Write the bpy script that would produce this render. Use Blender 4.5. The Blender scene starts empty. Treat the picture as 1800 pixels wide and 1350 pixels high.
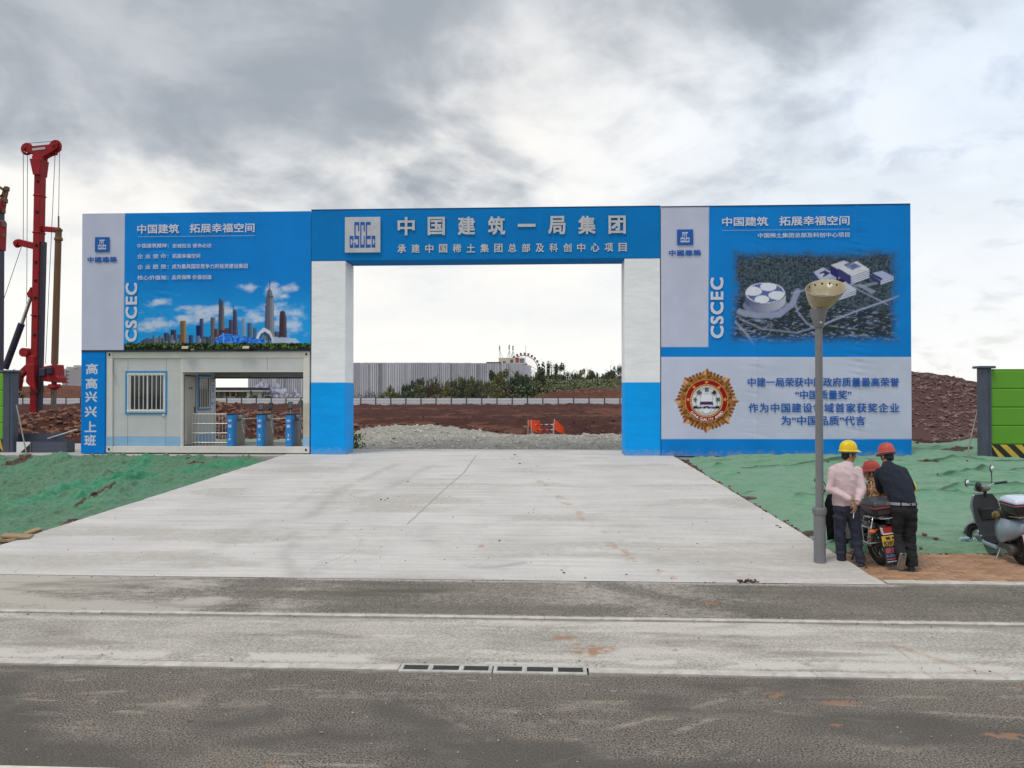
import bpy, bmesh, math, random
import numpy as np
from mathutils import Vector, Matrix, noise as mnoise

random.seed(7)
SC = bpy.context.scene
COL = SC.collection
R = math.radians
PI = math.pi

# ------------------------------------------------------------------ camera
CAM_Z, YAW, PITCH, FPX = 2.5, R(2.7), R(0.64), 1352.0
cam_d = bpy.data.cameras.new('camera')
cam_d.sensor_width = 36.0
cam_d.lens = FPX / 1800 * 36
cam_d.clip_start, cam_d.clip_end = 0.1, 6000
cam = bpy.data.objects.new('camera', cam_d)
COL.objects.link(cam)
cam.location = (0, 0, CAM_Z)
cam.rotation_euler = (R(90) + PITCH, 0, YAW)
SC.camera = cam

# ------------------------------------------------------------------ sky
SUN_EL, SUN_AZ = R(64), R(222)          # azimuth clockwise from +Y
world = bpy.data.worlds.new('World')
SC.world = world
world.use_nodes = True


class NT:
    """tiny node-tree builder"""
    def __init__(s, tree):
        s.t = tree
        tree.nodes.clear()

    def n(s, typ, ins=None, **props):
        nd = s.t.nodes.new(typ)
        for k, v in props.items():
            setattr(nd, k, v)
        for k, v in (ins or {}).items():
            sock = nd.inputs[k]
            if isinstance(v, bpy.types.NodeSocket):
                s.t.links.new(v, sock)
            elif isinstance(v, (tuple, list)) and len(v) == 3 and sock.type == 'RGBA':
                sock.default_value = (*v, 1)
            else:
                sock.default_value = v
        return nd

    def m(s, op, a, b=0.0, c=None, clamp=False):
        ins = {0: a, 1: b}
        if c is not None:
            ins[2] = c
        return s.n('ShaderNodeMath', ins, operation=op, use_clamp=clamp).outputs[0]

    def v(s, op, a, b=(0, 0, 0)):
        return s.n('ShaderNodeVectorMath', {0: a, 1: b}, operation=op).outputs[0]

    def mix(s, f, a, b, blend='MIX'):
        nd = s.n('ShaderNodeMix', data_type='RGBA', blend_type=blend)
        for k, val in ((0, f), (6, a), (7, b)):
            if isinstance(val, bpy.types.NodeSocket):
                s.t.links.new(val, nd.inputs[k])
            elif isinstance(val, (tuple, list)):
                nd.inputs[k].default_value = (*val[:3], 1)
            else:
                nd.inputs[k].default_value = val
        return nd.outputs[2]

    def ss(s, x, lo, hi, a=0.0, b=1.0):
        return s.n('ShaderNodeMapRange', {0: x, 1: lo, 2: hi, 3: a, 4: b}, interpolation_type='SMOOTHSTEP').outputs[0]

    def noise(s, vec, scale, detail=4, rough=.55, dist=0.0):
        return s.n('ShaderNodeTexNoise', {'Vector': vec, 'Scale': scale, 'Detail': detail, 'Roughness': rough, 'Distortion': dist}).outputs[0]

    def link(s, a, b):
        s.t.links.new(a, b)


def lin(c):
    c = c / 255
    return c / 12.92 if c <= .04045 else ((c + .055) / 1.055) ** 2.4


def S(r, g, b):
    return (lin(r), lin(g), lin(b))


def build_sky():
    w = NT(world.node_tree)
    out = w.n('ShaderNodeOutputWorld')
    sky = w.n('ShaderNodeTexSky', sky_type='NISHITA', sun_disc=False, sun_elevation=SUN_EL, sun_rotation=SUN_AZ,
              air_density=1.2, dust_density=2.0)
    bg_sky = w.n('ShaderNodeBackground', {'Color': sky.outputs[0], 'Strength': 0.10})
    d = w.n('ShaderNodeTexCoord').outputs['Generated']
    sep = w.n('ShaderNodeSeparateXYZ', {0: d})
    x, y, z = sep.outputs
    zc = w.m('MAXIMUM', z, 0.0)
    h = w.m('ADD', zc, 0.34)
    p = w.n('ShaderNodeCombineXYZ', {0: w.m('DIVIDE', x, h), 1: w.m('DIVIDE', y, h), 2: 0.0}).outputs[0]
    big = w.noise(w.v('ADD', p, (3.1, 7.4, 0)), 1.15, 6, .50, .5)
    mid = w.noise(w.v('ADD', p, (11.3, 2.2, 0)), 2.6, 7, .54, .45)
    fine = w.noise(w.v('ADD', p, (5.3, 9.2, 0)), 8.5, 6, .55, .3)
    # thick grey bank on the left half of the sky, thin bright veil on the right
    az = w.m('MULTIPLY', x, -0.70)
    el = w.m('MULTIPLY', w.m('MINIMUM', zc, .46), 1.15)
    t = w.m('ADD', w.m('ADD', w.m('MULTIPLY', big, 1.0), w.m('MULTIPLY', mid, .55)), w.m('ADD', az, el))
    t = w.m('ADD', t, w.m('MULTIPLY', fine, .26))
    lowcut = w.m('ADD', zc, w.m('MULTIPLY', w.m('SUBTRACT', mid, .5), .34))
    lowcut = w.m('ADD', lowcut, w.m('MULTIPLY', w.m('SUBTRACT', fine, .5), .10))
    thick = w.m('MULTIPLY', w.ss(t, 1.00, 1.36), w.ss(lowcut, .15, .32))
    veil = w.ss(w.m('ADD', w.m('MULTIPLY', mid, .8), w.m('MULTIPLY', big, .5)), .52, .84)
    right = w.ss(x, -.15, .55)
    low = w.ss(zc, .0, .34, 1.0, 0.0)
    bright = w.mix(right, (.87, .85, .815), (.735, .81, .915))
    bright = w.mix(w.m('MULTIPLY', veil, .75), bright, (.55, .625, .71))
    bright = w.mix(w.m('MULTIPLY', low, .8), bright, (.90, .882, .845))
    grey = w.mix(w.ss(w.m('ADD', w.m('MULTIPLY', mid, .75), w.m('MULTIPLY', fine, .25)), .36, .62), (.47, .50, .545), (.295, .33, .375))
    cl = w.mix(w.m('MULTIPLY', thick, .94), bright, grey)
    bg_cl = w.n('ShaderNodeBackground', {'Color': cl, 'Strength': 1.0})
    # thin gaps let the blue sky through
    gap = w.m('MULTIPLY', w.m('MULTIPLY', w.ss(fine, .50, .75), w.m('SUBTRACT', 1.0, thick)), w.m('MULTIPLY', right, .35))
    mx = w.n('ShaderNodeMixShader', {0: gap, 1: bg_cl.outputs[0], 2: bg_sky.outputs[0]})
    w.link(mx.outputs[0], out.inputs[0])


build_sky()

sun_d = bpy.data.lights.new('sun', 'SUN')
sun_d.energy = 1.5
sun_d.angle = R(18)
sun_d.color = (1.0, .965, .91)
sun = bpy.data.objects.new('sun', sun_d)
COL.objects.link(sun)
_sd = Vector((math.cos(SUN_EL) * math.sin(SUN_AZ), math.cos(SUN_EL) * math.cos(SUN_AZ), math.sin(SUN_EL)))
sun.rotation_euler = (-_sd).to_track_quat('-Z', 'Y').to_euler()
sun.location = (-10, -20, 40)

vs = SC.view_settings
vs.view_transform = 'Standard'
vs.look = 'None'
vs.exposure = 0.22
vs.gamma = 1
vs.use_curve_mapping = False
SC.cycles.max_bounces = 6
SC.cycles.diffuse_bounces = 3

# ------------------------------------------------------------------ where photo measurements land in the place
_f = Vector((-math.sin(YAW) * math.cos(PITCH), math.cos(YAW) * math.cos(PITCH), math.sin(PITCH)))
_r = Vector((math.cos(YAW), math.sin(YAW), 0))
_u = _r.cross(_f)


def at(px, py, Y):
    """point on the vertical plane y = Y"""
    d = _f + _r * ((px - 900) / FPX) + _u * ((675 - py) / FPX)
    return Vector((0, 0, CAM_Z)) + d * (Y / d.y)


def gnd(px, py, z0=0.0, s=0.0, y0=0.0):
    """point on the ground z = z0 + s (y - y0)"""
    d = _f + _r * ((px - 900) / FPX) + _u * ((675 - py) / FPX)
    return Vector((0, 0, CAM_Z)) + d * ((z0 - CAM_Z - s * y0) / (d.z - s * d.y))


def to_px(x, y, z):
    """measurement plane coordinates of a point (numpy arrays allowed), used to register the flat prints"""
    dx, dy, dz = x, y, z - CAM_Z
    a = dx * _r.x + dy * _r.y
    b = dx * _u.x + dy * _u.y + dz * _u.z
    c = dx * _f.x + dy * _f.y + dz * _f.z
    return 900 + FPX * a / c, 675 - FPX * b / c


# ------------------------------------------------------------------ numpy noise
def _hash(ix, iy, seed):
    h = (ix.astype(np.int64) * 374761393 + iy.astype(np.int64) * 668265263 + seed * 974634777) & 0xffffffff
    h = ((h ^ (h >> 13)) * 1274126177) & 0xffffffff
    h = h ^ (h >> 16)
    return (h & 0xffff) / 65535.0


def vn(x, y, seed=0):
    x = np.asarray(x, float); y = np.asarray(y, float)
    ix, iy = np.floor(x), np.floor(y)
    fx, fy = x - ix, y - iy
    fx = fx * fx * fx * (fx * (fx * 6 - 15) + 10); fy = fy * fy * fy * (fy * (fy * 6 - 15) + 10)
    a = _hash(ix, iy, seed); b = _hash(ix + 1, iy, seed); c = _hash(ix, iy + 1, seed); d = _hash(ix + 1, iy + 1, seed)
    return (a + (b - a) * fx) * (1 - fy) + (c + (d - c) * fx) * fy


def fbm(x, y, seed=0, oct=4, gain=.5):
    s, a, tot = 0, 1.0, 0
    for i in range(oct):
        s = s + a * vn(x * 2 ** i, y * 2 ** i, seed + i * 17); tot += a; a *= gain
    return s / tot


def ridge(x, y, seed=0, oct=3, gain=.5):
    s, a, tot = 0, 1.0, 0
    for i in range(oct):
        s = s + a * (1 - np.abs(2 * vn(x * 2 ** i, y * 2 ** i, seed + i * 31) - 1)); tot += a; a *= gain
    return s / tot


def sstep(x, a, b):
    t = np.clip((x - a) / (b - a), 0, 1)
    return t * t * (3 - 2 * t)


def segdist(x, y, pts):
    d = np.full(np.shape(x), 1e9)
    for (ax, ay), (bx, by) in zip(pts[:-1], pts[1:]):
        vx, vy = bx - ax, by - ay
        t = np.clip(((x - ax) * vx + (y - ay) * vy) / (vx * vx + vy * vy + 1e-12), 0, 1)
        d = np.minimum(d, np.hypot(x - ax - t * vx, y - ay - t * vy))
    return d


# ------------------------------------------------------------------ materials
MATS = {}


def mat(name, color, rough=.6, metal=0.0, var=.12, vscale=3.0, bump=0.0, bscale=40.0, spec=.4, stretch=(1, 1, 1), dirt=0.0, dirt_col=(.16, .11, .08), splash=0.0):
    """painted / plain surface with a little wear: colour wanders, fine relief, optional dust patches"""
    if name in MATS:
        return MATS[name]
    m = bpy.data.materials.new(name)
    m.use_nodes = True
    t = NT(m.node_tree)
    out = t.n('ShaderNodeOutputMaterial')
    b = t.n('ShaderNodeBsdfPrincipled', {'Roughness': rough, 'Metallic': metal, 'Specular IOR Level': spec})
    co = t.n('ShaderNodeTexCoord').outputs['Object']
    cs = t.v('MULTIPLY', co, stretch)
    n1 = t.noise(cs, vscale, 5, .6)
    k = t.ss(n1, .25, .75, 1 - var, 1 + var)
    kk = t.n('ShaderNodeCombineColor', {0: k, 1: k, 2: k}).outputs[0]
    c = t.mix(1.0, color, kk, 'MULTIPLY')
    if dirt > 0:
        n2 = t.noise(cs, vscale * 2.7, 6, .65)
        c = t.mix(t.ss(n2, .52, .78, 0, dirt), c, dirt_col)
    if splash > 0:
        zz = t.n('ShaderNodeSeparateXYZ', {0: co}).outputs[2]
        q = t.m('ADD', t.ss(zz, splash, 0.0), t.m('MULTIPLY', t.m('SUBTRACT', t.noise(co, 7.0, 6, .7), .55), 1.6))
        c = t.mix(t.ss(q, .55, 1.15, 0, .55), c, (.38, .30, .24))
    t.link(c, b.inputs['Base Color'])
    r2 = t.ss(n1, .2, .8, max(rough - .08, .03), min(rough + .1, 1))
    t.link(r2, b.inputs['Roughness'])
    if bump > 0:
        n3 = t.noise(cs, bscale, 4, .6)
        bp = t.n('ShaderNodeBump', {'Strength': bump, 'Distance': .02, 'Height': n3})
        t.link(bp.outputs[0], b.inputs['Normal'])
    t.link(b.outputs[0], out.inputs[0])
    MATS[name] = m
    return m


def mat_glass(name='window glass', color=(.03, .035, .04)):
    if name in MATS:
        return MATS[name]
    m = mat(name, color, .08, 0, .1, 1.0, spec=.8)
    return m


# ------------------------------------------------------------------ mesh builder
def frame_of(d):
    d = d.normalized()
    a = Vector((0, 0, 1)) if abs(d.z) < .95 else Vector((0, 1, 0))
    s = d.cross(a).normalized()
    return s, s.cross(d).normalized()


class MB:
    def __init__(s):
        s.v, s.f = [], []

    def add(s, vs_, fs, M=None):
        o = len(s.v)
        if M is not None:
            vs_ = [M @ Vector(p) for p in vs_]
        s.v += [tuple(p) for p in vs_]
        s.f += [tuple(i + o for i in f) for f in fs]
        return s

    def box(s, x0, x1, y0, y1, z0, z1, M=None):
        p = [(x0, y0, z0), (x1, y0, z0), (x1, y1, z0), (x0, y1, z0), (x0, y0, z1), (x1, y0, z1), (x1, y1, z1), (x0, y1, z1)]
        return s.add(p, [(0, 3, 2, 1), (4, 5, 6, 7), (0, 1, 5, 4), (1, 2, 6, 5), (2, 3, 7, 6), (3, 0, 4, 7)], M)

    def cbox(s, c, d, M=None):
        return s.box(c[0] - d[0] / 2, c[0] + d[0] / 2, c[1] - d[1] / 2, c[1] + d[1] / 2, c[2] - d[2] / 2, c[2] + d[2] / 2, M)

    def beam(s, a, b, w, h, up=None):
        """rectangular bar from a to b"""
        a, b = Vector(a), Vector(b)
        d = (b - a).normalized()
        sd, u = frame_of(d)
        if up is not None:
            sd = d.cross(Vector(up)).normalized(); u = sd.cross(d).normalized()
        p = []
        for q in (a, b):
            for i, j in ((-1, -1), (1, -1), (1, 1), (-1, 1)):
                p.append(q + sd * (i * w / 2) + u * (j * h / 2))
        return s.add(p, [(3, 2, 1, 0), (4, 5, 6, 7), (0, 1, 5, 4), (1, 2, 6, 5), (2, 3, 7, 6), (3, 0, 4, 7)])

    def tube(s, pts, r, n=8, cap=True):
        pts = [Vector(p) for p in pts]
        rs = r if isinstance(r, (list, tuple)) else [r] * len(pts)
        rings = []
        sd = None
        for i, p in enumerate(pts):
            d = (pts[min(i + 1, len(pts) - 1)] - pts[max(i - 1, 0)])
            if d.length < 1e-9:
                d = Vector((0, 0, 1))
            d.normalize()
            if sd is None:
                sd, u = frame_of(d)
            else:
                sd = (sd - d * sd.dot(d))
                sd = sd.normalized() if sd.length > 1e-6 else frame_of(d)[0]
                u = sd.cross(d).normalized()
            rings.append([p + (sd * math.cos(2 * PI * k / n) + u * math.sin(2 * PI * k / n)) * rs[i] for k in range(n)])
        vs_ = [q for rg in rings for q in rg]
        fs = []
        for i in range(len(rings) - 1):
            for k in range(n):
                k2 = (k + 1) % n
                fs.append((i * n + k, (i + 1) * n + k, (i + 1) * n + k2, i * n + k2))
        if cap:
            fs.append(tuple(range(n)))
            fs.append(tuple(reversed(range((len(rings) - 1) * n, len(rings) * n))))
        return s.add(vs_, fs)

    def loft(s, rings, cap=True):
        """rings: lists of points, same count"""
        n = len(rings[0])
        vs_ = [q for rg in rings for q in rg]
        fs = []
        for i in range(len(rings) - 1):
            for k in range(n):
                k2 = (k + 1) % n
                fs.append((i * n + k, i * n + k2, (i + 1) * n + k2, (i + 1) * n + k))
        if cap:
            fs.append(tuple(reversed(range(n))))
            fs.append(tuple(range((len(rings) - 1) * n, len(rings) * n)))
        return s.add(vs_, fs)

    def lathe(s, prof, M=None, n=20, cap=True):
        rings = [[(r * math.cos(2 * PI * k / n), r * math.sin(2 * PI * k / n), z) for k in range(n)] for r, z in prof]
        mb = MB().loft(rings, cap)
        return s.add(mb.v, mb.f, M)

    def ell(s, c, r, M=None, n=16, m=10):
        rings = []
        for i in range(1, m):
            a = -PI / 2 + PI * i / m
            rings.append([(c[0] + r[0] * math.cos(a) * math.cos(2 * PI * k / n), c[1] + r[1] * math.cos(a) * math.sin(2 * PI * k / n), c[2] + r[2] * math.sin(a)) for k in range(n)])
        mb = MB().loft(rings, True)
        return s.add(mb.v, mb.f, M)

    def caps(s, a, ra, b, rb, n=12):
        """tapered capsule"""
        a, b = Vector(a), Vector(b)
        d = (b - a).normalized()
        sd, u = frame_of(d)
        rings = []
        for k in (-75, -50, -25, 0):
            rings.append((a + d * (ra * math.sin(R(k))), ra * math.cos(R(k))))
        for k in (0, 25, 50, 75):
            rings.append((b + d * (rb * math.sin(R(k))), rb * math.cos(R(k))))
        pr = [[c + (sd * math.cos(2 * PI * k / n) - u * math.sin(2 * PI * k / n)) * rr for k in range(n)] for c, rr in rings]
        return s.loft(pr, True)

    def prism(s, pts, y0, y1, M=None):
        """polygon in XZ pushed along Y"""
        n = len(pts)
        vs_ = [(x, y0, z) for x, z in pts] + [(x, y1, z) for x, z in pts]
        fs = [tuple(range(n)), tuple(reversed(range(n, 2 * n)))]
        for k in range(n):
            k2 = (k + 1) % n
            fs.append((k, k + n, k2 + n, k2))
        return s.add(vs_, fs, M)

    def torus(s, c, Rm, r, axis='X', n=28, m=10, squash=1.0):
        vs_, fs = [], []
        for i in range(n):
            a = 2 * PI * i / n
            for k in range(m):
                b = 2 * PI * k / m
                rad = Rm + r * math.cos(b); h = r * squash * math.sin(b)
                if axis == 'X':
                    vs_.append((c[0] + h, c[1] + rad * math.cos(a), c[2] + rad * math.sin(a)))
                elif axis == 'Y':
                    vs_.append((c[0] + rad * math.cos(a), c[1] + h, c[2] + rad * math.sin(a)))
                else:
                    vs_.append((c[0] + rad * math.cos(a), c[1] + rad * math.sin(a), c[2] + h))
        for i in range(n):
            for k in range(m):
                i2, k2 = (i + 1) % n, (k + 1) % m
                fs.append((i * m + k, i2 * m + k, i2 * m + k2, i * m + k2))
        return s.add(vs_, fs)

    def mesh(s, name, smooth=40, bevel=0.0, seg=1):
        me = bpy.data.meshes.new(name)
        me.from_pydata(s.v, [], s.f)
        bm = bmesh.new()
        bm.from_mesh(me)
        bmesh.ops.recalc_face_normals(bm, faces=bm.faces)
        if bevel > 0:
            ed = [e for e in bm.edges if len(e.link_faces) == 2 and e.calc_face_angle(0) > R(30)]
            bmesh.ops.bevel(bm, geom=ed, offset=bevel, segments=seg, affect='EDGES', profile=.5, clamp_overlap=True)
        bm.to_mesh(me)
        bm.free()
        if smooth:
            me.polygons.foreach_set('use_smooth', [True] * len(me.polygons))
            me.set_sharp_from_angle(angle=R(smooth))
        return me

    def build(s, name, m, parent=None, smooth=40, bevel=0.0, w=False, seg=1, label=None):
        if w and parent is not None:
            o = root_loc(parent)
            s.v = [(p[0] - o[0], p[1] - o[1], p[2] - o[2]) for p in s.v]
        return put(name, s.mesh(name, smooth, bevel, seg), m, parent, label=label)


def root_loc(o):
    while o.parent:
        o = o.parent
    return o.location


def put(name, me, m, parent=None, loc=None, label=None):
    ob = bpy.data.objects.new(name, me)
    COL.objects.link(ob)
    if m is not None and not me.materials:
        me.materials.append(m)
    if parent is not None:
        ob.parent = parent
    if loc is not None:
        ob.location = loc
    if label:
        ob['label'] = label
    return ob


def tag(o, label, cat, group=None, kind=None):
    if label:
        o['label'] = label
    if cat:
        o['category'] = cat
    if group:
        o['group'] = group
    if kind:
        o['kind'] = kind
    return o


def thing(name, label, cat, loc=(0, 0, 0), rotz=0.0, group=None):
    o = bpy.data.objects.new(name, None)
    COL.objects.link(o)
    o.empty_display_size = .2
    o.location = loc
    o.rotation_euler = (0, 0, rotz)
    return tag(o, label, cat, group)


def copy_tree(o, loc=None, parent=None, label=None):
    c = o.copy()
    COL.objects.link(c)
    c.parent = parent
    if loc is not None:
        c.location = loc
    if label:
        c['label'] = label
    for ch in list(o.children):
        copy_tree(ch, None, c)
    return c


def structure(o):
    o['kind'] = 'structure'
    return o


def stuff(o):
    o['kind'] = 'stuff'
    return o


def grid(name, xs, ys, zf, m, cf=None, kind='structure', xf=None, smooth=True):
    """sheet over xs × ys; zf(x, y) heights, cf(x, y) -> (r, g, b) masks, xf(u, y) -> x for slanting edges"""
    X, Y = np.meshgrid(xs, ys)
    if xf is not None:
        X = xf(X, Y)
    Z = zf(X, Y) + np.zeros_like(X)
    co = np.stack([X, Y, Z], -1).reshape(-1, 3)
    nx, ny = len(xs), len(ys)
    i = np.arange(nx * ny).reshape(ny, nx)
    f = np.stack([i[:-1, :-1], i[:-1, 1:], i[1:, 1:], i[1:, :-1]], -1).reshape(-1, 4)
    return raw(name, co, f, m, None if cf is None else np.stack(np.broadcast_arrays(*cf(X, Y)), -1).reshape(-1, 3), kind, smooth)


def raw(name, co, f, m, colr=None, kind=None, smooth=True, parent=None):
    me = bpy.data.meshes.new(name)
    me.vertices.add(len(co))
    me.vertices.foreach_set('co', np.ascontiguousarray(co, np.float32).ravel())
    f = np.ascontiguousarray(f, np.int32)
    k = f.shape[1]
    me.loops.add(f.size)
    me.loops.foreach_set('vertex_index', f.ravel())
    me.polygons.add(len(f))
    me.polygons.foreach_set('loop_start', np.arange(0, f.size, k, dtype=np.int32))
    me.polygons.foreach_set('loop_total', np.full(len(f), k, np.int32))
    me.polygons.foreach_set('use_smooth', np.full(len(f), smooth))
    if colr is not None:
        a = me.color_attributes.new('paint', 'FLOAT_COLOR', 'POINT')
        c4 = np.ones((len(co), 4), np.float32)
        c4[:, :3] = colr
        a.data.foreach_set('color', c4.ravel())
    me.update()
    me.validate()
    ob = put(name, me, m, parent)
    if kind:
        ob['kind'] = kind
    return ob


# ------------------------------------------------------------------ lettering
def text_mesh(body, bold=.0, extrude=0.0, spacing=1.0):
    c = bpy.data.curves.new('lettering', 'FONT')
    c.body = body
    c.size = 1
    c.space_character = spacing
    c.resolution_u = 3
    o = bpy.data.objects.new('lettering', c)
    COL.objects.link(o)
    dg = bpy.context.evaluated_depsgraph_get()
    dg.update()
    me = bpy.data.meshes.new_from_object(o.evaluated_get(dg))
    bpy.data.objects.remove(o)
    bpy.data.curves.remove(c)
    if bold > 0:
        # heavier weight: the strokes laid over themselves a little apart, each layer a hair above the last
        co = [v.co.copy() for v in me.vertices]
        fs = [tuple(p.vertices) for p in me.polygons]
        b, n = bold * .85, len(me.vertices)
        vs_, ff = [], []
        for k, (dx, dy) in enumerate(((0, 0), (b, b), (-b, b), (b, -b), (-b, -b))):
            vs_ += [(v.x + dx, v.y + dy, k) for v in co]
            ff += [tuple(i + k * n for i in f) for f in fs]
        bpy.data.meshes.remove(me)
        me = bpy.data.meshes.new('lettering')
        me.from_pydata(vs_, [], ff)
    return me


def text_fit(name, body, rect, m, parent, y, bold=.02, depth=.0, spacing=1.0, vert=False, w=True, warp=None, keep=False):
    """flat lettering stretched over rect = (x0, x1, z0, z1), facing -Y at plane y"""
    me = text_mesh(body, bold, 0.0, spacing)
    n = len(me.vertices)
    co = np.empty(n * 3, np.float32)
    me.vertices.foreach_get('co', co)
    co = co.reshape(-1, 3)
    if vert:
        co = np.stack([-co[:, 1], co[:, 0], co[:, 2]], -1)
    mn, mx = co.min(0), co.max(0)
    x0, x1, z0, z1 = rect
    sx, sz = (x1 - x0) / (mx[0] - mn[0]), (z1 - z0) / max(mx[1] - mn[1], 1e-6)
    if keep:
        sz = min(sx, sz); sx = sz
        x0 = (x0 + x1) / 2 - sx * (mx[0] - mn[0]) / 2
        z0 = (z0 + z1) / 2 - sz * (mx[1] - mn[1]) / 2
    X = x0 + (co[:, 0] - mn[0]) * sx
    Z = z0 + (co[:, 1] - mn[1]) * sz
    Y = np.full(n, y, np.float32) - co[:, 2] * .0004
    if warp is not None:
        Y = Y + warp(X, Z)
    o = root_loc(parent) if w else Vector((0, 0, 0))
    co2 = np.stack([X - o[0], Y - o[1], Z - o[2]], -1).astype(np.float32)
    me.vertices.foreach_set('co', co2.ravel())
    me.update()
    if depth > 0:
        bm = bmesh.new(); bm.from_mesh(me)
        rr = bmesh.ops.extrude_face_region(bm, geom=list(bm.faces))
        for e in rr['geom']:
            if isinstance(e, bmesh.types.BMVert):
                e.co.y -= depth
        bmesh.ops.recalc_face_normals(bm, faces=bm.faces)
        bm.to_mesh(me); bm.free()
    me.materials.clear()
    return put(name, me, m, parent)


def pxrect(px0, px1, py0, py1, Y):
    a, b = at(px0, py1, Y), at(px1, py0, Y)
    return (a.x, b.x, a.z, b.z)

# =================================================================== GROUND
def ground_mat(name, base, dust, mud, dark, fine=160, fine_amt=.35, bump=.5, bscale=150, rough=.85, streak=None, blot=.18, pebble=0.0):
    m = bpy.data.materials.new(name)
    m.use_nodes = True
    t = NT(m.node_tree)
    out = t.n('ShaderNodeOutputMaterial')
    co = t.n('ShaderNodeTexCoord').outputs['Object']
    pa = t.n('ShaderNodeSeparateColor', {0: t.n('ShaderNodeVertexColor', layer_name='paint').outputs[0]})
    big = t.noise(co, .7, 6, .6)
    fin = t.noise(co, fine, 3, .7)
    mid = t.noise(co, 9, 5, .65)
    k = t.m('ADD', t.ss(fin, .3, .7, 1 - fine_amt, 1 + fine_amt), t.ss(big, .3, .7, -blot, blot))
    if streak:
        s1 = t.noise(t.v('MULTIPLY', co, streak), 1.0, 5, .65)
        k = t.m('MULTIPLY', k, t.ss(s1, .3, .7, .90, 1.08))
    kk = t.n('ShaderNodeCombineColor', {0: k, 1: k, 2: k}).outputs[0]
    c = t.mix(1.0, base, kk, 'MULTIPLY')
    if pebble:
        vo = t.n('ShaderNodeTexVoronoi', {'Vector': co, 'Scale': 55.0})
        pk = t.m('MULTIPLY', t.ss(vo.outputs['Distance'], .12, .25, 1, 0), t.ss(t.noise(co, 12, 2), .55, .62))
        c = t.mix(t.m('MULTIPLY', pk, pebble), c, (.42, .40, .36))

    def edge(ch, lo, hi):
        q = t.m('ADD', ch, t.m('MULTIPLY', t.m('SUBTRACT', t.m('ADD', t.m('MULTIPLY', mid, .5), t.m('MULTIPLY', fin, .5)), .5), 1.9))
        return t.ss(q, lo, hi)
    c = t.mix(edge(pa.outputs[0], .15, .95), c, dust)
    c = t.mix(t.m('MULTIPLY', t.ss(pa.outputs[2], .0, 1), .8), c, dark)
    c = t.mix(t.m('MULTIPLY', edge(pa.outputs[1], .25, .85), .8), c, mud)
    bs = t.n('ShaderNodeBsdfPrincipled', {'Base Color': c, 'Roughness': rough, 'Specular IOR Level': .25})
    hb = t.m('ADD', t.noise(co, bscale, 3, .7), t.m('MULTIPLY', t.noise(co, bscale * .25, 3, .6), .6))
    bp = t.n('ShaderNodeBump', {'Strength': bump, 'Distance': .012, 'Height': hb})
    t.link(bp.outputs[0], bs.inputs['Normal'])
    t.link(bs.outputs[0], out.inputs[0])
    return m


def soil_mat(name, cols, scale=1.2, bump=.9, bscale=14):
    m = bpy.data.materials.new(name)
    m.use_nodes = True
    t = NT(m.node_tree)
    out = t.n('ShaderNodeOutputMaterial')
    co = t.n('ShaderNodeTexCoord').outputs['Object']
    a = t.noise(co, scale * .18, 5, .6)
    b = t.noise(co, scale * 4, 6, .68)
    c = t.mix(t.ss(a, .35, .65), cols[0], cols[1])
    c = t.mix(t.ss(b, .56, .74), c, cols[2])
    c = t.mix(t.m('MULTIPLY', t.ss(b, .24, .42, 1, 0), .8), c, cols[3])
    bs = t.n('ShaderNodeBsdfPrincipled', {'Base Color': c, 'Roughness': .95, 'Specular IOR Level': .15})
    bp = t.n('ShaderNodeBump', {'Strength': bump, 'Distance': .12, 'Height': t.noise(co, bscale, 5, .7)})
    t.link(bp.outputs[0], bs.inputs['Normal'])
    t.link(bs.outputs[0], out.inputs[0])
    return m


M_ASPH = ground_mat('worn asphalt', (.178, .154, .127), (.38, .335, .27), (.33, .19, .12), (.095, .086, .075), fine=62, fine_amt=.85, bump=.9, bscale=75, blot=.14, pebble=.25)
M_LANE = ground_mat('dusty lane asphalt', (.172, .153, .127), (.46, .422, .362), (.40, .17, .08), (.10, .088, .072), fine=40, fine_amt=.42, bump=.8, bscale=50, blot=.16, streak=(.5, 7, 1))
M_GUT = ground_mat('cement smeared lane', (.43, .397, .347), (.585, .55, .49), (.37, .18, .10), (.21, .185, .15), fine=36, fine_amt=.28, bump=.9, bscale=45, blot=.16, streak=(.7, 6, 1))
M_CONC = ground_mat('pale concrete', (.565, .538, .505), (.42, .385, .34), (.42, .27, .19), (.27, .255, .235), fine=46, fine_amt=.10, bump=.35, bscale=50, blot=.07, streak=(.55, 9, 1))
M_PLAT = ground_mat('platform concrete', (.42, .405, .385), (.32, .30, .27), (.3, .16, .1), (.2, .19, .17), fine=50, fine_amt=.2, bump=.5, bscale=40, blot=.15)
M_SOIL = soil_mat('dark red soil', [(.090, .037, .029), (.072, .030, .026), (.16, .078, .060), (.034, .014, .012)], 1.2, 1.0, 9)
M_SOIL2 = soil_mat('orange red soil', [(.16, .060, .034), (.12, .046, .030), (.26, .13, .085), (.06, .022, .014)], 1.3, 1.0, 9)
M_ROCKY = soil_mat('purple brown rubble', [(.135, .075, .070), (.110, .060, .058), (.21, .135, .12), (.05, .026, .025)], 1.6, 1.0, 12)
M_GRAV = soil_mat('grey gravel', [(.50, .475, .415), (.43, .41, .355), (.66, .64, .58), (.20, .185, .16)], 4.0, 1.0, 14)


def apron_l(y):
    return -8.80 + (y - 10.2) * .101


def apron_r(y):
    return 4.40 - (y - 10.2) * .074


def apron_z(y):
    return np.clip((y - 10.3) * .0603, 0, .706)


# far ground: one sheet to the horizon, low under the road side, site level beyond the gate
def g_z(X, Y):
    return -.35 + .97 * sstep(Y, 21.5, 22.6) + 0 * X


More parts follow.
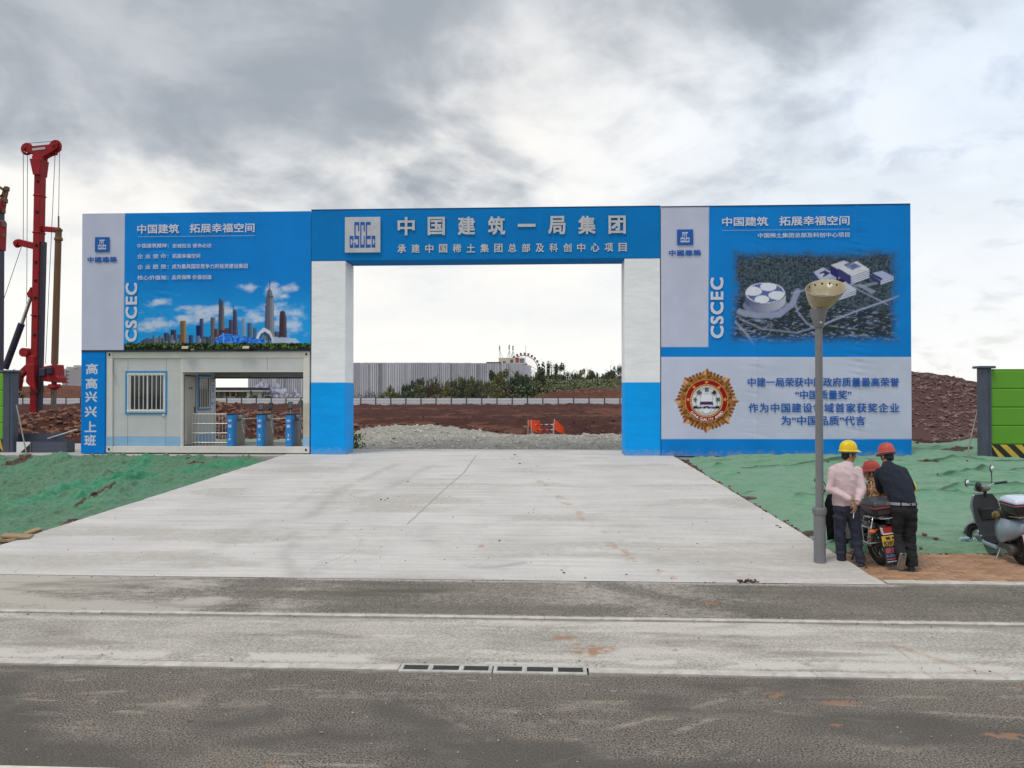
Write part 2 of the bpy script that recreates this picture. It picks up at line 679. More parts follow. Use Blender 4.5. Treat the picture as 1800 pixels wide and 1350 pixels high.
_a = np.concatenate([-np.geomspace(60, 3500, 14)[::-1], np.linspace(-50, 50, 41), np.geomspace(60, 3500, 14)])
_b = np.concatenate([-np.geomspace(20, 2500, 10)[::-1], np.linspace(-15, 60, 76), np.geomspace(66, 3800, 18)])
grid('ground', _a, _b, g_z, M_SOIL2)


# road nearest the camera
def road_paint(x, y):
    n = fbm(x * .9, y * 2.2, 3, 5)
    dust = sstep(n, .48, .74) * .34
    dust = np.maximum(dust, sstep(fbm(x * .9 + y * .5, y * 4.2 - x * .35, 23, 6, .62), .56, .78) * .5)
    dust = np.maximum(dust, sstep(fbm(x * 1.8 + y, y * 11, 27, 5, .6), .60, .70) * .65 * sstep(fbm(x * .6, y * 1.0, 29, 3), .42, .6))
    # two faint curved wheel sweeps and pale scrapes
    for cx, cy, rad, wd, am in ((-3.2, 1.5, 4.6, .30, .55), (-3.2, 1.5, 5.25, .25, .35), (6.5, -3.5, 9.2, .35, .40)):
        d = np.abs(np.hypot(x - cx, y - cy) - rad)
        dust = np.maximum(dust, (1 - sstep(d, .0, wd)) * am * sstep(fbm(x * 3, y * 3, 9), .38, .6))
    tr = sstep(fbm(x * 5, y * 9, 43, 4), .36, .62)
    for pts in (((1000, 1300), (1220, 1245), (1330, 1212)), ((960, 1345), (1180, 1290), (1380, 1216)), ((1330, 1222), (1560, 1248), (1800, 1262)), ((1360, 1250), (1600, 1275), (1800, 1300)), ((620, 1215), (760, 1250), (860, 1300)), ((0, 1225), (160, 1218), (320, 1212)), ((1080, 1215), (1400, 1225), (1800, 1225))):
        d = segdist(x, y, [(lambda g: (g.x, g.y))(gnd(*p)) for p in pts])
        dust = np.maximum(dust, (1 - sstep(d, .01, .07)) * .55 * tr)
    dark = sstep(fbm(x * .6, y * 1.2, 41, 4), .46, .68) * .85
    mud = np.zeros_like(x)
    for px, py, rx, ry, am in ((1355, 1221, .09, .05, 1), (1478, 1235, .12, .045, 1), (1765, 1294, .13, .045, 1), (1470, 1275, .07, .025, .8), (55, 1219, .05, .02, .9),
                               (485, 1347, .05, .02, 1), (1772, 1248, .04, .02, .7), (1790, 1206, .09, .03, .6), (1424, 1225, .05, .02, .45), (1700, 1312, .35, .02, .35)):
        g = gnd(px, py)
        q = np.hypot((x - g.x) / rx, (y - g.y) / ry)
        mud = np.maximum(mud, (1 - sstep(q, .2, 2.2)) * am * (.35 + .9 * sstep(fbm(x * 14, y * 22, 77, 3), .36, .62)))
    dust = np.maximum(dust, (1 - sstep(np.abs(y - 6.86), .0, .10)) * .35)
    return dust, mud, dark


_xs = np.concatenate([-np.geomspace(6.4, 120, 12)[::-1], np.linspace(-6, 6, 520), np.geomspace(6.4, 120, 12)])
_ys = np.concatenate([np.linspace(-14, 4.2, 12), np.linspace(4.4, 6.86, 130)])
road = grid('road', _xs, _ys, lambda x, y: 0 * x + .004 * (fbm(x * 1.3, y * 1.3, 5, 3) - .5), M_ASPH, road_paint)


def gut_paint(x, y):
    n = fbm(x * .45, y * 2.8, 13, 5)
    dust = np.maximum(sstep(n, .46, .72) * .8, (1 - sstep(np.abs(y - 7.17), .02, .22)) * sstep(fbm(x * 2, y * 5, 4), .30, .55) * 1.0)
    dust = np.maximum(dust, (1 - sstep(np.abs(y - 8.3), .0, .16)) * .6)
    dark = sstep(fbm(x * .8 + 3, y * 3.2, 51, 5), .54, .72) * .55
    dark = np.maximum(dark, (1 - sstep(np.abs(y - 8.44), .0, .05)) * .75 * sstep(fbm(x * .8, y, 6), .35, .6))
    mud = np.zeros_like(x)
    for px, py, rx, ry, am in ((1032, 1143, .17, .14, 1), (1055, 1142, .22, .08, .55), (993, 1122, .12, .06, .75), (966, 1107, .10, .05, .45), (482, 1099, .09, .04, .55), (866, 1113, .03, .03, .9),
                               (1187, 1144, .03, .02, .8), (1303, 1189, .07, .03, .8), (1225, 1153, .05, .03, .35), (1113, 1170, .03, .02, .6)):
        g = gnd(px, py)
        mud = np.maximum(mud, (1 - sstep(np.hypot((x - g.x) / rx, (y - g.y) / ry), .2, 2.2)) * am * (.35 + .9 * sstep(fbm(x * 14, y * 22, 77, 3), .36, .62)))
    a, b = gnd(1570, 1136), gnd(1730, 1185)
    mud = np.maximum(mud, (1 - sstep(segdist(x, y, [(a.x, a.y), (b.x, b.y)]), .01, .12)) * .5)
    a, b = gnd(1568, 1135), gnd(1630, 1186)
    dark = np.maximum(dark, (1 - sstep(segdist(x, y, [(a.x, a.y), (b.x, b.y)]), .004, .025)) * .5)
    return dust, mud, dark


_xs2 = np.concatenate([-np.geomspace(8, 120, 10)[::-1], np.linspace(-7.5, 7.5, 420), np.geomspace(8, 120, 10)])
lane = grid('gutter_lane', _xs2, np.linspace(7.02, 8.46, 60), lambda x, y: .006 + .006 * (fbm(x * 2, y * 3, 8, 3) - .5), M_GUT, gut_paint)


def lane_paint(x, y):
    n = fbm(x * .38, y * 1.6, 33, 5)
    left = 1 - sstep(x, -3.6, -2.2)
    mid_dark = sstep(x, -3.2, -2.2) * (1 - sstep(x, -.6, .8))
    right = sstep(x + (10.2 - y) * .4, 2.4, 3.5)
    dust = sstep(n, .28, .66) * (.55 + .40 * left - .28 * mid_dark) + .30 * left + .06
    dust = dust * (1 - .85 * right) + .12 * right
    pale = (1 - sstep(np.abs(x - 1.2 - (10 - y) * .4), .2, 1.6)) * .55
    dust = np.maximum(dust, pale * (1 - right))
    dust = np.maximum(dust, (1 - sstep(10.22 - y, .02, .22)) * .75 * (1 - sstep(x, 4.4, 4.8)))
    dust = np.maximum(dust, (1 - sstep(y - 8.58, .02, .16)) * .55)
    # curved wheel sweep leaving the gate
    for cx, cy, rad, wd, am in ((-9.2, 8.9, 5.6, .6, .6), (3.2, 12.0, 3.1, .35, .5)):
        d = np.abs(np.hypot(x - cx, y - cy) - rad)
        dust = dust * (1 - (1 - sstep(d, 0, wd)) * am)
    dark = sstep(fbm(x * .5 + 7, y * 2.0, 61, 5), .46, .66) * (.30 + .45 * mid_dark + .25 * left)
    mud = np.zeros_like(x)
    for px, py, rx, ry, am in ((1250, 1061, .14, .08, .7), (60, 1056, .8, .16, .28)):
        g = gnd(px, py)
        mud = np.maximum(mud, (1 - sstep(np.hypot((x - g.x) / rx, (y - g.y) / ry), .3, 1.6)) * am)
    return np.clip(dust, 0, 1), mud, dark


lane2 = grid('cycle_lane', np.concatenate([-np.geomspace(11, 120, 10)[::-1], np.linspace(-10.5, 10, 480), np.geomspace(11, 120, 10)]), np.linspace(8.60, 10.22, 70), lambda x, y: .006 + .005 * (fbm(x * 2, y * 2, 18, 3) - .5), M_LANE, lane_paint)


# the concrete ramp up to the gate
def apron_paint(x, y):
    dust = sstep(fbm(x * .35, y * 1.1, 71, 5), .46, .72) * .6
    dark = np.zeros_like(x)
    S_ = lambda px, py: (lambda g: (g.x, g.y))(gnd(px, py, 0, .0603, 10.3))
    br = sstep(fbm(x * 2.0, y * 2.0, 5, 4), .25, .55)
    for pts, wd, am in (
            ([(838, 800), (815, 832), (780, 862), (745, 895), (716, 922)], .026, .95),
            ([(620, 940), (634, 948), (632, 960), (612, 974), (575, 990), (545, 1003)], .022, .5),
            ([(622, 940), (638, 946), (640, 962), (618, 978), (585, 995)], .018, .4),
            ([(470, 920), (720, 921), (900, 922)], .014, .55), ([(370, 946), (560, 947), (700, 952)], .012, .45)):
        d = segdist(x, y, [S_(*p) for p in pts])
        dark = np.maximum(dark, (1 - sstep(d, wd * .3, wd)) * am)
    for pts, wd, am in (([(700, 815), (600, 860), (530, 920), (505, 975), (520, 1010)], .30, .42), ([(765, 815), (670, 865), (600, 920), (560, 970), (560, 1010)], .26, .36),
                        ([(860, 880), (770, 900), (745, 945), (800, 985), (880, 1000)], .3, .28), ([(810, 997), (870, 998), (920, 990)], .12, .55),
                        ([(1160, 985), (1000, 998)], .25, .35), ([(640, 800), (560, 860), (440, 930), (330, 1000)], .26, .26)):
        d = segdist(x, y, [S_(*p) for p in pts])
        dark = np.maximum(dark, (1 - sstep(d, .02, wd)) * am * br)
    mud = np.zeros_like(x)
    for pts, wd, am in (([(905, 800), (925, 825), (980, 870), (1040, 925), (1100, 975), (1180, 1015)], .30, .60), ([(700, 850), (650, 905), (635, 930)], .16, .35)):
        d = segdist(x, y, [S_(*p) for p in pts])
        mud = np.maximum(mud, (1 - sstep(d, .02, wd)) * am * sstep(fbm(x * 5, y * 4, 15, 3), .42, .7))
    for px, py, q in ((846, 961, .05), (670, 962, .03), (900, 806, .06), (636, 931, .03)):
        g = S_(px, py)
        mud = np.maximum(mud, (1 - sstep(np.hypot(x - g[0], (y - g[1]) * .7), q * .4, q * 1.6)))
    dark = np.maximum(dark, (1 - sstep(y - 10.22, .0, .05)) * .35)
    return dust, mud, dark


_u01 = np.linspace(0, 1, 430)
apron = grid('concrete_ramp', _u01, np.linspace(10.24, 24.2, 430), lambda x, y: apron_z(y) + .006 + .004 * (fbm(x, y, 2, 3) - .5), M_CONC, apron_paint,
             xf=lambda u, y: apron_l(y) + u * (apron_r(y) - apron_l(y)) + .05 * (fbm(y * 4.0, y * 0 + 5 * (u > .5), 19, 4) - .5) * ((u < .001) | (u > .999)))
# its side walls
sk = MB()
for ff, sgn in ((apron_l, 1), (apron_r, -1)):
    ys_ = np.linspace(10.24, 22, 12)
    for y0, y1 in zip(ys_[:-1], ys_[1:]):
        a, b = ff(y0) + sgn * .003, ff(y1) + sgn * .003
        za, zb = float(apron_z(y0)) - .006, float(apron_z(y1)) - .006
        sk.add([(a, y0, -.3), (b, y1, -.3), (b, y1, zb), (a, y0, za)], [(0, 1, 2, 3)])
structure(sk.build('ramp_side', M_PLAT, smooth=0))

# kerb lines: pale bands of kerb stones lying flush in the road
M_KERB = mat('pale kerb stone', (.52, .49, .43), .85, 0, .2, 4, .35, 60, dirt=.75, dirt_col=(.27, .24, .20))
ME_K = {}


def kerb_line(y0, y1, z, x0, x1, step, name='kerb', gap=None, h=.2):
    root = structure(thing(name, None, None, (0, (y0 + y1) / 2, 0)))
    del_keys = [k for k in root.keys() if k not in ('kind',)]
    for k in del_keys:
        del root[k]
    me = MB().box(-step / 2 + .001, step / 2 - .001, -(y1 - y0) / 2, (y1 - y0) / 2, -h, 0).mesh('kerb_stone', 0, .003)
    x = x0 + step / 2
    while x < x1:
        if gap is None or not (gap[0] < x < gap[1]):
            put('kerb_stone', me, M_KERB, root, (x, 0, z + random.uniform(-.003, .003)))
        x += step
    return root


kerb_line(6.88, 7.00, .016, -1.35 - 13 * .997, -1.36, .997)
kerb_line(6.88, 7.00, .016, .36, 14, .997)
kerb_line(8.49, 8.57, .020, -14, 14, .997)
kerb_line(10.26, 10.42, .024, 4.42, 14, .997)
structure(MB().box(-60, -14, 6.87, 7.01, -.2, .016).box(14, 60, 6.87, 7.01, -.2, .016).box(-60, -14, 8.47, 8.59, -.2, .02).box(14, 60, 8.47, 8.59, -.2, .02).build('kerb', M_KERB, smooth=0))
# white lane line at the very edge of the view
g0 = gnd(70, 1349)
structure(MB().box(g0.x - 4, g0.x + .55, g0.y - .15, g0.y, -.01, .008).build('lane_marking', mat('road paint', (.66, .62, .54), .8, 0, .15, 6, .3), smooth=0))

# brick pavement on the right
M_BRK = []
for i, c in enumerate(((.40, .225, .125), (.36, .20, .11), (.43, .255, .15), (.38, .235, .15), (.33, .19, .115))):
    M_BRK.append(mat('paving brick %s' % 'abcde'[i], c, .88, 0, .16, 9, .4, 90, dirt=.35, dirt_col=(.46, .40, .34)))
pav = structure(bpy.data.objects.new('pavement', None)); COL.objects.link(pav)
pav.location = (4.4, 10.42, -.025)
structure(MB().box(apron_r(11) - .3, 60, 10.40, 12.30, -.3, -.030).build('pavement_bed', mat('jointing sand', (.26, .17, .11), .95, 0, .2, 20, .3), smooth=0))
BL, BWD = .24, .125
br_me = [MB().box(-BL / 2 + .004, BL / 2 - .004, -BWD / 2 + .004, BWD / 2 - .004, -.04, .022).mesh('brick', 0, .004) for _ in M_BRK]
for me, m_ in zip(br_me, M_BRK):
    me.materials.append(m_)
rest = MB()
nb = 0
for j in range(15):
    y = 10.42 + BWD * (j + .5)
    for i in range(48):
        x = 4.20 + BL * (i + (.5 if j % 2 else 0))
        if x < apron_r(y) - .12:
            continue
        z = -.025 + random.uniform(-.004, .004)
        if x < 8.9:
            if nb < 299:
                put('brick', random.choice(br_me), None, pav, (x - 4.4, y - 10.42, z + .025))
                nb += 1
                continue
        rest.box(x - BL / 2 + .004, x + BL / 2 - .004, y - BWD / 2 + .004, y + BWD / 2 - .004, -.08, z + .022)
stuff(rest.build('brick_rows', M_BRK[0], pav, smooth=0, w=True))

# ------------------------------------------------------------------ platform under the cabin
pm = MB().box(-40, apron_l(21.9) - .0, 21.62, 26.5, -.3, .70)
structure(pm.build('platform', M_PLAT, smooth=0, bevel=.015))
structure(MB().box(3.6, 10.3, 21.85, 23.2, -.3, .66).build('footing', M_PLAT, smooth=0))


# ------------------------------------------------------------------ dust nets over bare soil
def net_mat(name, c1, c2, c3, stretch=(1.6, 1.3, 1)):
    m = bpy.data.materials.new(name)
    m.use_nodes = True
    t = NT(m.node_tree)
    out = t.n('ShaderNodeOutputMaterial')
    co = t.n('ShaderNodeTexCoord').outputs['Object']
    pa = t.n('ShaderNodeSeparateColor', {0: t.n('ShaderNodeVertexColor', layer_name='paint').outputs[0]})
    a = t.noise(t.v('MULTIPLY', co, (.5, 1.2, 1)), .8, 5, .6)
    b = t.noise(t.v('MULTIPLY', co, (1.2, 5, 1)), 3.5, 6, .65)
    c = t.mix(t.ss(a, .35, .65), c1, c2)
    c = t.mix(t.m('MULTIPLY', t.ss(b, .42, .72), .75), c, c3)
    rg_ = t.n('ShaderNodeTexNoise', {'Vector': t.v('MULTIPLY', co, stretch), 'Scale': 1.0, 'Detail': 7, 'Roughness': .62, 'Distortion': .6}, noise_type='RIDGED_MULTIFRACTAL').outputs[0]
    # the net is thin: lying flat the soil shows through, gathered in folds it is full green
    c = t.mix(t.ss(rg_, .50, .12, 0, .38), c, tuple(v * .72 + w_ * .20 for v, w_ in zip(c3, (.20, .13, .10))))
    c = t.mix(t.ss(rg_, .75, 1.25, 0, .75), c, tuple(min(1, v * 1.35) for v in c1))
    c = t.mix(t.m('MULTIPLY', pa.outputs[0], .85), c, c1)
    wv = t.noise(co, 240, 2, .6)
    kk = t.ss(wv, .3, .7, .82, 1.15)
    c = t.mix(1.0, c, t.n('ShaderNodeCombineColor', {0: kk, 1: kk, 2: kk}).outputs[0], 'MULTIPLY')
    q = t.m('ADD', pa.outputs[1], t.m('MULTIPLY', t.m('SUBTRACT', t.noise(co, 14, 4, .7), .5), 1.5))
    c = t.mix(t.ss(q, .35, .6), c, (.060, .028, .018))
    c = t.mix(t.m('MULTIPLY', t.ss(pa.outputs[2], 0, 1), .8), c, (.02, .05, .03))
    bs = t.n('ShaderNodeBsdfPrincipled', {'Base Color': c, 'Roughness': .75, 'Specular IOR Level': .2, 'Sheen Weight': .25})
    bp = t.n('ShaderNodeBump', {'Strength': 1.0, 'Distance': .085, 'Height': t.m('ADD', t.m('MULTIPLY', rg_, .5), t.m('MULTIPLY', t.noise(t.v('MULTIPLY', co, stretch), 5.0, 5, .65), .6))})
    t.link(bp.outputs[0], bs.inputs['Normal'])
    t.link(bs.outputs[0], out.inputs[0])
    return m


M_NETL = net_mat('worn green net', (.040, .250, .122), (.066, .225, .115), (.118, .200, .115))


def netl_z(x, y):
    e = sstep(apron_l(y) - x, .0, .8)
    base = np.clip((y - 11.2) * .055, 0, .56) + .03
    lum = (fbm(x * .55, y * .9, 101, 4) - .45) * .36 + (fbm(x * 2.1, y * 3.0, 103, 4) - .5) * .20
    wx = x + .5 * (fbm(x * .6, y * .6, 108, 3) - .5)
    cr = (ridge(wx * 1.5 + y * .25, y * .40, 105, 2) ** 4) * .14 + (ridge(wx * 3.4 - y * .6, y * 1.3, 107, 2) ** 3) * .10 + (ridge(wx * 8 + y * 1.5, y * 5.5, 109, 2) ** 3) * .052
    z = base + (lum + cr - .05) * (.25 + .75 * e)
    z = z - .05 * (1 - e)
    for pts in NETL_FOLD:
        d = segdist(x, y, pts)
        z = z + .10 * (1 - sstep(d, .0, .16)) * (.5 + .8 * fbm(x * 1.5, y * 1.5, 131, 3))
    return z


_g = lambda px, py: (lambda p: (p.x, p.y))(gnd(px, py, .05, .055, 11.2))
NETL_FOLD = [[_g(20, 895), _g(120, 862), _g(230, 838), _g(262, 806)], [_g(120, 885), _g(230, 842), _g(400, 815), _g(470, 812)]]
NETL_HOLE = [([_g(140, 890), _g(165, 878), _g(190, 866), _g(230, 858)], .10), ([_g(112, 920), _g(130, 912)], .12), ([_g(15, 815), _g(45, 808)], .24), ([_g(335, 814), _g(352, 813)], .14), ([_g(262, 805), _g(264, 803)], .15), ([_g(60, 935), _g(85, 932)], .12)]


def netl_c(x, y):
    mud = np.zeros_like(x); fold = np.zeros_like(x)
    for pts, wd in NETL_HOLE:
        mud = np.maximum(mud, 1 - sstep(segdist(x, y, pts), wd * .3, wd * 1.3))
    for pts in NETL_FOLD:
        fold = np.maximum(fold, 1 - sstep(segdist(x, y, pts), .06, .4))
    return fold, mud, np.zeros_like(x)


_us = np.concatenate([np.linspace(0, 8.5, 420), np.geomspace(8.7, 30, 30)])
netl = grid('green_net', -_us, np.concatenate([np.linspace(11.2, 21.55, 420)]), netl_z, M_NETL, netl_c, None, xf=lambda u, y: apron_l(y) - .01 + u)
tag(netl, 'crumpled dark green dust net beside the guard cabin side of the ramp', 'dust net', 'dust nets over bare soil')
M_NETR = net_mat('pale green net', (.115, .310, .175), (.160, .345, .212), (.240, .375, .270), (.8, 3.0, 1))
nb_ = grid('green_net', np.linspace(-14.5, -7.0, 120), np.linspace(25.4, 27.6, 60), lambda x, y: .76 + .10 * ridge(x * 1.2, y * 2.4, 121, 3) ** 3 + .1 * (fbm(x, y, 122, 3) - .4), M_NETR, lambda x, y: (0 * x, 0 * x, 0 * x), None)
tag(nb_, 'strip of green dust net behind the turnstiles at the foot of the soil heap', 'dust net', 'dust nets over bare soil')
# soil verge at the foot of it
structure(MB().box(-60, -8.85, 10.24, 11.6, -.3, .05).build('verge', M_SOIL2, smooth=0))

_h = lambda px, py: (lambda p: (p.x, p.y))(gnd(px, py, .07, .058, 12.2))
NETR_HOLE = [([_h(1180, 800), _h(1205, 812), _h(1230, 830)], .14), ([_h(1296, 871), _h(1318, 874)], .2), ([_h(1245, 843), _h(1256, 847)], .18), ([_h(1622, 817), _h(1640, 818)], .15), ([_h(1420, 935), _h(1426, 938)], .12),
             ([_h(1628, 819), _h(1636, 819)], .2), ([_h(1606, 797), _h(1700, 791)], .2)]
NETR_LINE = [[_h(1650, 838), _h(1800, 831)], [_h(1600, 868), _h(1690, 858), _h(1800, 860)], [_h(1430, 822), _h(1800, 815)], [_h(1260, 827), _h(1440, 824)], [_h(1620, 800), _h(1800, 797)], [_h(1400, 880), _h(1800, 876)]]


def netr_z(x, y):
    e = sstep(x - apron_r(y), .0, .7)
    base = np.clip((y - 12.1) * .058, 0, .60) + .05 + .25 * sstep(y, 23, 26) * sstep(x, 10, 11)
    lum = (fbm(x * .28, y * 1.3, 111, 4) - .45) * .24 + (fbm(x * .9, y * 4.2, 113, 4) - .5) * .12
    wy = y + .35 * (fbm(x * .35, y * .5, 118, 3) - .5)
    cr = (ridge(x * .13, wy * 1.3, 115, 2) ** 5) * .16 + (ridge(x * .4 + y * .2, wy * 3.6, 117, 2) ** 4) * .11 + (ridge(x * 1.6 + y * .8, wy * 9.0, 119, 2) ** 3) * .048
    f = sstep(y, 12.1, 12.5)
    z = base + (lum + cr - .03) * (.25 + .75 * e) * (.35 + .65 * f)
    for pts in NETR_LINE:
        d = segdist(x, y, pts)
        z = z + .07 * (1 - sstep(d, .01, .10))
    z = z - .04 * (1 - e)
    return np.where(y < 12.36, np.minimum(z, -.06 + (y - 12.28) * 1.6), z)


def netr_c(x, y):
    mud = np.zeros_like(x); fold = np.zeros_like(x); dk = np.zeros_like(x)
    for pts, wd in NETR_HOLE:
        mud = np.maximum(mud, 1 - sstep(segdist(x, y, pts), wd * .3, wd * 1.3))
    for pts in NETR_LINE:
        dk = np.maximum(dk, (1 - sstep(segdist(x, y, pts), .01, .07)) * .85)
        fold = np.maximum(fold, (1 - sstep(segdist(x, y, pts), .03, .18)) * .7)
    wy = y + .35 * (fbm(x * .35, y * .5, 118, 3) - .5)
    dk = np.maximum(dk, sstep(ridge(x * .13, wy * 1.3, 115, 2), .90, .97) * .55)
    fold = np.maximum(fold, sstep(ridge(x * .4 + y * .2, wy * 3.6, 117, 2), .84, .95) * .6)
    return fold, mud, dk


_us = np.concatenate([np.linspace(0, 10.5, 430), np.geomspace(10.8, 40, 30)])
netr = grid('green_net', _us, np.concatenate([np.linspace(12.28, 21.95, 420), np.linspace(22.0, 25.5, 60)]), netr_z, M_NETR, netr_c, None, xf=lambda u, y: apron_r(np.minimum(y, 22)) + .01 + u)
tag(netr, 'pale green dust net with long creases behind the workers and scooter', 'dust net', 'dust nets over bare soil')


# ------------------------------------------------------------------ site ground behind the gate
def soil_z(x, y):
    n = (fbm(x * .12, y * .12, 201, 4) - .5) * .5 + (fbm(x * .7, y * .7, 203, 5) - .5) * .5 + (ridge(x * 1.3, y * 1.0, 207, 3) ** 2 - .4) * .22
    # ridge of dug soil behind the cabin and at the left edge of the site
    n = n + 1.15 * np.exp(-((x + 19) / 7.5) ** 2 - ((y - 36) / 4.5) ** 2) * (.6 + .8 * fbm(x * .5, y * .5, 211, 4))
    n = n + .55 * np.exp(-((x + 12) / 4) ** 2 - ((y - 33) / 3.) ** 2)
    n = n + .20 * np.exp(-((y - 104) / 8.) ** 2)
    return .60 + n * sstep(y, 23.0, 26)


_xs = np.concatenate([np.linspace(-75, -40, 60), np.linspace(-39.8, 16, 520), np.linspace(17, 60, 40)])
_ys = np.concatenate([np.linspace(22.7, 50, 260), np.geomspace(50.3, 112, 130)])
site = grid('soil_field', _xs, _ys, soil_z, M_SOIL)


# gravel heaps just inside the gate
def gravel_z(x, y):
    z = .60 + .05 * fbm(x, y, 221, 3)
    for cx, cy, rx, ry, h in ((-6.5, 29.0, 3.6, 2.4, .74), (-4.2, 29.2, 2.6, 2.0, .52), (-1.0, 27.4, 2.6, 1.7, .36), (1.6, 27.2, 2.2, 1.6, .30), (3.6, 27.6, 2.2, 1.6, .36), (.2, 26.0, 1.8, 1.2, .18), (-3.0, 26.0, 2.6, 1.3, .24), (-5.8, 26, 2.0, 1.2, .2), (3.4, 25.8, 1.8, 1.2, .2)):
        z = z + h * .55 * np.exp(-((x - cx) / rx) ** 2 - ((y - cy) / ry) ** 2)
    z = z + (fbm(x * 2.2, y * 2.2, 223, 4) - .5) * .18 + (fbm(x * 7, y * 7, 225, 3) - .5) * .13
    e = sstep(y, 23.9, 24.6) * (1 - sstep(y, 30.5, 32.5)) * sstep(x, -8.0, -6.9) * (1 - sstep(x, 5.5, 7))
    return z * e + .45 * (1 - e)


gravel = grid('gravel', np.linspace(-8.2, 6.6, 330), np.linspace(24.0, 32.3, 230), gravel_z, M_GRAV, None, 'stuff')
gravel['label'] = 'low heaps of pale grey gravel behind the gate opening'


def rocks(name, pts, m, label, kind='stuff'):
    """many small angular stones joined into one heap; pts: (x, y, z, size)"""
    base = []
    for k in range(6):
        bm = bmesh.new()
        bmesh.ops.create_icosphere(bm, subdivisions=1, radius=1)
        rr = random.Random(k)
        for v in bm.verts:
            v.co *= rr.uniform(.62, 1.1)
            v.co.z *= .62; v.co.x *= 1.15
        bm.verts.ensure_lookup_table()
        base.append((np.array([v.co[:] for v in bm.verts]), np.array([[v.index for v in f.verts] for f in bm.faces])))
        bm.free()
    co, fa, o = [], [], 0
    for x, y, z, s in pts:
        b, f = random.choice(base)
        q = np.array(Matrix.Rotation(random.uniform(0, 6.28), 3, Vector((random.uniform(-.5, .5), random.uniform(-.5, .5), 1)).normalized()))
        co.append(b @ q.T * s + (x, y, z)); fa.append(f + o); o += len(b)
    ob = raw(name, np.concatenate(co), np.concatenate(fa), m, None, kind, False)
    if label:
        ob['label'] = label
    return ob


M_STONE = mat('gravel stones', (.50, .48, .42), .9, 0, .55, 5, .2, 60)
pts = []
while len(pts) < 5200:
    x, y = random.uniform(-7.2, 5.6), random.uniform(24.2, 30.5)
    pts.append((x, y))
zz = gravel_z(np.array([p[0] for p in pts]), np.array([p[1] for p in pts]))
rocks('gravel_stones', [(p[0], p[1], z + .005, random.uniform(.018, .05) * (1.6 if random.random() < .05 else 1)) for p, z in zip(pts, zz)], M_STONE, 'loose stones scattered over the gravel heaps')

M_CLOD = mat('soil clods', (.105, .045, .034), .95, 0, .45, 2.5, .4, 30)
M_CLOD2 = mat('orange soil clods', (.20, .095, .06), .95, 0, .5, 2.5, .4, 30)
pts = [(random.uniform(-9, 7), random.uniform(31, 60)) for _ in range(1500)]
zz = soil_z(np.array([p[0] for p in pts]), np.array([p[1] for p in pts]))
rocks('soil_clods', [(p[0], p[1], z, random.uniform(.04, .13)) for p, z in zip(pts, zz)], M_CLOD, 'clods lying on the dark red soil behind the gate')
pts = [(random.gauss(-17, 6.5), random.gauss(33.5, 3.2)) for _ in range(3000)]
pts = [p for p in pts if p[1] > 27.5]
zz = soil_z(np.array([p[0] for p in pts]), np.array([p[1] for p in pts]))
rocks('soil_rubble', [(p[0], p[1], z, random.uniform(.05, .20)) for p, z in zip(pts, zz)], M_CLOD2, 'broken red soil and stones heaped behind the guard cabin')


# spoil hill at the right
def hill_z(x, y):
    r = sstep(y, 30.0, 41) * (1 - sstep(y, 44, 60))
    top = 4.05 - np.clip(x - 14.5, -8, 14) * .23
    n = (fbm(x * .35, y * .35, 301, 5) - .5) * .9 + (ridge(x * .9, y * .9, 303, 3) ** 2 - .4) * .35
    side = sstep(x, 4.0, 12.0) * (1 - sstep(x, 34, 46))
    return .55 + (np.maximum(top, .5) * r * side) + n * (.15 + .85 * r) * (1 - .85 * sstep(y, 38.5, 41.5)) * side


hill = grid('spoil_hill', np.linspace(5, 46, 200), np.linspace(28, 62, 170), hill_z, M_ROCKY)
pts = []
for _ in range(3200):
    x, y = random.uniform(11, 26), random.uniform(30.5, 39)
    if fbm(x * .5, y * .5, 77, 3) > .38 + .1 * random.random():
        pts.append((x, y))
zz = hill_z(np.array([p[0] for p in pts]), np.array([p[1] for p in pts]))
rocks('hill_rubble', [(p[0], p[1], z + .02, random.uniform(.04, .12) * (2.0 if random.random() < .06 else 1)) for p, z in zip(pts, zz)], mat('rubble stone', (.20, .125, .11), .92, 0, .4, 2.0, .4, 25), 'angular brown rubble on the slope of the spoil hill')

# =================================================================== GATE AND BILLBOARDS
GY = 22.0
BLUE = (.004, .222, .66)
M_LETW = mat('lilac white lettering', (.62, .65, .76), .6, 0, .05, 2)
M_BLUEB = mat('blue painted sheet', (.001, .188, .53), .6, 0, .07, 1.2, .12, 6, spec=.12, dirt=.05, dirt_col=(.05, .16, .34))
M_BLUEC = mat('bright blue column sheet', (.001, .34, .86), .55, 0, .08, 1.0, .6, 2.2, spec=.15, splash=.5, stretch=(1, 1, 3))
M_WHITEC = mat('white column sheet', (.84, .85, .86), .6, 0, .06, 1.0, .6, 2.0, stretch=(1, 1, 3), dirt=.14, dirt_col=(.5, .49, .46))
M_BACK = mat('galvanised backing', (.30, .31, .32), .5, .6, .15, 3)
M_LBLUE = mat('blue lettering', (.004, .10, .42), .6, 0, .05, 2)
M_STEEL = mat('brushed steel letter', (.50, .52, .55), .5, .1, .10, 3)


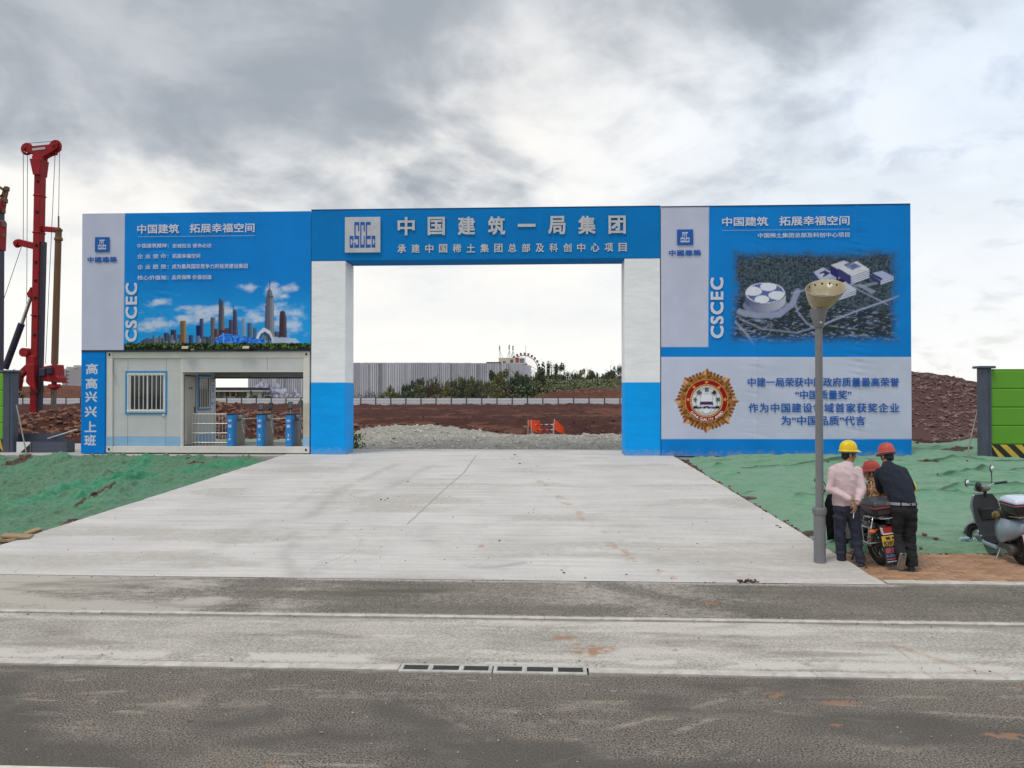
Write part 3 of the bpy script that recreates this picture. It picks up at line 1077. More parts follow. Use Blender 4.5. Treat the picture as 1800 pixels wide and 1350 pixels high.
def print_mat(name):
    m = bpy.data.materials.new(name)
    m.use_nodes = True
    t = NT(m.node_tree)
    out = t.n('ShaderNodeOutputMaterial')
    co = t.n('ShaderNodeTexCoord').outputs['Object']
    c = t.n('ShaderNodeVertexColor', layer_name='paint').outputs[0]
    k = t.ss(t.noise(co, .9, 5, .6), .3, .7, .94, 1.05)
    c = t.mix(1.0, c, t.n('ShaderNodeCombineColor', {0: k, 1: k, 2: k}).outputs[0], 'MULTIPLY')
    zz = t.n('ShaderNodeSeparateXYZ', {0: co}).outputs[2]
    q = t.m('ADD', t.ss(zz, .45, 0.0), t.m('MULTIPLY', t.m('SUBTRACT', t.noise(co, 6.0, 6, .7), .55), 1.6))
    c = t.mix(t.ss(q, .6, 1.2, 0, .5), c, (.36, .30, .24))
    bs = t.n('ShaderNodeBsdfPrincipled', {'Base Color': c, 'Roughness': .6, 'Specular IOR Level': .12})
    bp = t.n('ShaderNodeBump', {'Strength': .15, 'Distance': .01, 'Height': t.noise(t.v('MULTIPLY', co, (3, 1, 1)), 2.5, 4, .6)})
    t.link(bp.outputs[0], bs.inputs['Normal'])
    t.link(bs.outputs[0], out.inputs[0])
    return m


M_PRINT = print_mat('printed banner cloth')


class Art:
    """flat print drawn as arrays in the photo's measuring units, K samples per unit"""
    K = 2

    def __init__(s, x0, x1, y0, y1, col):
        s.x0, s.y0 = x0, y0
        s.w, s.h = int((x1 - x0) * s.K), int((y1 - y0) * s.K)
        s.a = np.zeros((s.h, s.w, 3)); s.a[:] = col
        gx, gy = np.meshgrid(np.arange(s.w), np.arange(s.h))
        s.X = x0 + (gx + .5) / s.K
        s.Y = y0 + (gy + .5) / s.K

    def mask(s, pts):
        ins = np.zeros(s.X.shape, bool)
        n = len(pts)
        for i in range(n):
            (ax, ay), (bx, by) = pts[i], pts[(i + 1) % n]
            if ay == by:
                continue
            c = ((ay > s.Y) != (by > s.Y)) & (s.X < (bx - ax) * (s.Y - ay) / (by - ay) + ax)
            ins ^= c
        return ins

    def blend(s, al, col):
        col = np.asarray(col)
        al = np.asarray(al, float)[..., None]
        s.a = s.a * (1 - al) + col * al

    def poly(s, pts, col, al=1.0):
        s.blend(s.mask(pts) * al, col)

    def line(s, pts, wd, col, al=1.0):
        s.blend((1 - sstep(segdist(s.X, s.Y, pts), wd * .4, wd * .75)) * al, col)

    def sample(s, px, py):
        i = np.clip((px - s.x0) * s.K - .5, 0, s.w - 1.001); j = np.clip((py - s.y0) * s.K - .5, 0, s.h - 1.001)
        i0, j0 = np.floor(i).astype(int), np.floor(j).astype(int)
        fi, fj = (i - i0)[..., None], (j - j0)[..., None]
        i1, j1 = np.minimum(i0 + 1, s.w - 1), np.minimum(j0 + 1, s.h - 1)
        return (s.a[j0, i0] * (1 - fi) + s.a[j0, i1] * fi) * (1 - fj) + (s.a[j1, i0] * (1 - fi) + s.a[j1, i1] * fi) * fj


def U(r, g, b):
    return np.array(S(r, g, b)) * .98


GREYP = np.array((.53, .56, .70))


def art_left():
    A = Art(143, 549, 364, 620, BLUE)
    X, Y = A.X, A.Y
    # sky of the printed skyline, fading up into plain blue
    f = sstep(Y, 470, 585)
    A.blend(f * .8, U(40, 165, 235))
    cl = lambda cx, cy, rx, ry: np.clip(1.25 - np.hypot((X - cx) / rx, (Y - cy) / ry), 0, 1)
    n = fbm(X * .05, Y * .10, 401, 6, .58)
    m = np.zeros_like(X)
    for c in ((275, 532, 26, 10), (370, 548, 80, 16), (270, 572, 45, 16), (480, 512, 26, 20), (492, 545, 36, 42), (440, 505, 28, 9), (448, 560, 40, 18), (515, 560, 30, 36), (330, 560, 60, 14), (506, 505, 20, 12)):
        m = np.maximum(m, cl(*c))
    m = m * sstep(Y, 478, 496); n = n * sstep(Y, 470, 492)
    A.blend(sstep(m * .62 + n * 1.05, .74, 1.12) * .66, U(176, 204, 238))
    A.blend(sstep(m * .62 + n * 1.05, 1.0, 1.3) * .60, U(226, 228, 236))

    def tower(x0, x1, top, base, c, c2=None, shape=None, st=2.2, hor=True):
        pts = shape or [(x0, top), (x1, top), (x1, base), (x0, base)]
        mk = A.mask(pts)
        g = np.clip((X - x0) / max(x1 - x0, 1), 0, 1)
        c = U(*c); c = c * .8; c2 = .82 * U(*(c2 or tuple(min(255, int(v * 1.7)) for v in (np.array(S(0, 0, 0)) + 60))))
        s_ = (np.sin((Y if hor else X) * 2 * PI / st) * .5 + .5) * .38 + .22 * (g > .42) * (g < .58)
        A.a[mk] = (c * (1 - g)[..., None] + c2 * g[..., None])[mk] * (1 - s_)[..., None][mk]

    # low city
    tower(247, 290, 594, 612, (70, 85, 115), (150, 160, 180), [(247, 600), (258, 594), (270, 596), (287, 590), (288, 612), (247, 612)])
    for x0, x1, tp, c, c2 in ((288, 298, 585, (35, 50, 95), (90, 120, 170)), (300, 310, 580, (40, 40, 60), (95, 100, 130)), (301, 309, 597, (30, 40, 70), (110, 130, 170)),
                              (317, 327, 565, (120, 95, 60), (200, 165, 100)), (312, 330, 588, (70, 100, 160), (130, 165, 215)), (332, 340, 589, (40, 60, 110), (90, 120, 170)),
                              (351, 358, 560, (50, 60, 110), (130, 130, 150)), (345, 354, 572, (25, 35, 100), (60, 70, 140)), (344, 352, 590, (80, 110, 170), (140, 170, 215)), (357, 367, 592, (45, 55, 70), (90, 100, 110)),
                              (370, 379, 558, (70, 70, 95), (170, 165, 175)), (376, 383, 578, (90, 60, 60), (140, 100, 95)), (384, 403, 577, (80, 55, 60), (120, 85, 85)),
                              (402, 409, 562, (60, 60, 105), (110, 110, 150)), (425, 432, 560, (120, 160, 210), (190, 215, 240)), (435, 444, 568, (60, 80, 120), (140, 160, 190)), (445, 452, 577, (60, 100, 150), (120, 160, 200)),
                              (482, 500, 583, (60, 75, 115), (150, 165, 190))):
        tower(x0, x1, tp, 612, c, c2)
    tower(317, 327, 564, 612, (110, 85, 55), (205, 168, 105))
    tower(384, 395, 524, 580, (55, 60, 80), (150, 150, 160), [(384.5, 524), (386, 524), (393, 530), (394.5, 552), (395, 580), (384, 580)])
    A.poly([(388.5, 527), (392.5, 531), (392.5, 534), (389, 532)], U(30, 90, 170))
    tower(409, 419, 545, 590, (60, 55, 85), (140, 130, 160), [(409.5, 546), (413, 543), (416, 548), (418, 570), (419, 590), (409, 590)], hor=False, st=3)
    A.line([(409.8, 545), (409.8, 537)], 1.2, U(60, 70, 110))
    tower(464, 482, 508, 598, (60, 75, 105), (175, 178, 190), [(470, 512), (473, 507), (478, 511), (481, 525), (482.5, 598), (464.5, 598), (467, 530)], hor=False, st=3.2)
    A.line([(474, 508), (474.6, 494)], 1.5, U(70, 90, 130))
    A.poly([(469, 524), (480, 524), (480, 520), (470, 519)], U(60, 75, 110), .6)
    tower(490, 504, 546, 598, (70, 50, 60), (110, 95, 115), [(492, 548), (496, 546), (501, 547), (503.5, 560), (504, 598), (490, 598), (491, 565)])
    rs_ = random.Random(12)
    for k in range(46):
        x0_ = rs_.uniform(250, 505); w_ = rs_.uniform(2.5, 6); tp_ = rs_.uniform(588, 602)
        g_ = rs_.randint(30, 120)
        tower(x0_, x0_ + w_, tp_, 612, (g_, g_ + 12, g_ + 40), (min(g_ + 70, 230), min(g_ + 85, 235), min(g_ + 110, 245)), st=1.8)
    # arch, stadium with cell facade
    A.line([(452, 597), (456, 587), (464, 579), (473, 584), (479, 598)], 5, U(215, 222, 235))
    A.line([(456, 597), (460, 588), (466, 585), (473, 590), (476, 598)], 3, U(60, 70, 95))
    A.poly([(478, 592), (520, 595), (530, 605), (478, 606)], U(190, 205, 225), .8)
    st = [(370, 606), (392, 585), (430, 592), (465, 597), (461, 605), (393, 608)]
    mk = A.mask(st)
    cel = ridge(X * .42, Y * .5, 409, 1)
    A.blend(mk * 1.0, U(40, 130, 240))
    A.blend(mk * sstep(cel, .72, .86) * .85, U(15, 50, 150))
    A.blend(mk * sstep(cel, .5, .1) * .5, U(150, 200, 250))
    A.line([(393, 586), (393, 608)], 1.3, U(120, 190, 255))
    A.poly([(400, 604), (450, 606), (430, 608), (400, 607)], U(170, 200, 240), .5)
    # belt of trees along the foot
    tl = 601 + 4 * fbm(X * .16, X * 0 + 3, 413, 4)
    mk = (Y > tl) & (X > 218)
    tr = fbm(X * .42, Y * .42, 417, 4)
    A.blend(mk, U(18, 32, 26))
    A.blend(mk * sstep(tr, .45, .66) * .95, U(74, 98, 40))
    A.blend(mk * sstep(tr, .60, .74) * .8, U(118, 142, 62))
    A.blend(mk * sstep(Y, 610, 615) * .85, U(8, 14, 26))
    # pale logo strip
    edge = 219.5 - (Y - 375) * .0105
    A.blend(1 - sstep(X, edge - .5, edge + .5), GREYP)
    return A


def art_right():
    A = Art(1158, 1606, 354, 808, BLUE)
    X, Y = A.X, A.Y
    edge = 1246.3 - (Y - 362) * .006
    # aerial view of the campus
    wob = (fbm(X * .05, Y * .05, 431, 4) - .5) * 14
    m = np.minimum(np.minimum(sstep(X + wob, 1276, 1304), 1 - sstep(X + wob, 1560, 1592)), np.minimum(sstep(Y + wob * .8, 430, 456), 1 - sstep(Y + wob * .6, 584, 614)))
    a0 = A.a.copy()
    A.blend(m, U(50, 62, 78))
    t = fbm(X * .34, Y * .42, 433, 4)
    A.blend(m * sstep(t, .42, .70) * .58, U(88, 110, 118))
    A.blend(m * sstep(t, .50, .30) * .60, U(26, 34, 56))
    A.blend(m * sstep(fbm(X * .7, Y * .8, 435, 3), .56, .74) * .40, U(128, 146, 142))
    low = sstep(Y + (X - 1400) * -.10, 520, 540)
    A.blend(m * low * .55, U(30, 32, 56))
    st = ridge(X * .05 + Y * .10, Y * .32 - X * .06, 437, 4)
    A.blend(m * low * sstep(st, .70, .88) * .85, U(165, 175, 205))
    A.blend(m * low * sstep(fbm(X * .12, Y * .25, 441, 4), .50, .68) * .75, U(46, 58, 44))
    # roads
    for pts, wd, al in (([(1300, 548), (1330, 555), (1370, 553), (1392, 535), (1402, 512)], 9, .8), ([(1392, 515), (1440, 505), (1470, 497), (1515, 503), (1548, 496)], 4, .6), ([(1448, 570), (1510, 545), (1560, 528), (1580, 520)], 3, .8),
                        ([(1395, 520), (1402, 548), (1418, 568), (1440, 580)], 3, .6), ([(1300, 560), (1340, 578), (1400, 585), (1450, 570)], 3, .5), ([(1500, 505), (1530, 520), (1560, 535)], 2.5, .6), ([(1293, 566), (1315, 590), (1325, 606)], 4, .7)):
        A.line(pts, wd, U(160, 168, 198), al)
    A.line([(1328 + 28 * math.cos(k * .35), 578 + 17 * math.sin(k * .35)) for k in range(19)], 1.2, U(150, 160, 185), .5)
    # round hall
    el = lambda cx, cy, rx, ry: np.hypot((X - cx) / rx, (Y - cy) / ry)
    A.blend((el(1346, 537, 40, 17) < 1) * .6, U(150, 158, 190))
    wall = (el(1345, 515, 36, 20) < 1) & (Y > 500) | ((np.abs(X - 1345) < 36) & (Y > 515) & (el(1345, 528, 36, 20) < 1)) | ((np.abs(X - 1345) < 36) & (Y > 512) & (Y < 528))
    fins = np.sin(X * 2 * PI / 3.2) * .5 + .5
    g = np.clip((X - 1309) / 72, 0, 1)
    A.a[wall] = (U(90, 96, 140) * (1 - g)[..., None] + U(205, 208, 226) * g[..., None])[wall] * (1 - .35 * fins)[..., None][wall]
    roof = el(1345, 515, 36, 19)
    A.blend(roof < 1, U(70, 78, 120)); A.blend(roof < .96, U(225, 228, 238)); A.blend(roof < .90, U(95, 110, 165))
    c0 = np.cos(R(-18)); s0 = np.sin(R(-18))
    xr, yr = (X - 1345) / 36, (Y - 515) / 19
    for k, rr_ in ((20, .40), (105, .36), (195, .42), (285, .40)):
        cx, cy = .60 * math.cos(R(k)), .60 * math.sin(R(k))
        A.blend((np.hypot((xr - cx), (yr - cy)) < rr_) & (roof < .90), U(222, 226, 238))

    def slab(top, hgt, ct, cl_, cr):
        # top: left, back, right, front corners
        l, b, r_, f = top
        dn = lambda p: (p[0], p[1] + hgt)
        mk1 = A.mask([l, f, dn(f), dn(l)]); mk2 = A.mask([f, r_, dn(r_), dn(f)])
        fl = (np.sin((Y - (X - f[0]) * (r_[1] - f[1]) / (r_[0] - f[0] + .01)) * 2 * PI / 3.4) * .5 + .5)
        A.blend(mk1, U(*cl_)); A.blend(mk2, U(*cr)); A.blend(mk2 * sstep(fl, .5, .8) * .75, U(70, 76, 120))
        A.poly([l, b, r_, f], U(*ct))
    slab([(1430, 478), (1447, 470), (1470, 483), (1443, 494)], 12, (185, 190, 214), (70, 74, 130), (190, 194, 220))
    A.poly([(1440, 480), (1450, 475), (1460, 480), (1448, 487)], U(60, 62, 110)); A.poly([(1441, 483), (1446, 480), (1450, 482), (1444, 486)], U(205, 208, 225))
    A.poly([(1446, 496), (1494, 488), (1500, 498), (1470, 504)], U(30, 26, 66), .8)
    slab([(1460, 466), (1483, 458), (1496, 463), (1474, 474)], 16, (205, 208, 224), (52, 48, 108), (180, 184, 214))
    slab([(1473, 471), (1506, 459), (1528, 473), (1496, 485)], 15, (214, 216, 226), (66, 62, 120), (214, 217, 232))
    A.poly([(1484, 467), (1501, 462), (1515, 468), (1498, 475)], U(130, 134, 170)); A.poly([(1494, 467), (1503, 464), (1509, 468), (1500, 472)], U(90, 110, 165))
    A.poly([(1483, 465), (1494, 461), (1497, 463), (1485, 468)], U(70, 70, 120), .8)
    slab([(1529, 481), (1551, 476), (1571, 486), (1548, 494)], 7, (170, 182, 220), (60, 62, 110), (205, 210, 230))
    A.poly([(1529, 481), (1533, 480), (1552, 490), (1548, 493)], U(40, 42, 84))
    slab([(1464, 503), (1486, 495), (1505, 509), (1474, 519)], 9, (196, 202, 226), (80, 84, 140), (208, 212, 232))
    A.poly([(1474, 505), (1485, 500), (1488, 507), (1480, 510)], U(60, 58, 108))
    A.poly([(1505, 500), (1512, 498), (1540, 512), (1532, 517)], U(180, 188, 214), .5)
    fade = (1 - m) * .0
    A.a = A.a * m[..., None] + a0 * (1 - m)[..., None]
    # pale strip and lower pale field
    A.blend((1 - sstep(X, edge - .5, edge + .5)) * (1 - sstep(Y, 609.5, 610.5)), GREYP)
    yb = 628.5 - (X - 1160) * .0006
    A.blend(sstep(Y, yb - .5, yb + .5) * (1 - sstep(Y, 771.2, 772.2)), GREYP * 1.03)
    A.blend((1 - sstep(np.abs(Y - yb), .5, 1.2)) * .6, U(230, 235, 245))
    # medal
    mx, my, MR = 1242, 704.5, 57.0
    dx, dy = X - mx, (Y - my)
    rr = np.hypot(dx, dy); th = np.arctan2(dx, -dy)
    k8 = (th / (PI / 4)) % 1
    tri = np.abs(k8 - .5) * 2                      # 1 at the points
    rmax = MR * (.905 - .02 * (1 - tri) + .09 * np.clip((tri - .70) / .30, 0, 1) + .012 * np.sign(np.sin(th * 48)))
    ray = np.sin(th * 48) > 0
    disk = rr < rmax
    point = tri > .72
    A.blend(disk * 1.0, U(196, 146, 104))
    A.blend(disk & ~point & ray, U(112, 62, 34))
    lit = ((th / (PI / 4) + .5) % 1) > .5
    A.blend(disk & point & lit, U(150, 82, 46)); A.blend(disk & point & ~lit, U(212, 165, 118))
    orn = fbm(dx * .35, dy * .35, 451, 3)
    A.blend((rr < MR * .80) & (rr > MR * .62), U(170, 116, 62))
    A.blend(((rr < MR * .80) & (rr > MR * .62)) * sstep(orn, .48, .56), U(104, 60, 30))
    A.blend(rr < MR * .665, U(212, 160, 96)); A.blend(rr < MR * .645, U(152, 24, 26)); A.blend(rr < MR * .505, U(222, 178, 120)); A.blend(rr < MR * .48, U(110, 30, 24)); A.blend(rr < MR * .46, U(226, 190, 140))
    A.blend(rr < MR * .445, U(232, 234, 242))
    gl = MR * .42
    for e in (.0, .45, .8):
        A.blend((np.abs(np.hypot(dx / (gl * max(e, .02)), dy / gl) - 1) < .06) * (rr < gl) * (.6 if e else 0), U(150, 140, 120))
    for yy in (-.5, -.16, .16, .5):
        A.blend((np.abs(dy - yy * gl) < .4) * (rr < gl) * .45, U(150, 140, 120))
    A.blend((np.abs(rr - gl) < .6) * .6, U(150, 140, 120))
    for k in range(5):
        a = R(-86 + k * 43)
        cx, cy = mx + math.sin(a) * MR * .57, my - math.cos(a) * MR * .57
        pts = [(cx + math.sin(a + j * PI / 5) * (3.4 if j % 2 == 0 else 1.5), cy - math.cos(a + j * PI / 5) * (3.4 if j % 2 == 0 else 1.5)) for j in range(10)]
        A.poly(pts, U(245, 170, 90))
    A.poly([(1229.5, 712), (1231, 706), (1253, 706), (1254.5, 712)], U(88, 40, 96)); A.poly([(1231, 707.2), (1253, 707.2), (1253, 708.5), (1231, 708.5)], U(30, 20, 60))
    A.poly([(1219, 718.3), (1219, 713.6), (1265, 713.6), (1265, 718.3)], U(26, 22, 56)); A.poly([(1226, 715.6), (1238, 715.6), (1238, 714.4), (1226, 714.4)], U(200, 205, 225)); A.poly([(1246, 715.6), (1258, 715.6), (1258, 714.4), (1246, 714.4)], U(200, 205, 225))
    for k in (1234, 1242, 1250):
        A.poly([(k - 1, 718.4), (k - 1, 716.5), (k + 1, 716.5), (k + 1, 718.4)], U(225, 228, 240))
    return A


def wrinkle(seams, seed, zlo=0.0):
    def f(X, Z):
        w = .006 * (fbm(X * .7, Z * .8, seed, 3) - .5)
        for sx, am in seams:
            d = np.abs(X - sx - .03 * (fbm(Z * .8, Z * 0 + 2, seed + 5, 3) - .5))
            w = w - .011 * np.exp(-(d / .035) ** 2)
            w = w + am * 1.9 * np.exp(-d / .26) * (ridge(Z * 5.2 + X * .8, X * .9, seed + 9, 2) - .55)
        w = w + .05 * np.exp(-(Z - .72) / .5) * (ridge(X * 1.1 + Z * .7, Z * .5, seed + 3, 2) - .5) * (Z < 2.5)
        return w
    return f


def banner(name, A, x0, x1, z0, z1, parent, nx, nz, warp, hole=None):
    gx, gz = np.meshgrid(np.linspace(x0, x1, nx), np.linspace(z0, z1, nz))
    yy = GY + warp(gx, gz)
    px, py = to_px(gx, np.full_like(gx, GY), gz)
    c = A.sample(px, py).reshape(-1, 3)
    o = root_loc(parent)
    co = np.stack([gx - o[0], yy - o[1], gz - o[2]], -1).reshape(-1, 3)
    i = np.arange(nx * nz).reshape(nz, nx)
    f = np.stack([i[:-1, :-1], i[:-1, 1:], i[1:, 1:], i[1:, :-1]], -1).reshape(-1, 4)
    return raw(name, co, f, M_PRINT, c, None, True, parent)


LOGO = [(285, 722, 400, 822), (285, 722, 312, 1095), (285, 995, 400, 1095), (365, 722, 400, 885), (365, 925, 400, 1095),
        (432, 288, 580, 378), (432, 288, 468, 822), (548, 288, 580, 575), (432, 722, 580, 822), (548, 722, 580, 1095), (432, 995, 580, 1095), (432, 925, 466, 1095),
        (615, 288, 752, 378), (615, 288, 648, 1095), (720, 288, 752, 575), (720, 722, 752, 1095), (615, 995, 752, 1095),
        (785, 288, 936, 378), (785, 288, 822, 1095), (785, 722, 936, 822), (785, 995, 936, 1095),
        (970, 722, 1080, 822), (970, 722, 1000, 1095), (970, 995, 1080, 1095), (1048, 722, 1080, 885), (1048, 925, 1080, 1095)]


def logo_mark(name, x0, x1, z0, z1, y, m, parent, th=.004):
    """the square emblem: five letters drawn as upright strokes"""
    mb = MB()
    sx, sz = (x1 - x0) / 1105, (z1 - z0) / 1115
    for i, (a, b, c, d) in enumerate(LOGO):
        mb.box(x0 + (a - 132) * sx, x0 + (c - 132) * sx, y - th - .0004 * (i % 5), y, z1 - (d - 130) * sz, z1 - (b - 130) * sz)
    return mb.build(name, m, parent, smooth=0, w=True)


def sign_text(parent, body, px, Y=GY - .024, m=None, bold=.022, name='lettering', warp=None, **k):
    return text_fit(name, body, pxrect(*px, GY), m or M_LETW, parent, Y, bold, warp=warp, **k)


# ---- left billboard
XL0, XL1 = -13.72, -6.885
ZB = .715
bl = thing('billboard', 'blue billboard over the guard cabin with printed skyline and pale logo strip', 'billboard', (XL0, GY, ZB), 0, 'billboards beside the gate')
wl = wrinkle([(-11.30, .012), (-8.42, .004)], 501)
banner('banner', art_left(), XL0, XL1, 3.75, 7.775, bl, 344, 202, wl)
fr = MB().box(XL0 + .01, XL1, GY + .05, GY + .42, 3.75, 7.765)
fr.build('backing_frame', M_BACK, bl, 0, .01, w=True)
MB().box(XL0, XL1, GY - .01, GY + .05, 3.70, 3.748).build('lower_rail', mat('dark rail', (.02, .025, .04), .5), bl, 0, w=True)
leg = MB().box(XL0 - .01, -13.01, GY + .005, GY + .42, ZB, 3.748)
leg.build('leg_board', mat('leg board blue', (.001, .215, .68), .6, 0, .06, 1.2, .1, 4, spec=.12), bl, 0, .01, w=True)
for k, ch in enumerate('高高兴兴上班'):
    cy = [648.5, 674, 697.5, 723.5, 750, 774][k]
    cx = 161.5 - (cy - 648) * .025
    sign_text(bl, ch, (cx - 10.5, cx + 10.5, cy - 9.5, cy + 9.5), GY + .002, bold=.03)
sign_text(bl, '中国建筑', (242, 315.5, 394, 411), warp=wl)
sign_text(bl, '拓展幸福空间', (334, 448, 392.3, 409.5), warp=wl)
a = pxrect(243, 449, 414.6, 416.2, GY)
MB().box(a[0], a[1], GY - .027, GY - .022, a[2], a[3]).build('underline', M_LETW, bl, 0, w=True)
for body, x0, x1, y0, y1 in (('中国建筑精神：', 242, 297, 428, 436.3), ('忠诚担当 使命必达', 303.7, 372.5, 428, 436), ('企 业 使 命：', 242, 297, 446.3, 454.8), ('拓展幸福空间', 303.7, 352.6, 446, 454.3),
                             ('企 业 愿 景：', 242, 297, 465, 473.5), ('成为最具国际竞争力的投资建设集团', 303, 436, 463.5, 472.8), ('核心价值观：', 242, 297, 484, 492.3), ('品质保障 价值创造', 303, 372.5, 483.3, 491.6)):
    sign_text(bl, body, (x0, x1, y0, y1), warp=wl, bold=.014)
sign_text(bl, 'CSCEC', (221, 242, 497.5, 601), bold=.035, vert=True, spacing=1.12, warp=wl)
a = pxrect(167.8, 193.2, 417, 443.2, GY)
MB().box(a[0], a[1], GY - .028, GY - .018, a[2], a[3]).build('logo_panel', M_LBLUE, bl, 0, w=True)
logo_mark('logo', a[0] + .05, a[1] - .05, a[2] + .02, a[3] - .02, GY - .029, M_LETW, bl)
sign_text(bl, '中國建築', (154.6, 206, 451.3, 461.5), m=M_LBLUE, bold=.035, spacing=1.15, warp=wl)

# ---- right billboard
XR0, XR1 = 3.20, 10.14
brd = thing('billboard', 'blue billboard with printed campus view over award medal and blue text', 'billboard', (XR0, GY, ZB), 0, 'billboards beside the gate')
wr = wrinkle([(5.86, .010), (8.67, .013)], 511)
banner('banner', art_right(), XR0, XR1, .70, 7.775, brd, 348, 354, wr)
MB().box(XR0, XR1 - .01, GY + .07, GY + .45, .68, 7.765).build('backing_frame', M_BACK, brd, 0, .01, w=True)
MB().box(XR0, XR1, GY - .012, GY + .07, 7.776, 7.80).build('top_trim', mat('dark trim', (.03, .05, .12), .5), brd, 0, w=True)
sign_text(brd, '中国建筑', (1269, 1350, 381.2, 398), warp=wr)
sign_text(brd, '拓展幸福空间', (1369.3, 1492.6, 379.3, 397), warp=wr)
a = pxrect(1269, 1492.6, 403.4, 405.2, GY)
MB().box(a[0], a[1], GY - .027, GY - .022, a[2], a[3]).build('underline', M_LETW, brd, 0, w=True)
sign_text(brd, '中国稀土集团总部及科创中心项目', (1332, 1492.6, 408.5, 418.5), bold=.016, warp=wr)
sign_text(brd, 'CSCEC', (1248.7, 1271.4, 488, 594.6), bold=.035, vert=True, spacing=1.12, warp=wr)
a = pxrect(1190, 1218, 403.5, 431, GY)
MB().box(a[0], a[1], GY - .028, GY - .018, a[2], a[3]).build('logo_panel', M_LBLUE, brd, 0, w=True)
logo_mark('logo', a[0] + .05, a[1] - .05, a[2] + .02, a[3] - .02, GY - .029, M_LETW, brd)
sign_text(brd, '中國建築', (1175.6, 1232, 439.3, 450), m=M_LBLUE, bold=.035, spacing=1.15, warp=wr)
for body, x0, x1, y0, y1, sp in (('中建一局荣获中国政府质量最高荣誉', 1314, 1580, 663.5, 679.8, 1.0), ('“中国质量奖”', 1397.5, 1496, 685.8, 702, 1.0), ('作为中国建设领域首家获奖企业', 1315.5, 1580, 708.5, 725, 1.12), ('为“中国品质”代言', 1373, 1521, 731, 747.3, 1.0)):
    sign_text(brd, body, (x0, x1, y0, y1), m=M_LBLUE, bold=.02, spacing=sp, warp=wr)


def ring_text(parent, body, a0, a1, rad, h, m, flip=False, mirror=False):
    """letters placed round the medal"""
    c = at(1242, 704.5, GY); o = root_loc(parent)
    n = len(body)
    for k, ch in enumerate(body):
        if ch == ' ':
            continue
        an = R(a0 + (a1 - a0) * k / max(n - 1, 1))
        me = text_mesh(ch, .03)
        nv = len(me.vertices)
        co = np.empty(nv * 3, np.float32); me.vertices.foreach_get('co', co); co = co.reshape(-1, 3)
        mid = (co.min(0) + co.max(0)) / 2; mid[2] = 0
        q = (co - mid) * h
        if ch in 'CHINAQULTYWRD':
            q = q * 1.25
        rot = -an if not flip else -an + PI
        x = q[:, 0] * math.cos(rot) - q[:, 1] * math.sin(rot); z = q[:, 0] * math.sin(rot) + q[:, 1] * math.cos(rot)
        X = c.x + rad * math.sin(an) + x; Z = c.z + rad * math.cos(an) + z
        co2 = np.stack([X - o[0], np.full(nv, GY - .024 - o[1]) - co[:, 2] * .0004 + wr(X, Z), Z - o[2]], -1).astype(np.float32)
        me.vertices.foreach_set('co', co2.ravel()); me.update(); me.materials.clear()
        yield put('lettering', me, m, parent)


M_MEDK = mat('medal black print', (.02, .02, .03), .6)
M_MEDW = mat('medal white print', (.75, .72, .72), .6)
PXM = 22.0 / FPX
join = []
for o_ in list(ring_text(brd, '中国质量奖', -84, 84, 57 * PXM * .34, .125, M_MEDK)) + list(ring_text(brd, 'CHINA QUALITY AWARD', 232, 128, 57 * PXM * .575, .082, M_MEDW, flip=True)):
    pass

# ---- portal
XP0, XP1 = -6.88, 3.19
po = thing('gate_portal', 'wide blue gate beam with raised silver characters on white and blue columns', 'gate', (-1.85, GY, ZB))
GD = .95
MB().box(XP0, XP1, GY, GY + GD, 6.325, 7.80).build('beam', M_BLUEB, po, 0, .012, w=True)
MB().box(XP0 - .004, XP1 + .004, GY - .008, GY + GD, 7.801, 7.822).build('beam_cap', mat('beam cap', (.03, .10, .25), .5), po, 0, w=True)
for x0, x1 in ((XP0, -5.86), (2.165, XP1)):
    c_ = MB().box(x0 + .004, x1 - .004, GY + .004, GY + GD - .004, ZB - .1, 2.785)
    low = c_.build('column_base', M_BLUEC, po, 0, .012, w=True)
    MB().box(x0 + .008, x1 - .008, GY + .008, GY + GD - .008, 2.785, 6.322).build('column', M_WHITEC, po, 0, .012, w=True)
a = pxrect(607, 669.3, 382, 444.7, GY)
MB().box(a[0], a[1], GY - .06, GY - .003, a[2], a[3]).build('logo_panel', M_STEEL, po, 0, .006, w=True)
logo_mark('logo', a[0], a[1], a[2], a[3], GY - .061, M_LBLUE, po)
big = '中国建筑一局集团'
for k, ch in enumerate(big):
    cx = 714.3 + k * 52.9
    cy = 398.0 - k * .37
    hw, hh = (15.2, 16.2)
    if ch == '一':
        hw, hh = 15.6, 2.8
    text_fit('character', ch, pxrect(cx - hw, cx + hw, cy - hh, cy + hh, GY), M_STEEL, po, GY - .003, .03, depth=.03)
sml = '承建中国稀土集团总部及科创中心项目'
for k, ch in enumerate(sml):
    cx = 706.4 + k * 24.25
    cy = 437.3 - k * .16
    text_fit('character', ch, pxrect(cx - 7.3, cx + 7.3, cy - 7.6, cy + 7.6, GY), M_STEEL, po, GY - .003, .028, depth=.015)

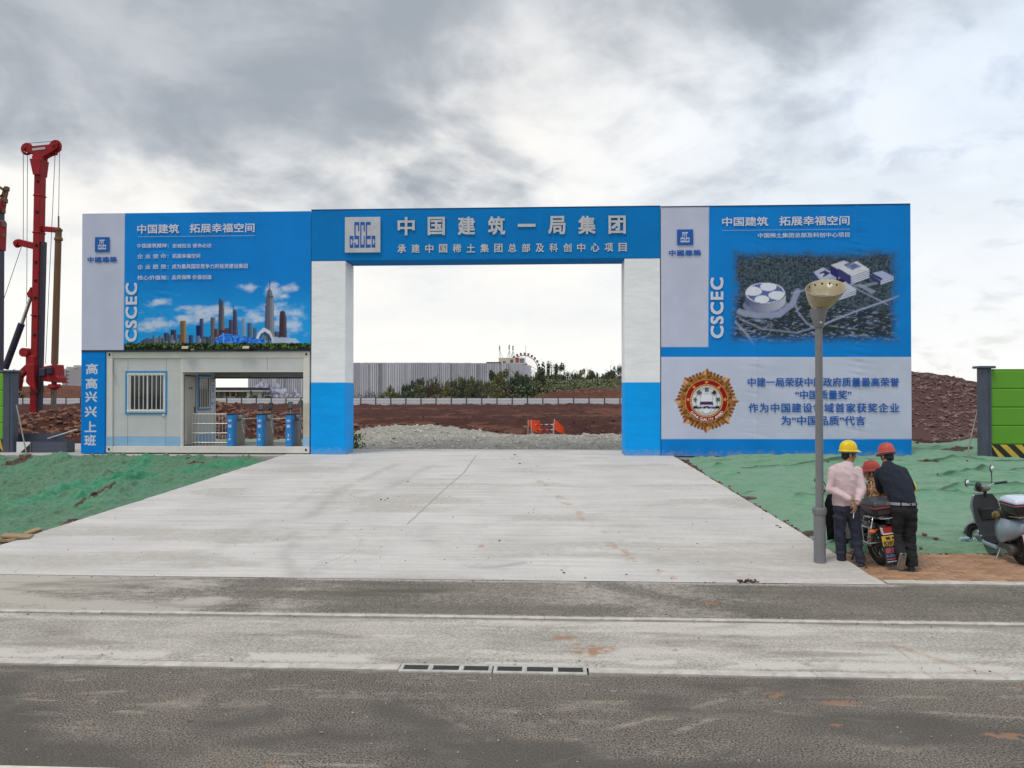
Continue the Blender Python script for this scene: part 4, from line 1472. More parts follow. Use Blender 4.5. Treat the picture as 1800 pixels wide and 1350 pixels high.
# =================================================================== GUARD CABIN
M_CRM = mat('cream painted steel', (.67, .65, .595), .5, 0, .06, 2, .08, 20, dirt=.22, dirt_col=(.42, .36, .28))
M_WPAN = mat('pale grey wall panel', (.56, .565, .555), .55, 0, .05, 1.5, .06, 10, dirt=.12, dirt_col=(.34, .31, .27))
M_SKY = mat('light blue skirting', (.27, .47, .66), .55, 0, .08, 2, dirt=.25, dirt_col=(.38, .36, .33))
M_WBLU = mat('blue window frame', (.015, .28, .60), .45, 0, .06, 4)
M_UPVC = mat('white window frame', (.72, .72, .70), .4, 0, .05, 4)
M_BAR = mat('white window bar', (.74, .73, .69), .4, 0, .06, 6)
M_CURT = mat('dark curtain', (.055, .045, .05), .8, 0, .3, 6, .3, 30, stretch=(6, 1, .3))
M_GLS = mat_glass()
M_DKBL = mat('dark blue trim', (.03, .06, .12), .5, 0, .1, 5)
M_INOX = mat('stainless steel', (.50, .49, .46), .32, .75, .12, 4)
M_INOXD = mat('dull stainless panel', (.28, .265, .245), .45, .35, .15, 3)
M_BLK = mat('black plastic', (.018, .018, .020), .45, 0, .2, 8)
M_HOLE = mat('dark hole', (.01, .01, .01), .9)

CX0, CX1, CY0, CY1, CZ0, CZ1 = -13.0, -6.93, 22.05, 24.45, .735, 3.715
cb = thing('guard_cabin', 'cream container guard cabin with barred window and open turnstile passage', 'guard cabin', (CX0, CY0, CZ0))
PW = .19
for y0, y1 in ((CY0, CY0 + .14), (CY1 - .14, CY1)):
    MB().box(CX0 + PW, CX1 - PW, y0 + .012, y1, CZ0, CZ0 + .19).build('floor_beam', M_CRM, cb, 0, .008, w=True)
    MB().box(CX0 + PW, CX1 - PW, y0 + .012, y1, CZ1 - .20, CZ1).build('roof_beam', M_CRM, cb, 0, .008, w=True)
for x0, x1 in ((CX0, CX0 + .14), (CX1 - .14, CX1)):
    MB().box(x0, x1, CY0 + PW, CY1 - PW, CZ0, CZ0 + .19).build('floor_beam', M_CRM, cb, 0, .008, w=True)
    MB().box(x0, x1, CY0 + PW, CY1 - PW, CZ1 - .20, CZ1).build('roof_beam', M_CRM, cb, 0, .008, w=True)
for x0 in (CX0, CX1 - PW):
    for y0 in (CY0, CY1 - PW):
        MB().box(x0, x0 + PW, y0, y0 + PW, CZ0 + .19, CZ1 - .2).build('corner_post', M_CRM, cb, 0, .01, w=True)
        for z0 in (CZ0, CZ1 - .2):
            cc = MB().box(x0 - .004, x0 + PW + .004, y0 - .004, y0 + PW + .004, z0, z0 + .2).build('corner_casting', M_CRM, cb, 0, .012, w=True)
            if y0 == CY0:
                sx = x0 + (.10 if x0 == CX0 else .09)
                h_ = MB().lathe([(.0, -.012), (.034, -.012), (.034, .012), (0, .012)], Matrix.Translation((sx, y0 - .003, z0 + .10)) @ Matrix.Rotation(R(90), 4, 'X') @ Matrix.Diagonal((.75, 1.15, 1, 1)), 14)
                h_.build('casting_hole', M_HOLE, cc, 40, w=True)
MB().box(CX0 + PW, CX1 - PW, CY0 + .15, CY1 - .15, CZ0 + .12, CZ0 + .192).build('floor_plate', mat('chequer floor', (.30, .29, .27), .6, .2, .2, 5), cb, 0, w=True)
MB().box(CX0 + .1, CX1 - .1, CY0 + .1, CY1 - .1, CZ1 - .03, CZ1 + .01).build('roof', M_CRM, cb, 0, w=True)
MB().box(CX0 + .15, CX1 - .15, CY0 + .15, CY1 - .15, CZ1 - .28, CZ1 - .25).build('ceiling', mat('cabin ceiling', (.42, .40, .36), .7), cb, 0, w=True)
FL = CZ0 + .19          # floor level
WT = CZ1 - .20
RX = -10.74             # partition of the room
# front wall of the room with the window opening
WX0, WX1, WZ0, WZ1 = -12.44, -11.19, 1.865, 3.135
yw0, yw1 = CY0 + .05, CY0 + .11
seams = [CX0 + PW, -12.37, -11.22, RX]
SK = FL + .285
for xa, xb in zip(seams[:-1], seams[1:]):
    for za, zb, m_, nm in ((SK, WZ0, M_WPAN, 'wall_panel'), (WZ1, WT, M_WPAN, 'wall_panel')):
        MB().box(xa + .004, xb - .004, yw0, yw1, za + .001, zb).build(nm, m_, cb, 0, .004, w=True)
    MB().box(xa + .004, xb - .004, yw0 - .002, yw1, FL + .004, SK).build('skirting', M_SKY, cb, 0, .004, w=True)
MB().box(CX0 + PW, WX0, yw0, yw1, WZ0, WZ1).build('wall_panel', M_WPAN, cb, 0, w=True)
MB().box(WX1, RX - .004, yw0, yw1, WZ0, WZ1).build('wall_panel', M_WPAN, cb, 0, w=True)
MB().box(RX - .03, RX + .03, CY0 + .035, CY0 + .13, FL, WT).build('edge_trim', M_CRM, cb, 0, .004, w=True)
for z in (SK - .285,):
    for x0 in (CX0, CX1 - PW):
        MB().box(x0 + .002, x0 + PW - .002, CY0 - .003, CY0, FL + .01, SK).build('skirting', M_SKY, cb, 0, w=True)
MB().box(CX1 - PW + .003, CX1 - .003, CY0 - .0025, CY0, SK, FL + 1.26).build('post_patch', mat('beige patch', (.50, .46, .37), .6), cb, 0, w=True)
# window
def frame4(x0, x1, z0, z1, y0, y1, t):
    return MB().box(x0, x0 + t, y0, y1, z0, z1).box(x1 - t, x1, y0, y1, z0, z1).box(x0 + t, x1 - t, y0, y1, z0, z0 + t).box(x0 + t, x1 - t, y0, y1, z1 - t, z1)


win = frame4(WX0 - .0, WX1, WZ0, WZ1, yw0 - .025, yw1, .045).build('window', M_WBLU, cb, 0, .004, w=True)
frame4(WX0 + .046, WX1 - .046, WZ0 + .046, WZ1 - .046, yw0 - .01, yw1 - .01, .05).build('frame', M_UPVC, win, 0, .004, w=True)
xm = (WX0 + WX1) / 2 + .02
for k, (a_, b_) in enumerate(((WX0 + .098, xm + .03), (xm - .02, WX1 - .098))):
    yo = .012 if k else 0
    frame4(a_, b_, WZ0 + .098, WZ1 - .098, yw0 + .01 + yo * 2, yw0 + .03 + yo * 2, .045).build('sash', M_UPVC, win, 0, .003, w=True)
    MB().box(a_ + .046, b_ - .046, yw0 + .018 + yo * 2, yw0 + .022 + yo * 2, WZ0 + .144, WZ1 - .144).build('pane', M_GLS, win, 0, w=True)
n_ = 60
cu = MB()
for i in range(n_):
    xa, xb = WX0 + .11 + (WX1 - WX0 - .22) * i / n_, WX0 + .11 + (WX1 - WX0 - .22) * (i + 1) / n_
    cu.add([(xa, yw1 + .05 + .025 * math.sin(i * 1.3), WZ0 + .05), (xb, yw1 + .05 + .025 * math.sin(i * 1.3 + 1.3), WZ0 + .05), (xb, yw1 + .05 + .025 * math.sin(i * 1.3 + 1.3), WZ1 - .05), (xa, yw1 + .05 + .025 * math.sin(i * 1.3), WZ1 - .05)], [(0, 1, 2, 3)])
cu.build('curtain', M_CURT, win, 60, w=True)
me = MB().tube([(0, 0, WZ0 + .06), (0, 0, WZ1 - .06)], .011, 8).mesh('bar', 60)
for i in range(8):
    put('bar', me, M_BAR, win, (WX0 + .17 + (WX1 - WX0 - .34) * i / 7 - CX0, yw0 - .045 - CY0, -CZ0))
for z_ in (WZ0 + .10, WZ1 - .10):
    MB().tube([(WX0 + .06, yw0 - .045, z_), (WX1 - .06, yw0 - .045, z_)], .013, 8).build('bar_rail', M_BAR, win, 60, w=True)
MB().cbox((WX1 - .09, yw0 - .02, WZ0 - .02), (.07, .03, .05)).build('bracket', M_CRM, win, 0, w=True)
MB().tube([(CX0 + PW + .02, CY0 - .004, 3.46), (CX0 + PW + .03, CY0 - .008, 3.1), (CX0 + PW + .10, CY0 - .008, 2.85), (CX0 + PW + .12, CY0 - .006, 2.7), (CX0 + PW + .09, CY0 - .006, 2.9), (CX0 + PW + .03, CY0 - .006, 3.2)], .005, 6).build('cable', mat('grey cable', (.25, .25, .25), .6), cb, 60, w=True)
# partition with door, barred window and notice
DY0, DY1 = CY0 + .16, CY0 + .93
SWY0, SWY1 = CY0 + 1.05, CY0 + 1.98
p1, p2 = RX - .05, RX + .0
MB().box(p1, p2, CY0 + .13, DY0, FL, WT).build('wall_panel', M_WPAN, cb, 0, w=True)
MB().box(p1, p2, DY1, SWY0, FL, WT).build('wall_panel', M_WPAN, cb, 0, w=True)
MB().box(p1, p2, SWY1, CY1 - .15, FL, WT).build('wall_panel', M_WPAN, cb, 0, w=True)
MB().box(p1, p2, SWY0, SWY1, FL, 1.95).build('wall_panel', M_WPAN, cb, 0, w=True)
MB().box(p1, p2, SWY0, SWY1, 3.05, WT).build('wall_panel', M_WPAN, cb, 0, w=True)
MB().box(p1, p2, DY0, DY1, 3.02, WT).build('wall_panel', M_WPAN, cb, 0, w=True)
MB().box(p2, p2 + .004, DY1 + .05, CY1 - .15, FL + .004, SK).build('skirting', M_SKY, cb, 0, w=True)
dr = MB().box(p1 + .005, p2 + .012, DY0 + .03, DY1 - .03, FL + .015, 2.99).build('door', mat('beige door', (.50, .47, .415), .5, 0, .05, 2), cb, 0, .008, w=True)
hd = MB().box(p2 + .012, p2 + .02, DY1 - .12, DY1 - .08, 1.88, 2.08).tube([(p2 + .02, DY1 - .10, 2.03), (p2 + .05, DY1 - .10, 2.03), (p2 + .05, DY1 - .20, 2.03)], .01, 8)
hd.build('handle', M_BLK, dr, 40, w=True)
MB().box(p2 + .0125, p2 + .0145, DY0 + .30, DY0 + .36, 2.60, 2.67).box(p2 + .0125, p2 + .0145, DY0 + .42, DY0 + .52, 2.60, 2.66).build('sticker', M_BLK, dr, 0, w=True)
db = MB()
for q in ((DY0, DY0 + .03, FL, 3.02), (DY1 - .03, DY1, FL, 3.02)):
    db.box(p1 - .004, p2 + .018, q[0], q[1], q[2], q[3])
db.box(p1 - .004, p2 + .018, DY0 + .03, DY1 - .03, 2.99, 3.02)
db.build('door_frame', M_DKBL, cb, 0, w=True)
sw = MB()
for q in ((SWY0, SWY0 + .05, 1.95, 3.05), (SWY1 - .05, SWY1, 1.95, 3.05), (SWY0 + .05, SWY1 - .05, 1.95, 2.0), (SWY0 + .05, SWY1 - .05, 3.0, 3.05)):
    sw.box(p1, p2 + .02, *q)
sw = sw.build('window', M_WBLU, cb, 0, w=True)
MB().box(p1 + .015, p1 + .022, SWY0 + .05, SWY1 - .05, 2.0, 3.0).build('pane', M_GLS, sw, 0, w=True)
f2 = MB()
for q in ((SWY0 + .05, SWY0 + .10, 2.0, 3.0), (SWY1 - .10, SWY1 - .05, 2.0, 3.0), (SWY0 + .10, SWY1 - .10, 2.0, 2.05), (SWY0 + .10, SWY1 - .10, 2.95, 3.0)):
    f2.box(p1 + .02, p2 + .006, *q)
f2.build('frame', M_UPVC, sw, 0, w=True)
me = MB().tube([(0, 0, 2.0), (0, 0, 3.0)], .012, 8).mesh('bar', 60)
for i in range(7):
    put('bar', me, M_BAR, sw, (p2 + .05 - CX0, SWY0 + .11 + (SWY1 - SWY0 - .22) * i / 6 - CY0, -CZ0))
for z_ in (2.03, 2.97):
    MB().tube([(p2 + .05, SWY0 + .05, z_), (p2 + .05, SWY1 - .05, z_)], .012, 8).build('bar_rail', M_BAR, sw, 60, w=True)
# notice board on the back strip of the partition
NY0, NY1 = SWY1 + .02, CY1 - .17
nt = MB().box(p2 + .004, p2 + .012, NY0, NY1, 2.28, 3.02).build('notice', mat('notice paper', (.56, .58, .60), .7), cb, 0, w=True)
ink = MB()
for z0, z1, a_, b_ in ((2.93, 2.97, .15, .85), (2.72, 2.75, .1, .9), (2.44, 2.455, .3, .7), (2.39, 2.40, .1, .9), (2.36, 2.37, .1, .8), (2.33, 2.34, .1, .9)):
    ink.box(p2 + .012, p2 + .0135, NY0 + (NY1 - NY0) * a_, NY0 + (NY1 - NY0) * b_, z0, z1)
ink.box(p2 + .012, p2 + .0135, NY0 + .08, NY0 + .16, 2.50, 2.68)
ink.build('printed_lines', mat('notice ink', (.08, .10, .16), .7), nt, 0, w=True)
MB().box(p2 + .012, p2 + .0135, NY0 + .03, NY1 - .03, 2.83, 2.88).build('printed_band', mat('notice red', (.42, .10, .08), .7), nt, 0, w=True)
MB().box(p2 + .005, p2 + .011, NY0, NY1 - .05, 2.12, 2.20).build('torn_strip', M_WBLU, nt, 0, w=True)
# header boards over the passage and the far side of the passage
for xa, xb in ((RX + .03, -8.20), (-8.19, CX1 - PW)):
    MB().box(xa, xb, CY0 + .03, CY0 + .09, 3.13, WT).build('header_panel', M_WPAN, cb, 0, .004, w=True)
MB().box(RX, CX1 - PW, CY0 + .025, CY0 + .10, 3.10, 3.13).build('header_trim', M_CRM, cb, 0, w=True)
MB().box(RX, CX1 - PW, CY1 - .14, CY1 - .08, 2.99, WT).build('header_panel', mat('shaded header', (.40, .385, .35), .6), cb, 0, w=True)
MB().box(RX, CX1 - PW, CY1 - .145, CY1 - .07, 2.95, 2.99).build('header_trim', M_DKBL, cb, 0, w=True)
MB().box(CX0 + PW, RX, CY1 - .12, CY1 - .06, FL, WT).build('wall_panel', M_WPAN, cb, 0, w=True)
MB().box(CX0 + .05, CX0 + .11, CY0 + PW, CY1 - PW, FL, WT).build('wall_panel', M_WPAN, cb, 0, w=True)

# ---- barrier rail and turnstiles
rl = thing('barrier_rail', 'stainless barrier grille between the partition and the first turnstile', 'barrier', (-10.3, CY0 + .30, FL))
yr = CY0 + .30
for z in (1.86, 1.58, 1.30, 1.02):
    MB().tube([(-10.55, yr, z), (-9.43, yr, z)], .016, 8).build('rail', M_INOX, rl, 60, w=True)
me = MB().tube([(0, 0, 0), (0, 0, .94)], .012, 8).mesh('bar', 60)
for i in range(12):
    put('bar', me, M_INOX, rl, (-10.55 + 1.12 * i / 11 + 10.3, 0, 0))

TS_X = [at(399, 760, CY0 + .12).x, at(451, 760, CY0 + .12).x, at(502, 760, CY0 + .12).x]
M_TSB = mat('turnstile blue wrap', (.01, .23, .62), .4, 0, .05, 3)


def turnstile(x, no, label, readers):
    t = thing('turnstile', label, 'turnstile', (x, CY0 + .12, FL), 0, 'turnstiles in the cabin passage')
    MB().box(.0, .17, 0, .30, .0, .92).build('end_cover', M_TSB, t, 0, .008)
    MB().box(.004, .166, .30, .95, .0, .90).build('cabinet', M_INOXD, t, 0, .008)
    MB().box(-.01, .18, -.01, .96, .92, .965).build('lid', M_BLK, t, 0, .01)
    MB().box(.168, .20, .36, .62, .78, .90).build('hub_housing', M_INOX, t, 0, .012)
    hub = MB().lathe([(0, -.02), (.055, -.02), (.045, .05), (0, .06)], Matrix.Translation((.20, .48, .78)) @ Matrix.Rotation(R(90), 4, 'Y') @ Matrix.Rotation(R(25), 4, 'X'), 14).build('hub', M_INOX, t, 50)
    c = Vector((.225, .48, .78))
    for d in ((.50, .02, .03), (.17, -.20, -.42), (.17, .24, -.38)):
        MB().tube([c, c + Vector(d)], .014, 8).build('arm', M_INOX, t, 60)
    for k, ch in enumerate('中建'):
        text_fit('lettering', ch, (.03, .14, .70 - k * .155, .795 - k * .155), M_LETW, t, -.009, .04, w=False)
    for k, ch in enumerate(str(no) + '#'):
        text_fit('lettering', ch, (.05, .12, .285 - k * .12, .37 - k * .12), M_LETW, t, -.009, .03, w=False, keep=True)
    for (rx, ry, hgt, yaw) in readers:
        st = MB().tube([(rx, ry, .96), (rx, ry, .96 + hgt)], .016, 8).build('reader_post', M_INOX, t, 60)
        MM = Matrix.Translation((rx, ry, .96 + hgt + .09)) @ Matrix.Rotation(R(yaw), 4, 'Z') @ Matrix.Rotation(R(-14), 4, 'X')
        MB().box(-.065, .065, -.012, .012, -.12, .12, MM).build('reader', M_BLK, t, 0, .006)
        MB().box(-.055, .055, -.0145, -.0125, -.07, .105, MM).build('screen', mat('reader screen', (.10, .11, .12), .15, 0, .1, 2), t, 0)
    return t


turnstile(TS_X[0], 1, 'blue and steel turnstile number 1 beside the barrier grille', [])
turnstile(TS_X[1], 2, 'middle turnstile number 2 with two black face readers on posts', [(.085, .12, .10, 12), (.12, .80, .10, -8)])
turnstile(TS_X[2], 3, 'turnstile number 3 beside the cabin corner post with one face reader', [(.10, .12, .14, 12)])
rg = thing('guide_post', 'round headed steel guide post between turnstile 3 and the corner post', 'post', (at(525, 750, CY0 + .5).x, CY0 + .7, FL))
MB().tube([(0, 0, 0), (0, 0, 1.16)], .02, 10).build('post', M_INOX, rg, 60)
MB().ell((0, 0, 1.24), (.085, .04, .12)).build('head_plate', mat('olive reader', (.22, .21, .17), .5), rg, 60)

# ---- floodlights clamped between the cabin roof and the billboard
for px, lab, tilt in ((325, 'small black floodlight over the cabin window on the roof edge', 0), (432, 'small black floodlight over the turnstile passage on the roof edge', 1)):
    p = at(px, 618, GY - .12)
    fl = thing('floodlight', lab, 'floodlight', (p.x, GY - .06, CZ1 + .012), 0, 'floodlights on the cabin roof')
    MB().box(-.09, .09, .02, .10, -.0, .012).box(-.095, -.08, .0, .08, 0, .09).box(.08, .095, .0, .08, 0, .09).build('bracket', M_BLK, fl, 0)
    M_ = Matrix.Translation((0, .0, .06)) @ Matrix.Rotation(R(-25), 4, 'X')
    MB().box(-.12, .12, -.06, .04, -.055, .055, M_).build('housing', M_BLK, fl, 0, .012)
    MB().box(-.095, .095, -.068, -.0605, -.042, .042, M_).build('lens', mat('amber lens', (.50, .42, .25), .25), fl, 0)
    if tilt:
        MB().box(-.32, -.13, -.03, .05, -.0, .07).build('driver_box', M_BLK, fl, 0, .01)
        MB().tube([(-.13, 0, .05), (-.02, -.03, .16), (.1, 0, .17), (.26, .02, .05)], .02, 8).build('cable', M_BLK, fl, 60)
    else:
        MB().box(.14, .24, -.01, .08, 0, .04).build('driver_box', M_INOXD, fl, 0, .01)

# =================================================================== HOARDINGS
M_GRN = mat('bright green hoarding', (.155, .42, .020), .45, 0, .05, 1.0, .05, 4)
M_GRN2 = mat('deeper green hoarding', (.115, .335, .020), .45, 0, .05, 1.0, .05, 4)
M_POST = mat('slate blue steel', (.075, .088, .125), .45, .1, .12, 3, dirt=.12)
M_YEL = mat('hazard yellow', (.60, .43, .05), .55, 0, .1, 4, dirt=.2)
M_HBLK = mat('hazard black', (.02, .02, .022), .6)


def hoarding(x0, x1, post_x0, post_x1, zb, zt, y, label, side, m):
    h = thing('hoarding', label, 'hoarding', ((x0 + x1) / 2, y, zb), 0, 'green site hoardings')
    MB().box(post_x0, post_x1, y - .13, y + .13, zb - .05, zt + .03).build('post', M_POST, h, 0, .012, w=True)
    MB().box(post_x0 + .12 * (post_x1 - post_x0) + .16, post_x0 + .12 * (post_x1 - post_x0) + .185, y - .145, y - .13, zb, zt).build('post_rib', M_POST, h, 0, w=True)
    MB().box(post_x0 - .09, post_x1 + .09, y - .2, y + .2, zt + .03, zt + .10).build('post_cap', M_POST, h, 0, .015, w=True)
    n = 4
    z0 = zb + .38
    ph = (zt - .02 - z0) / n
    for k in range(n):
        za, zb_ = z0 + ph * k, z0 + ph * (k + 1)
        pts = [(y - .045, za + .006), (y - .06, za + .03), (y - .06, zb_ - .03), (y - .045, zb_ - .006), (y + .03, zb_ - .006), (y + .03, za + .006)]
        mb = MB().loft([[(x0, a_, b_) for a_, b_ in pts], [(x1, a_, b_) for a_, b_ in pts]])
        mb.build('plank', m, h, 0, w=True)
    MB().box(x0, x1, y - .02, y + .02, zb, zt - .01).build('core_panel', m, h, 0, w=True)
    MB().box(x0, x1, y - .05, y + .03, zt - .015, zt + .015).build('top_channel', m, h, 0, w=True)
    MB().box(x0, x1, y - .055, y + .03, zb - .05, z0 - .005).build('base_board', M_HBLK, h, 0, w=True)
    st = MB()
    x = x0 - .5 if side < 0 else x0 - .55
    while x < x1:
        # stripes falling to the right
        q = [(x, z0 - .006), (x + .19, z0 - .006), (x + .19 + .42, zb - .045), (x + .42, zb - .045)]
        cl = []
        for i in range(4):
            cl.append((min(max(q[i][0], x0 + .002), x1 - .002), q[i][1]))
        if cl[1][0] - cl[0][0] > .02 or cl[2][0] - cl[3][0] > .02:
            # cut against the ends by walking down the slope
            top = [c for c in cl]
            st.prism(list(reversed(top)), y - .058, y - .0555)
        x += .40
    st.build('hazard_stripe', M_YEL, h, 0, w=True)
    return h


p = at(1723, 660, 22.0); q = at(1740, 660, 22.0)
hoarding(q.x, q.x + 9, p.x, q.x, .68, 3.14, 22.05, 'bright green plank hoarding with hazard striped foot beyond the scooter', 1, M_GRN2)
p = at(10, 700, 22.6); q = at(28, 700, 22.6)
hoarding(p.x - 9, p.x, p.x, q.x, .70, 3.08, 22.6, 'bright green plank hoarding in front of the drilling rigs', -1, M_GRN)
for lab, a_, b_, yy in (('thin steel prop leaning on the slate post right of the campus billboard', (1722, 705), (1698, 794), 22.6), ('thin pale prop leaning beside the post of the hoarding near the rigs', (29, 712), (47, 795), 22.3)):
    A_, B_ = at(*a_, yy), at(*b_, yy - .7)
    B_.z = .66 if yy > 22.4 else .70
    pr = thing('prop', lab, 'prop', B_, 0, 'props leaning on the hoarding posts')
    MB().tube([B_, A_], .02, 8).build('tube', mat('galvanised tube', (.26, .235, .21), .6, .2, .15, 8), pr, 60, w=True)
    MB().cbox((B_.x, B_.y, B_.z + .012), (.16, .14, .024)).build('foot_plate', M_POST, pr, 0, w=True)

# spare hoarding posts lying by the left hoarding
def h_post(label, a_, b_, s):
    a_, b_ = Vector(a_), Vector(b_)
    t = thing('steel_post', label, 'steel post', ((a_ + b_) / 2), 0, 'spare steel posts on the platform')
    for k in (-1, 1):
        MB().beam(a_ + Vector((0, k * s / 2, 0)), b_ + Vector((0, k * s / 2, 0)), .02, s).build('flange', M_POST, t, 0, w=True)
    MB().beam(a_, b_, s - .02, .02).build('web', M_POST, t, 0, w=True)
    e = MB().cbox(b_, (.02, s + .1, s + .1)).build('end_plate', M_POST, t, 0, w=True)
    return t


P0, P1 = at(48, 781, 22.6), at(124, 781, 22.6)
h_post('slate steel post lying in front of the soil heap, lower one', (P0.x, 22.6, .86), (P1.x, 22.6, .86), .30)
P0, P1 = at(28, 767, 23.1), at(106, 768, 23.1)
h_post('slate steel post lying behind another one, upper one', (P0.x, 23.15, 1.10), (P1.x, 23.15, 1.10), .26)
P0, P1 = at(84, 771, 22.9), at(136, 755, 22.9)
sp = thing('steel_tube', 'thin pale tube lying sloped over the spare steel posts', 'tube', P0)
MB().tube([P0, P1], .022, 8).build('tube', mat('pale tube', (.55, .55, .56), .4, .3), sp, 60, w=True)
P0, P1 = at(27, 779, 22.35), at(40, 794, 22.35)
wb = thing('hazard_board', 'small black and white board standing behind the slate post', 'board', (P0.x, 22.4, .70))
MB().box(0, .42, 0, .02, 0, .32).build('panel', M_UPVC, wb, 0)
MB().prism([(.12, .002), (.42, .002), (.42, .26)], -.003, .0).build('black_corner', M_HBLK, wb, 0)

# =================================================================== STREET LAMP
LB = gnd(1441, 989, 0, .0603, 10.3)
lp = thing('street_lamp', 'grey street lamp with flared glass head standing on the ramp edge', 'street lamp', (LB.x, LB.y, float(apron_z(LB.y)) - .004))
M_LAMP = mat('grey lamp paint', (.185, .188, .195), .5, 0, .08, 5, .1, 30)
MB().lathe([(.0, -.05), (.082, -.05), (.082, .70), (.0, .70)], None, 24).build('base', M_LAMP, lp, 50)
col = MB().lathe([(.0, .70), (.092, .70), (.094, .72), (.094, .785), (.086, .80), (.0, .80)], None, 28)
for k in range(20):
    a = 2 * PI * k / 20
    col.box(-.006, .006, .092, .099, .715, .775, Matrix.Rotation(a, 4, 'Z'))
col.build('collar', M_LAMP, lp, 40)
MB().lathe([(.0, .80), (.055, .80), (.055, 1.0), (.050, 3.42), (.0, 3.42)], None, 24).build('pole', M_LAMP, lp, 50)
MB().cbox((.02, -.058, 1.02), (.02, .012, .02)).build('bolt', M_INOX, lp, 0)
MB().lathe([(.0, 3.38), (.062, 3.38), (.115, 3.62), (.118, 3.65), (.0, 3.65)], None, 24).build('socket', M_LAMP, lp, 50)
bl_ = MB().lathe([(0, -.012), (.018, -.012), (.018, .012), (0, .012)], Matrix.Translation((.0, -.078, 3.45)) @ Matrix.Rotation(R(90), 4, 'X'), 10).build('bolt', M_INOX, lp, 50)
m = bpy.data.materials.new('smoky lamp glass'); m.use_nodes = True
t = NT(m.node_tree)
_o = t.n('ShaderNodeOutputMaterial')
_c = t.mix(t.ss(t.noise(t.n('ShaderNodeTexCoord').outputs['Object'], 3, 4), .3, .7), (.36, .30, .18), (.58, .51, .36))
_b = t.n('ShaderNodeBsdfPrincipled', {'Base Color': _c, 'Roughness': .10, 'Transmission Weight': .18, 'IOR': 1.25, 'Specular IOR Level': .6})
t.link(_b.outputs[0], _o.inputs[0])
TL = Matrix.Translation((.02, 0, 3.65)) @ Matrix.Rotation(R(-4), 4, 'X') @ Matrix.Rotation(R(7), 4, 'Y')
prof = [(.108, .0), (.142, .04), (.185, .10), (.225, .17), (.252, .235), (.268, .29), (.272, .315), (.262, .315), (.243, .235), (.214, .17), (.175, .10), (.132, .04), (.098, .0)]
# obliquely cut rim: highest at the far right, so the inside of the far wall shows above the near rim
SX_, SY_, HZ_ = .26, .62, .30
hd = MB().lathe(prof, None, 48, False)
hd.v = [tuple(TL @ Vector((x + .05 * z / HZ_, y, z + (z / HZ_) ** 1.5 * (SX_ * x + SY_ * y)))) for x, y, z in hd.v]
hd.build('glass_head', m, lp, 60)
rim = MB()
rim.tube([TL @ Vector((.05 + .272 * math.cos(2 * PI * k / 48), .272 * math.sin(2 * PI * k / 48), HZ_ + .004 + .272 * (SX_ * math.cos(2 * PI * k / 48) + SY_ * math.sin(2 * PI * k / 48)))) for k in range(49)], .007, 8, False)
rim.build('rim', M_LAMP, lp, 60)
for k in range(6):
    a = R(35 + k * 24)
    x, y = .258 * math.cos(a), .258 * math.sin(a)
    MB().cbox(TL @ Vector((x + .045, y, HZ_ - .03 + SX_ * x + SY_ * y)), (.028, .022, .030)).build('clip', M_BLK, lp, 0, .005)
inr = MB()
inr.tube([TL @ Vector((.03 + .215 * math.cos(a), .215 * math.sin(a), .185 + .44 * (SX_ * .215 * math.cos(a) + SY_ * .215 * math.sin(a)))) for a in np.linspace(0, 2 * PI, 41)], .006, 6, False)
inr.build('inner_ring', mat('lamp brass', (.30, .25, .14), .4), lp, 60)
MB().lathe([(.0, .0), (.045, .0), (.06, .16), (.0, .19)], TL, 16).build('bulb_holder', mat('bulb holder', (.16, .13, .08), .4), lp, 50)

# =================================================================== DRAIN GRATES
M_IRON = mat('dark iron grate', (.085, .08, .077), .6, .3, .25, 20)
M_GFR = mat('cement grate frame', (.48, .465, .43), .85, 0, .18, 12, .5, 80)
ga, gb = gnd(716, 1176), gnd(1029, 1182)
for x0, x1, lab in ((-1.345, -.505, 'pale framed iron drain grate farther from the red soil patch'), (-.495, .345, 'pale framed iron drain grate nearer the red soil patch')):
    gr = thing('drain_grate', lab, 'drain grate', ((x0 + x1) / 2, 6.95, .0), 0, 'drain grates along the kerb')
    L = x1 - x0
    f = MB().box(-L / 2, L / 2, -.105, -.065, -.10, .018).box(-L / 2, L / 2, .075, .10, -.10, .012)
    f.box(-L / 2, -L / 2 + .035, -.065, .075, -.10, .016).box(L / 2 - .035, L / 2, -.065, .075, -.10, .016)
    f.build('frame', M_GFR, gr, 0, .006)
    for k in (-1, 1):
        MB().box(k * L / 6 - .022, k * L / 6 + .022, -.065, .075, -.05, .014).build('cross_bar', M_GFR, gr, 0, .003)
    for k in range(5):
        y = -.052 + k * .028
        MB().box(-L / 2 + .035, L / 2 - .035, y - .006, y + .006, -.05, .008).build('grate_bar', M_IRON, gr, 0)
    MB().box(-L / 2 + .035, L / 2 - .035, -.064, .074, -.10, -.06).build('pit', M_HOLE, gr, 0)

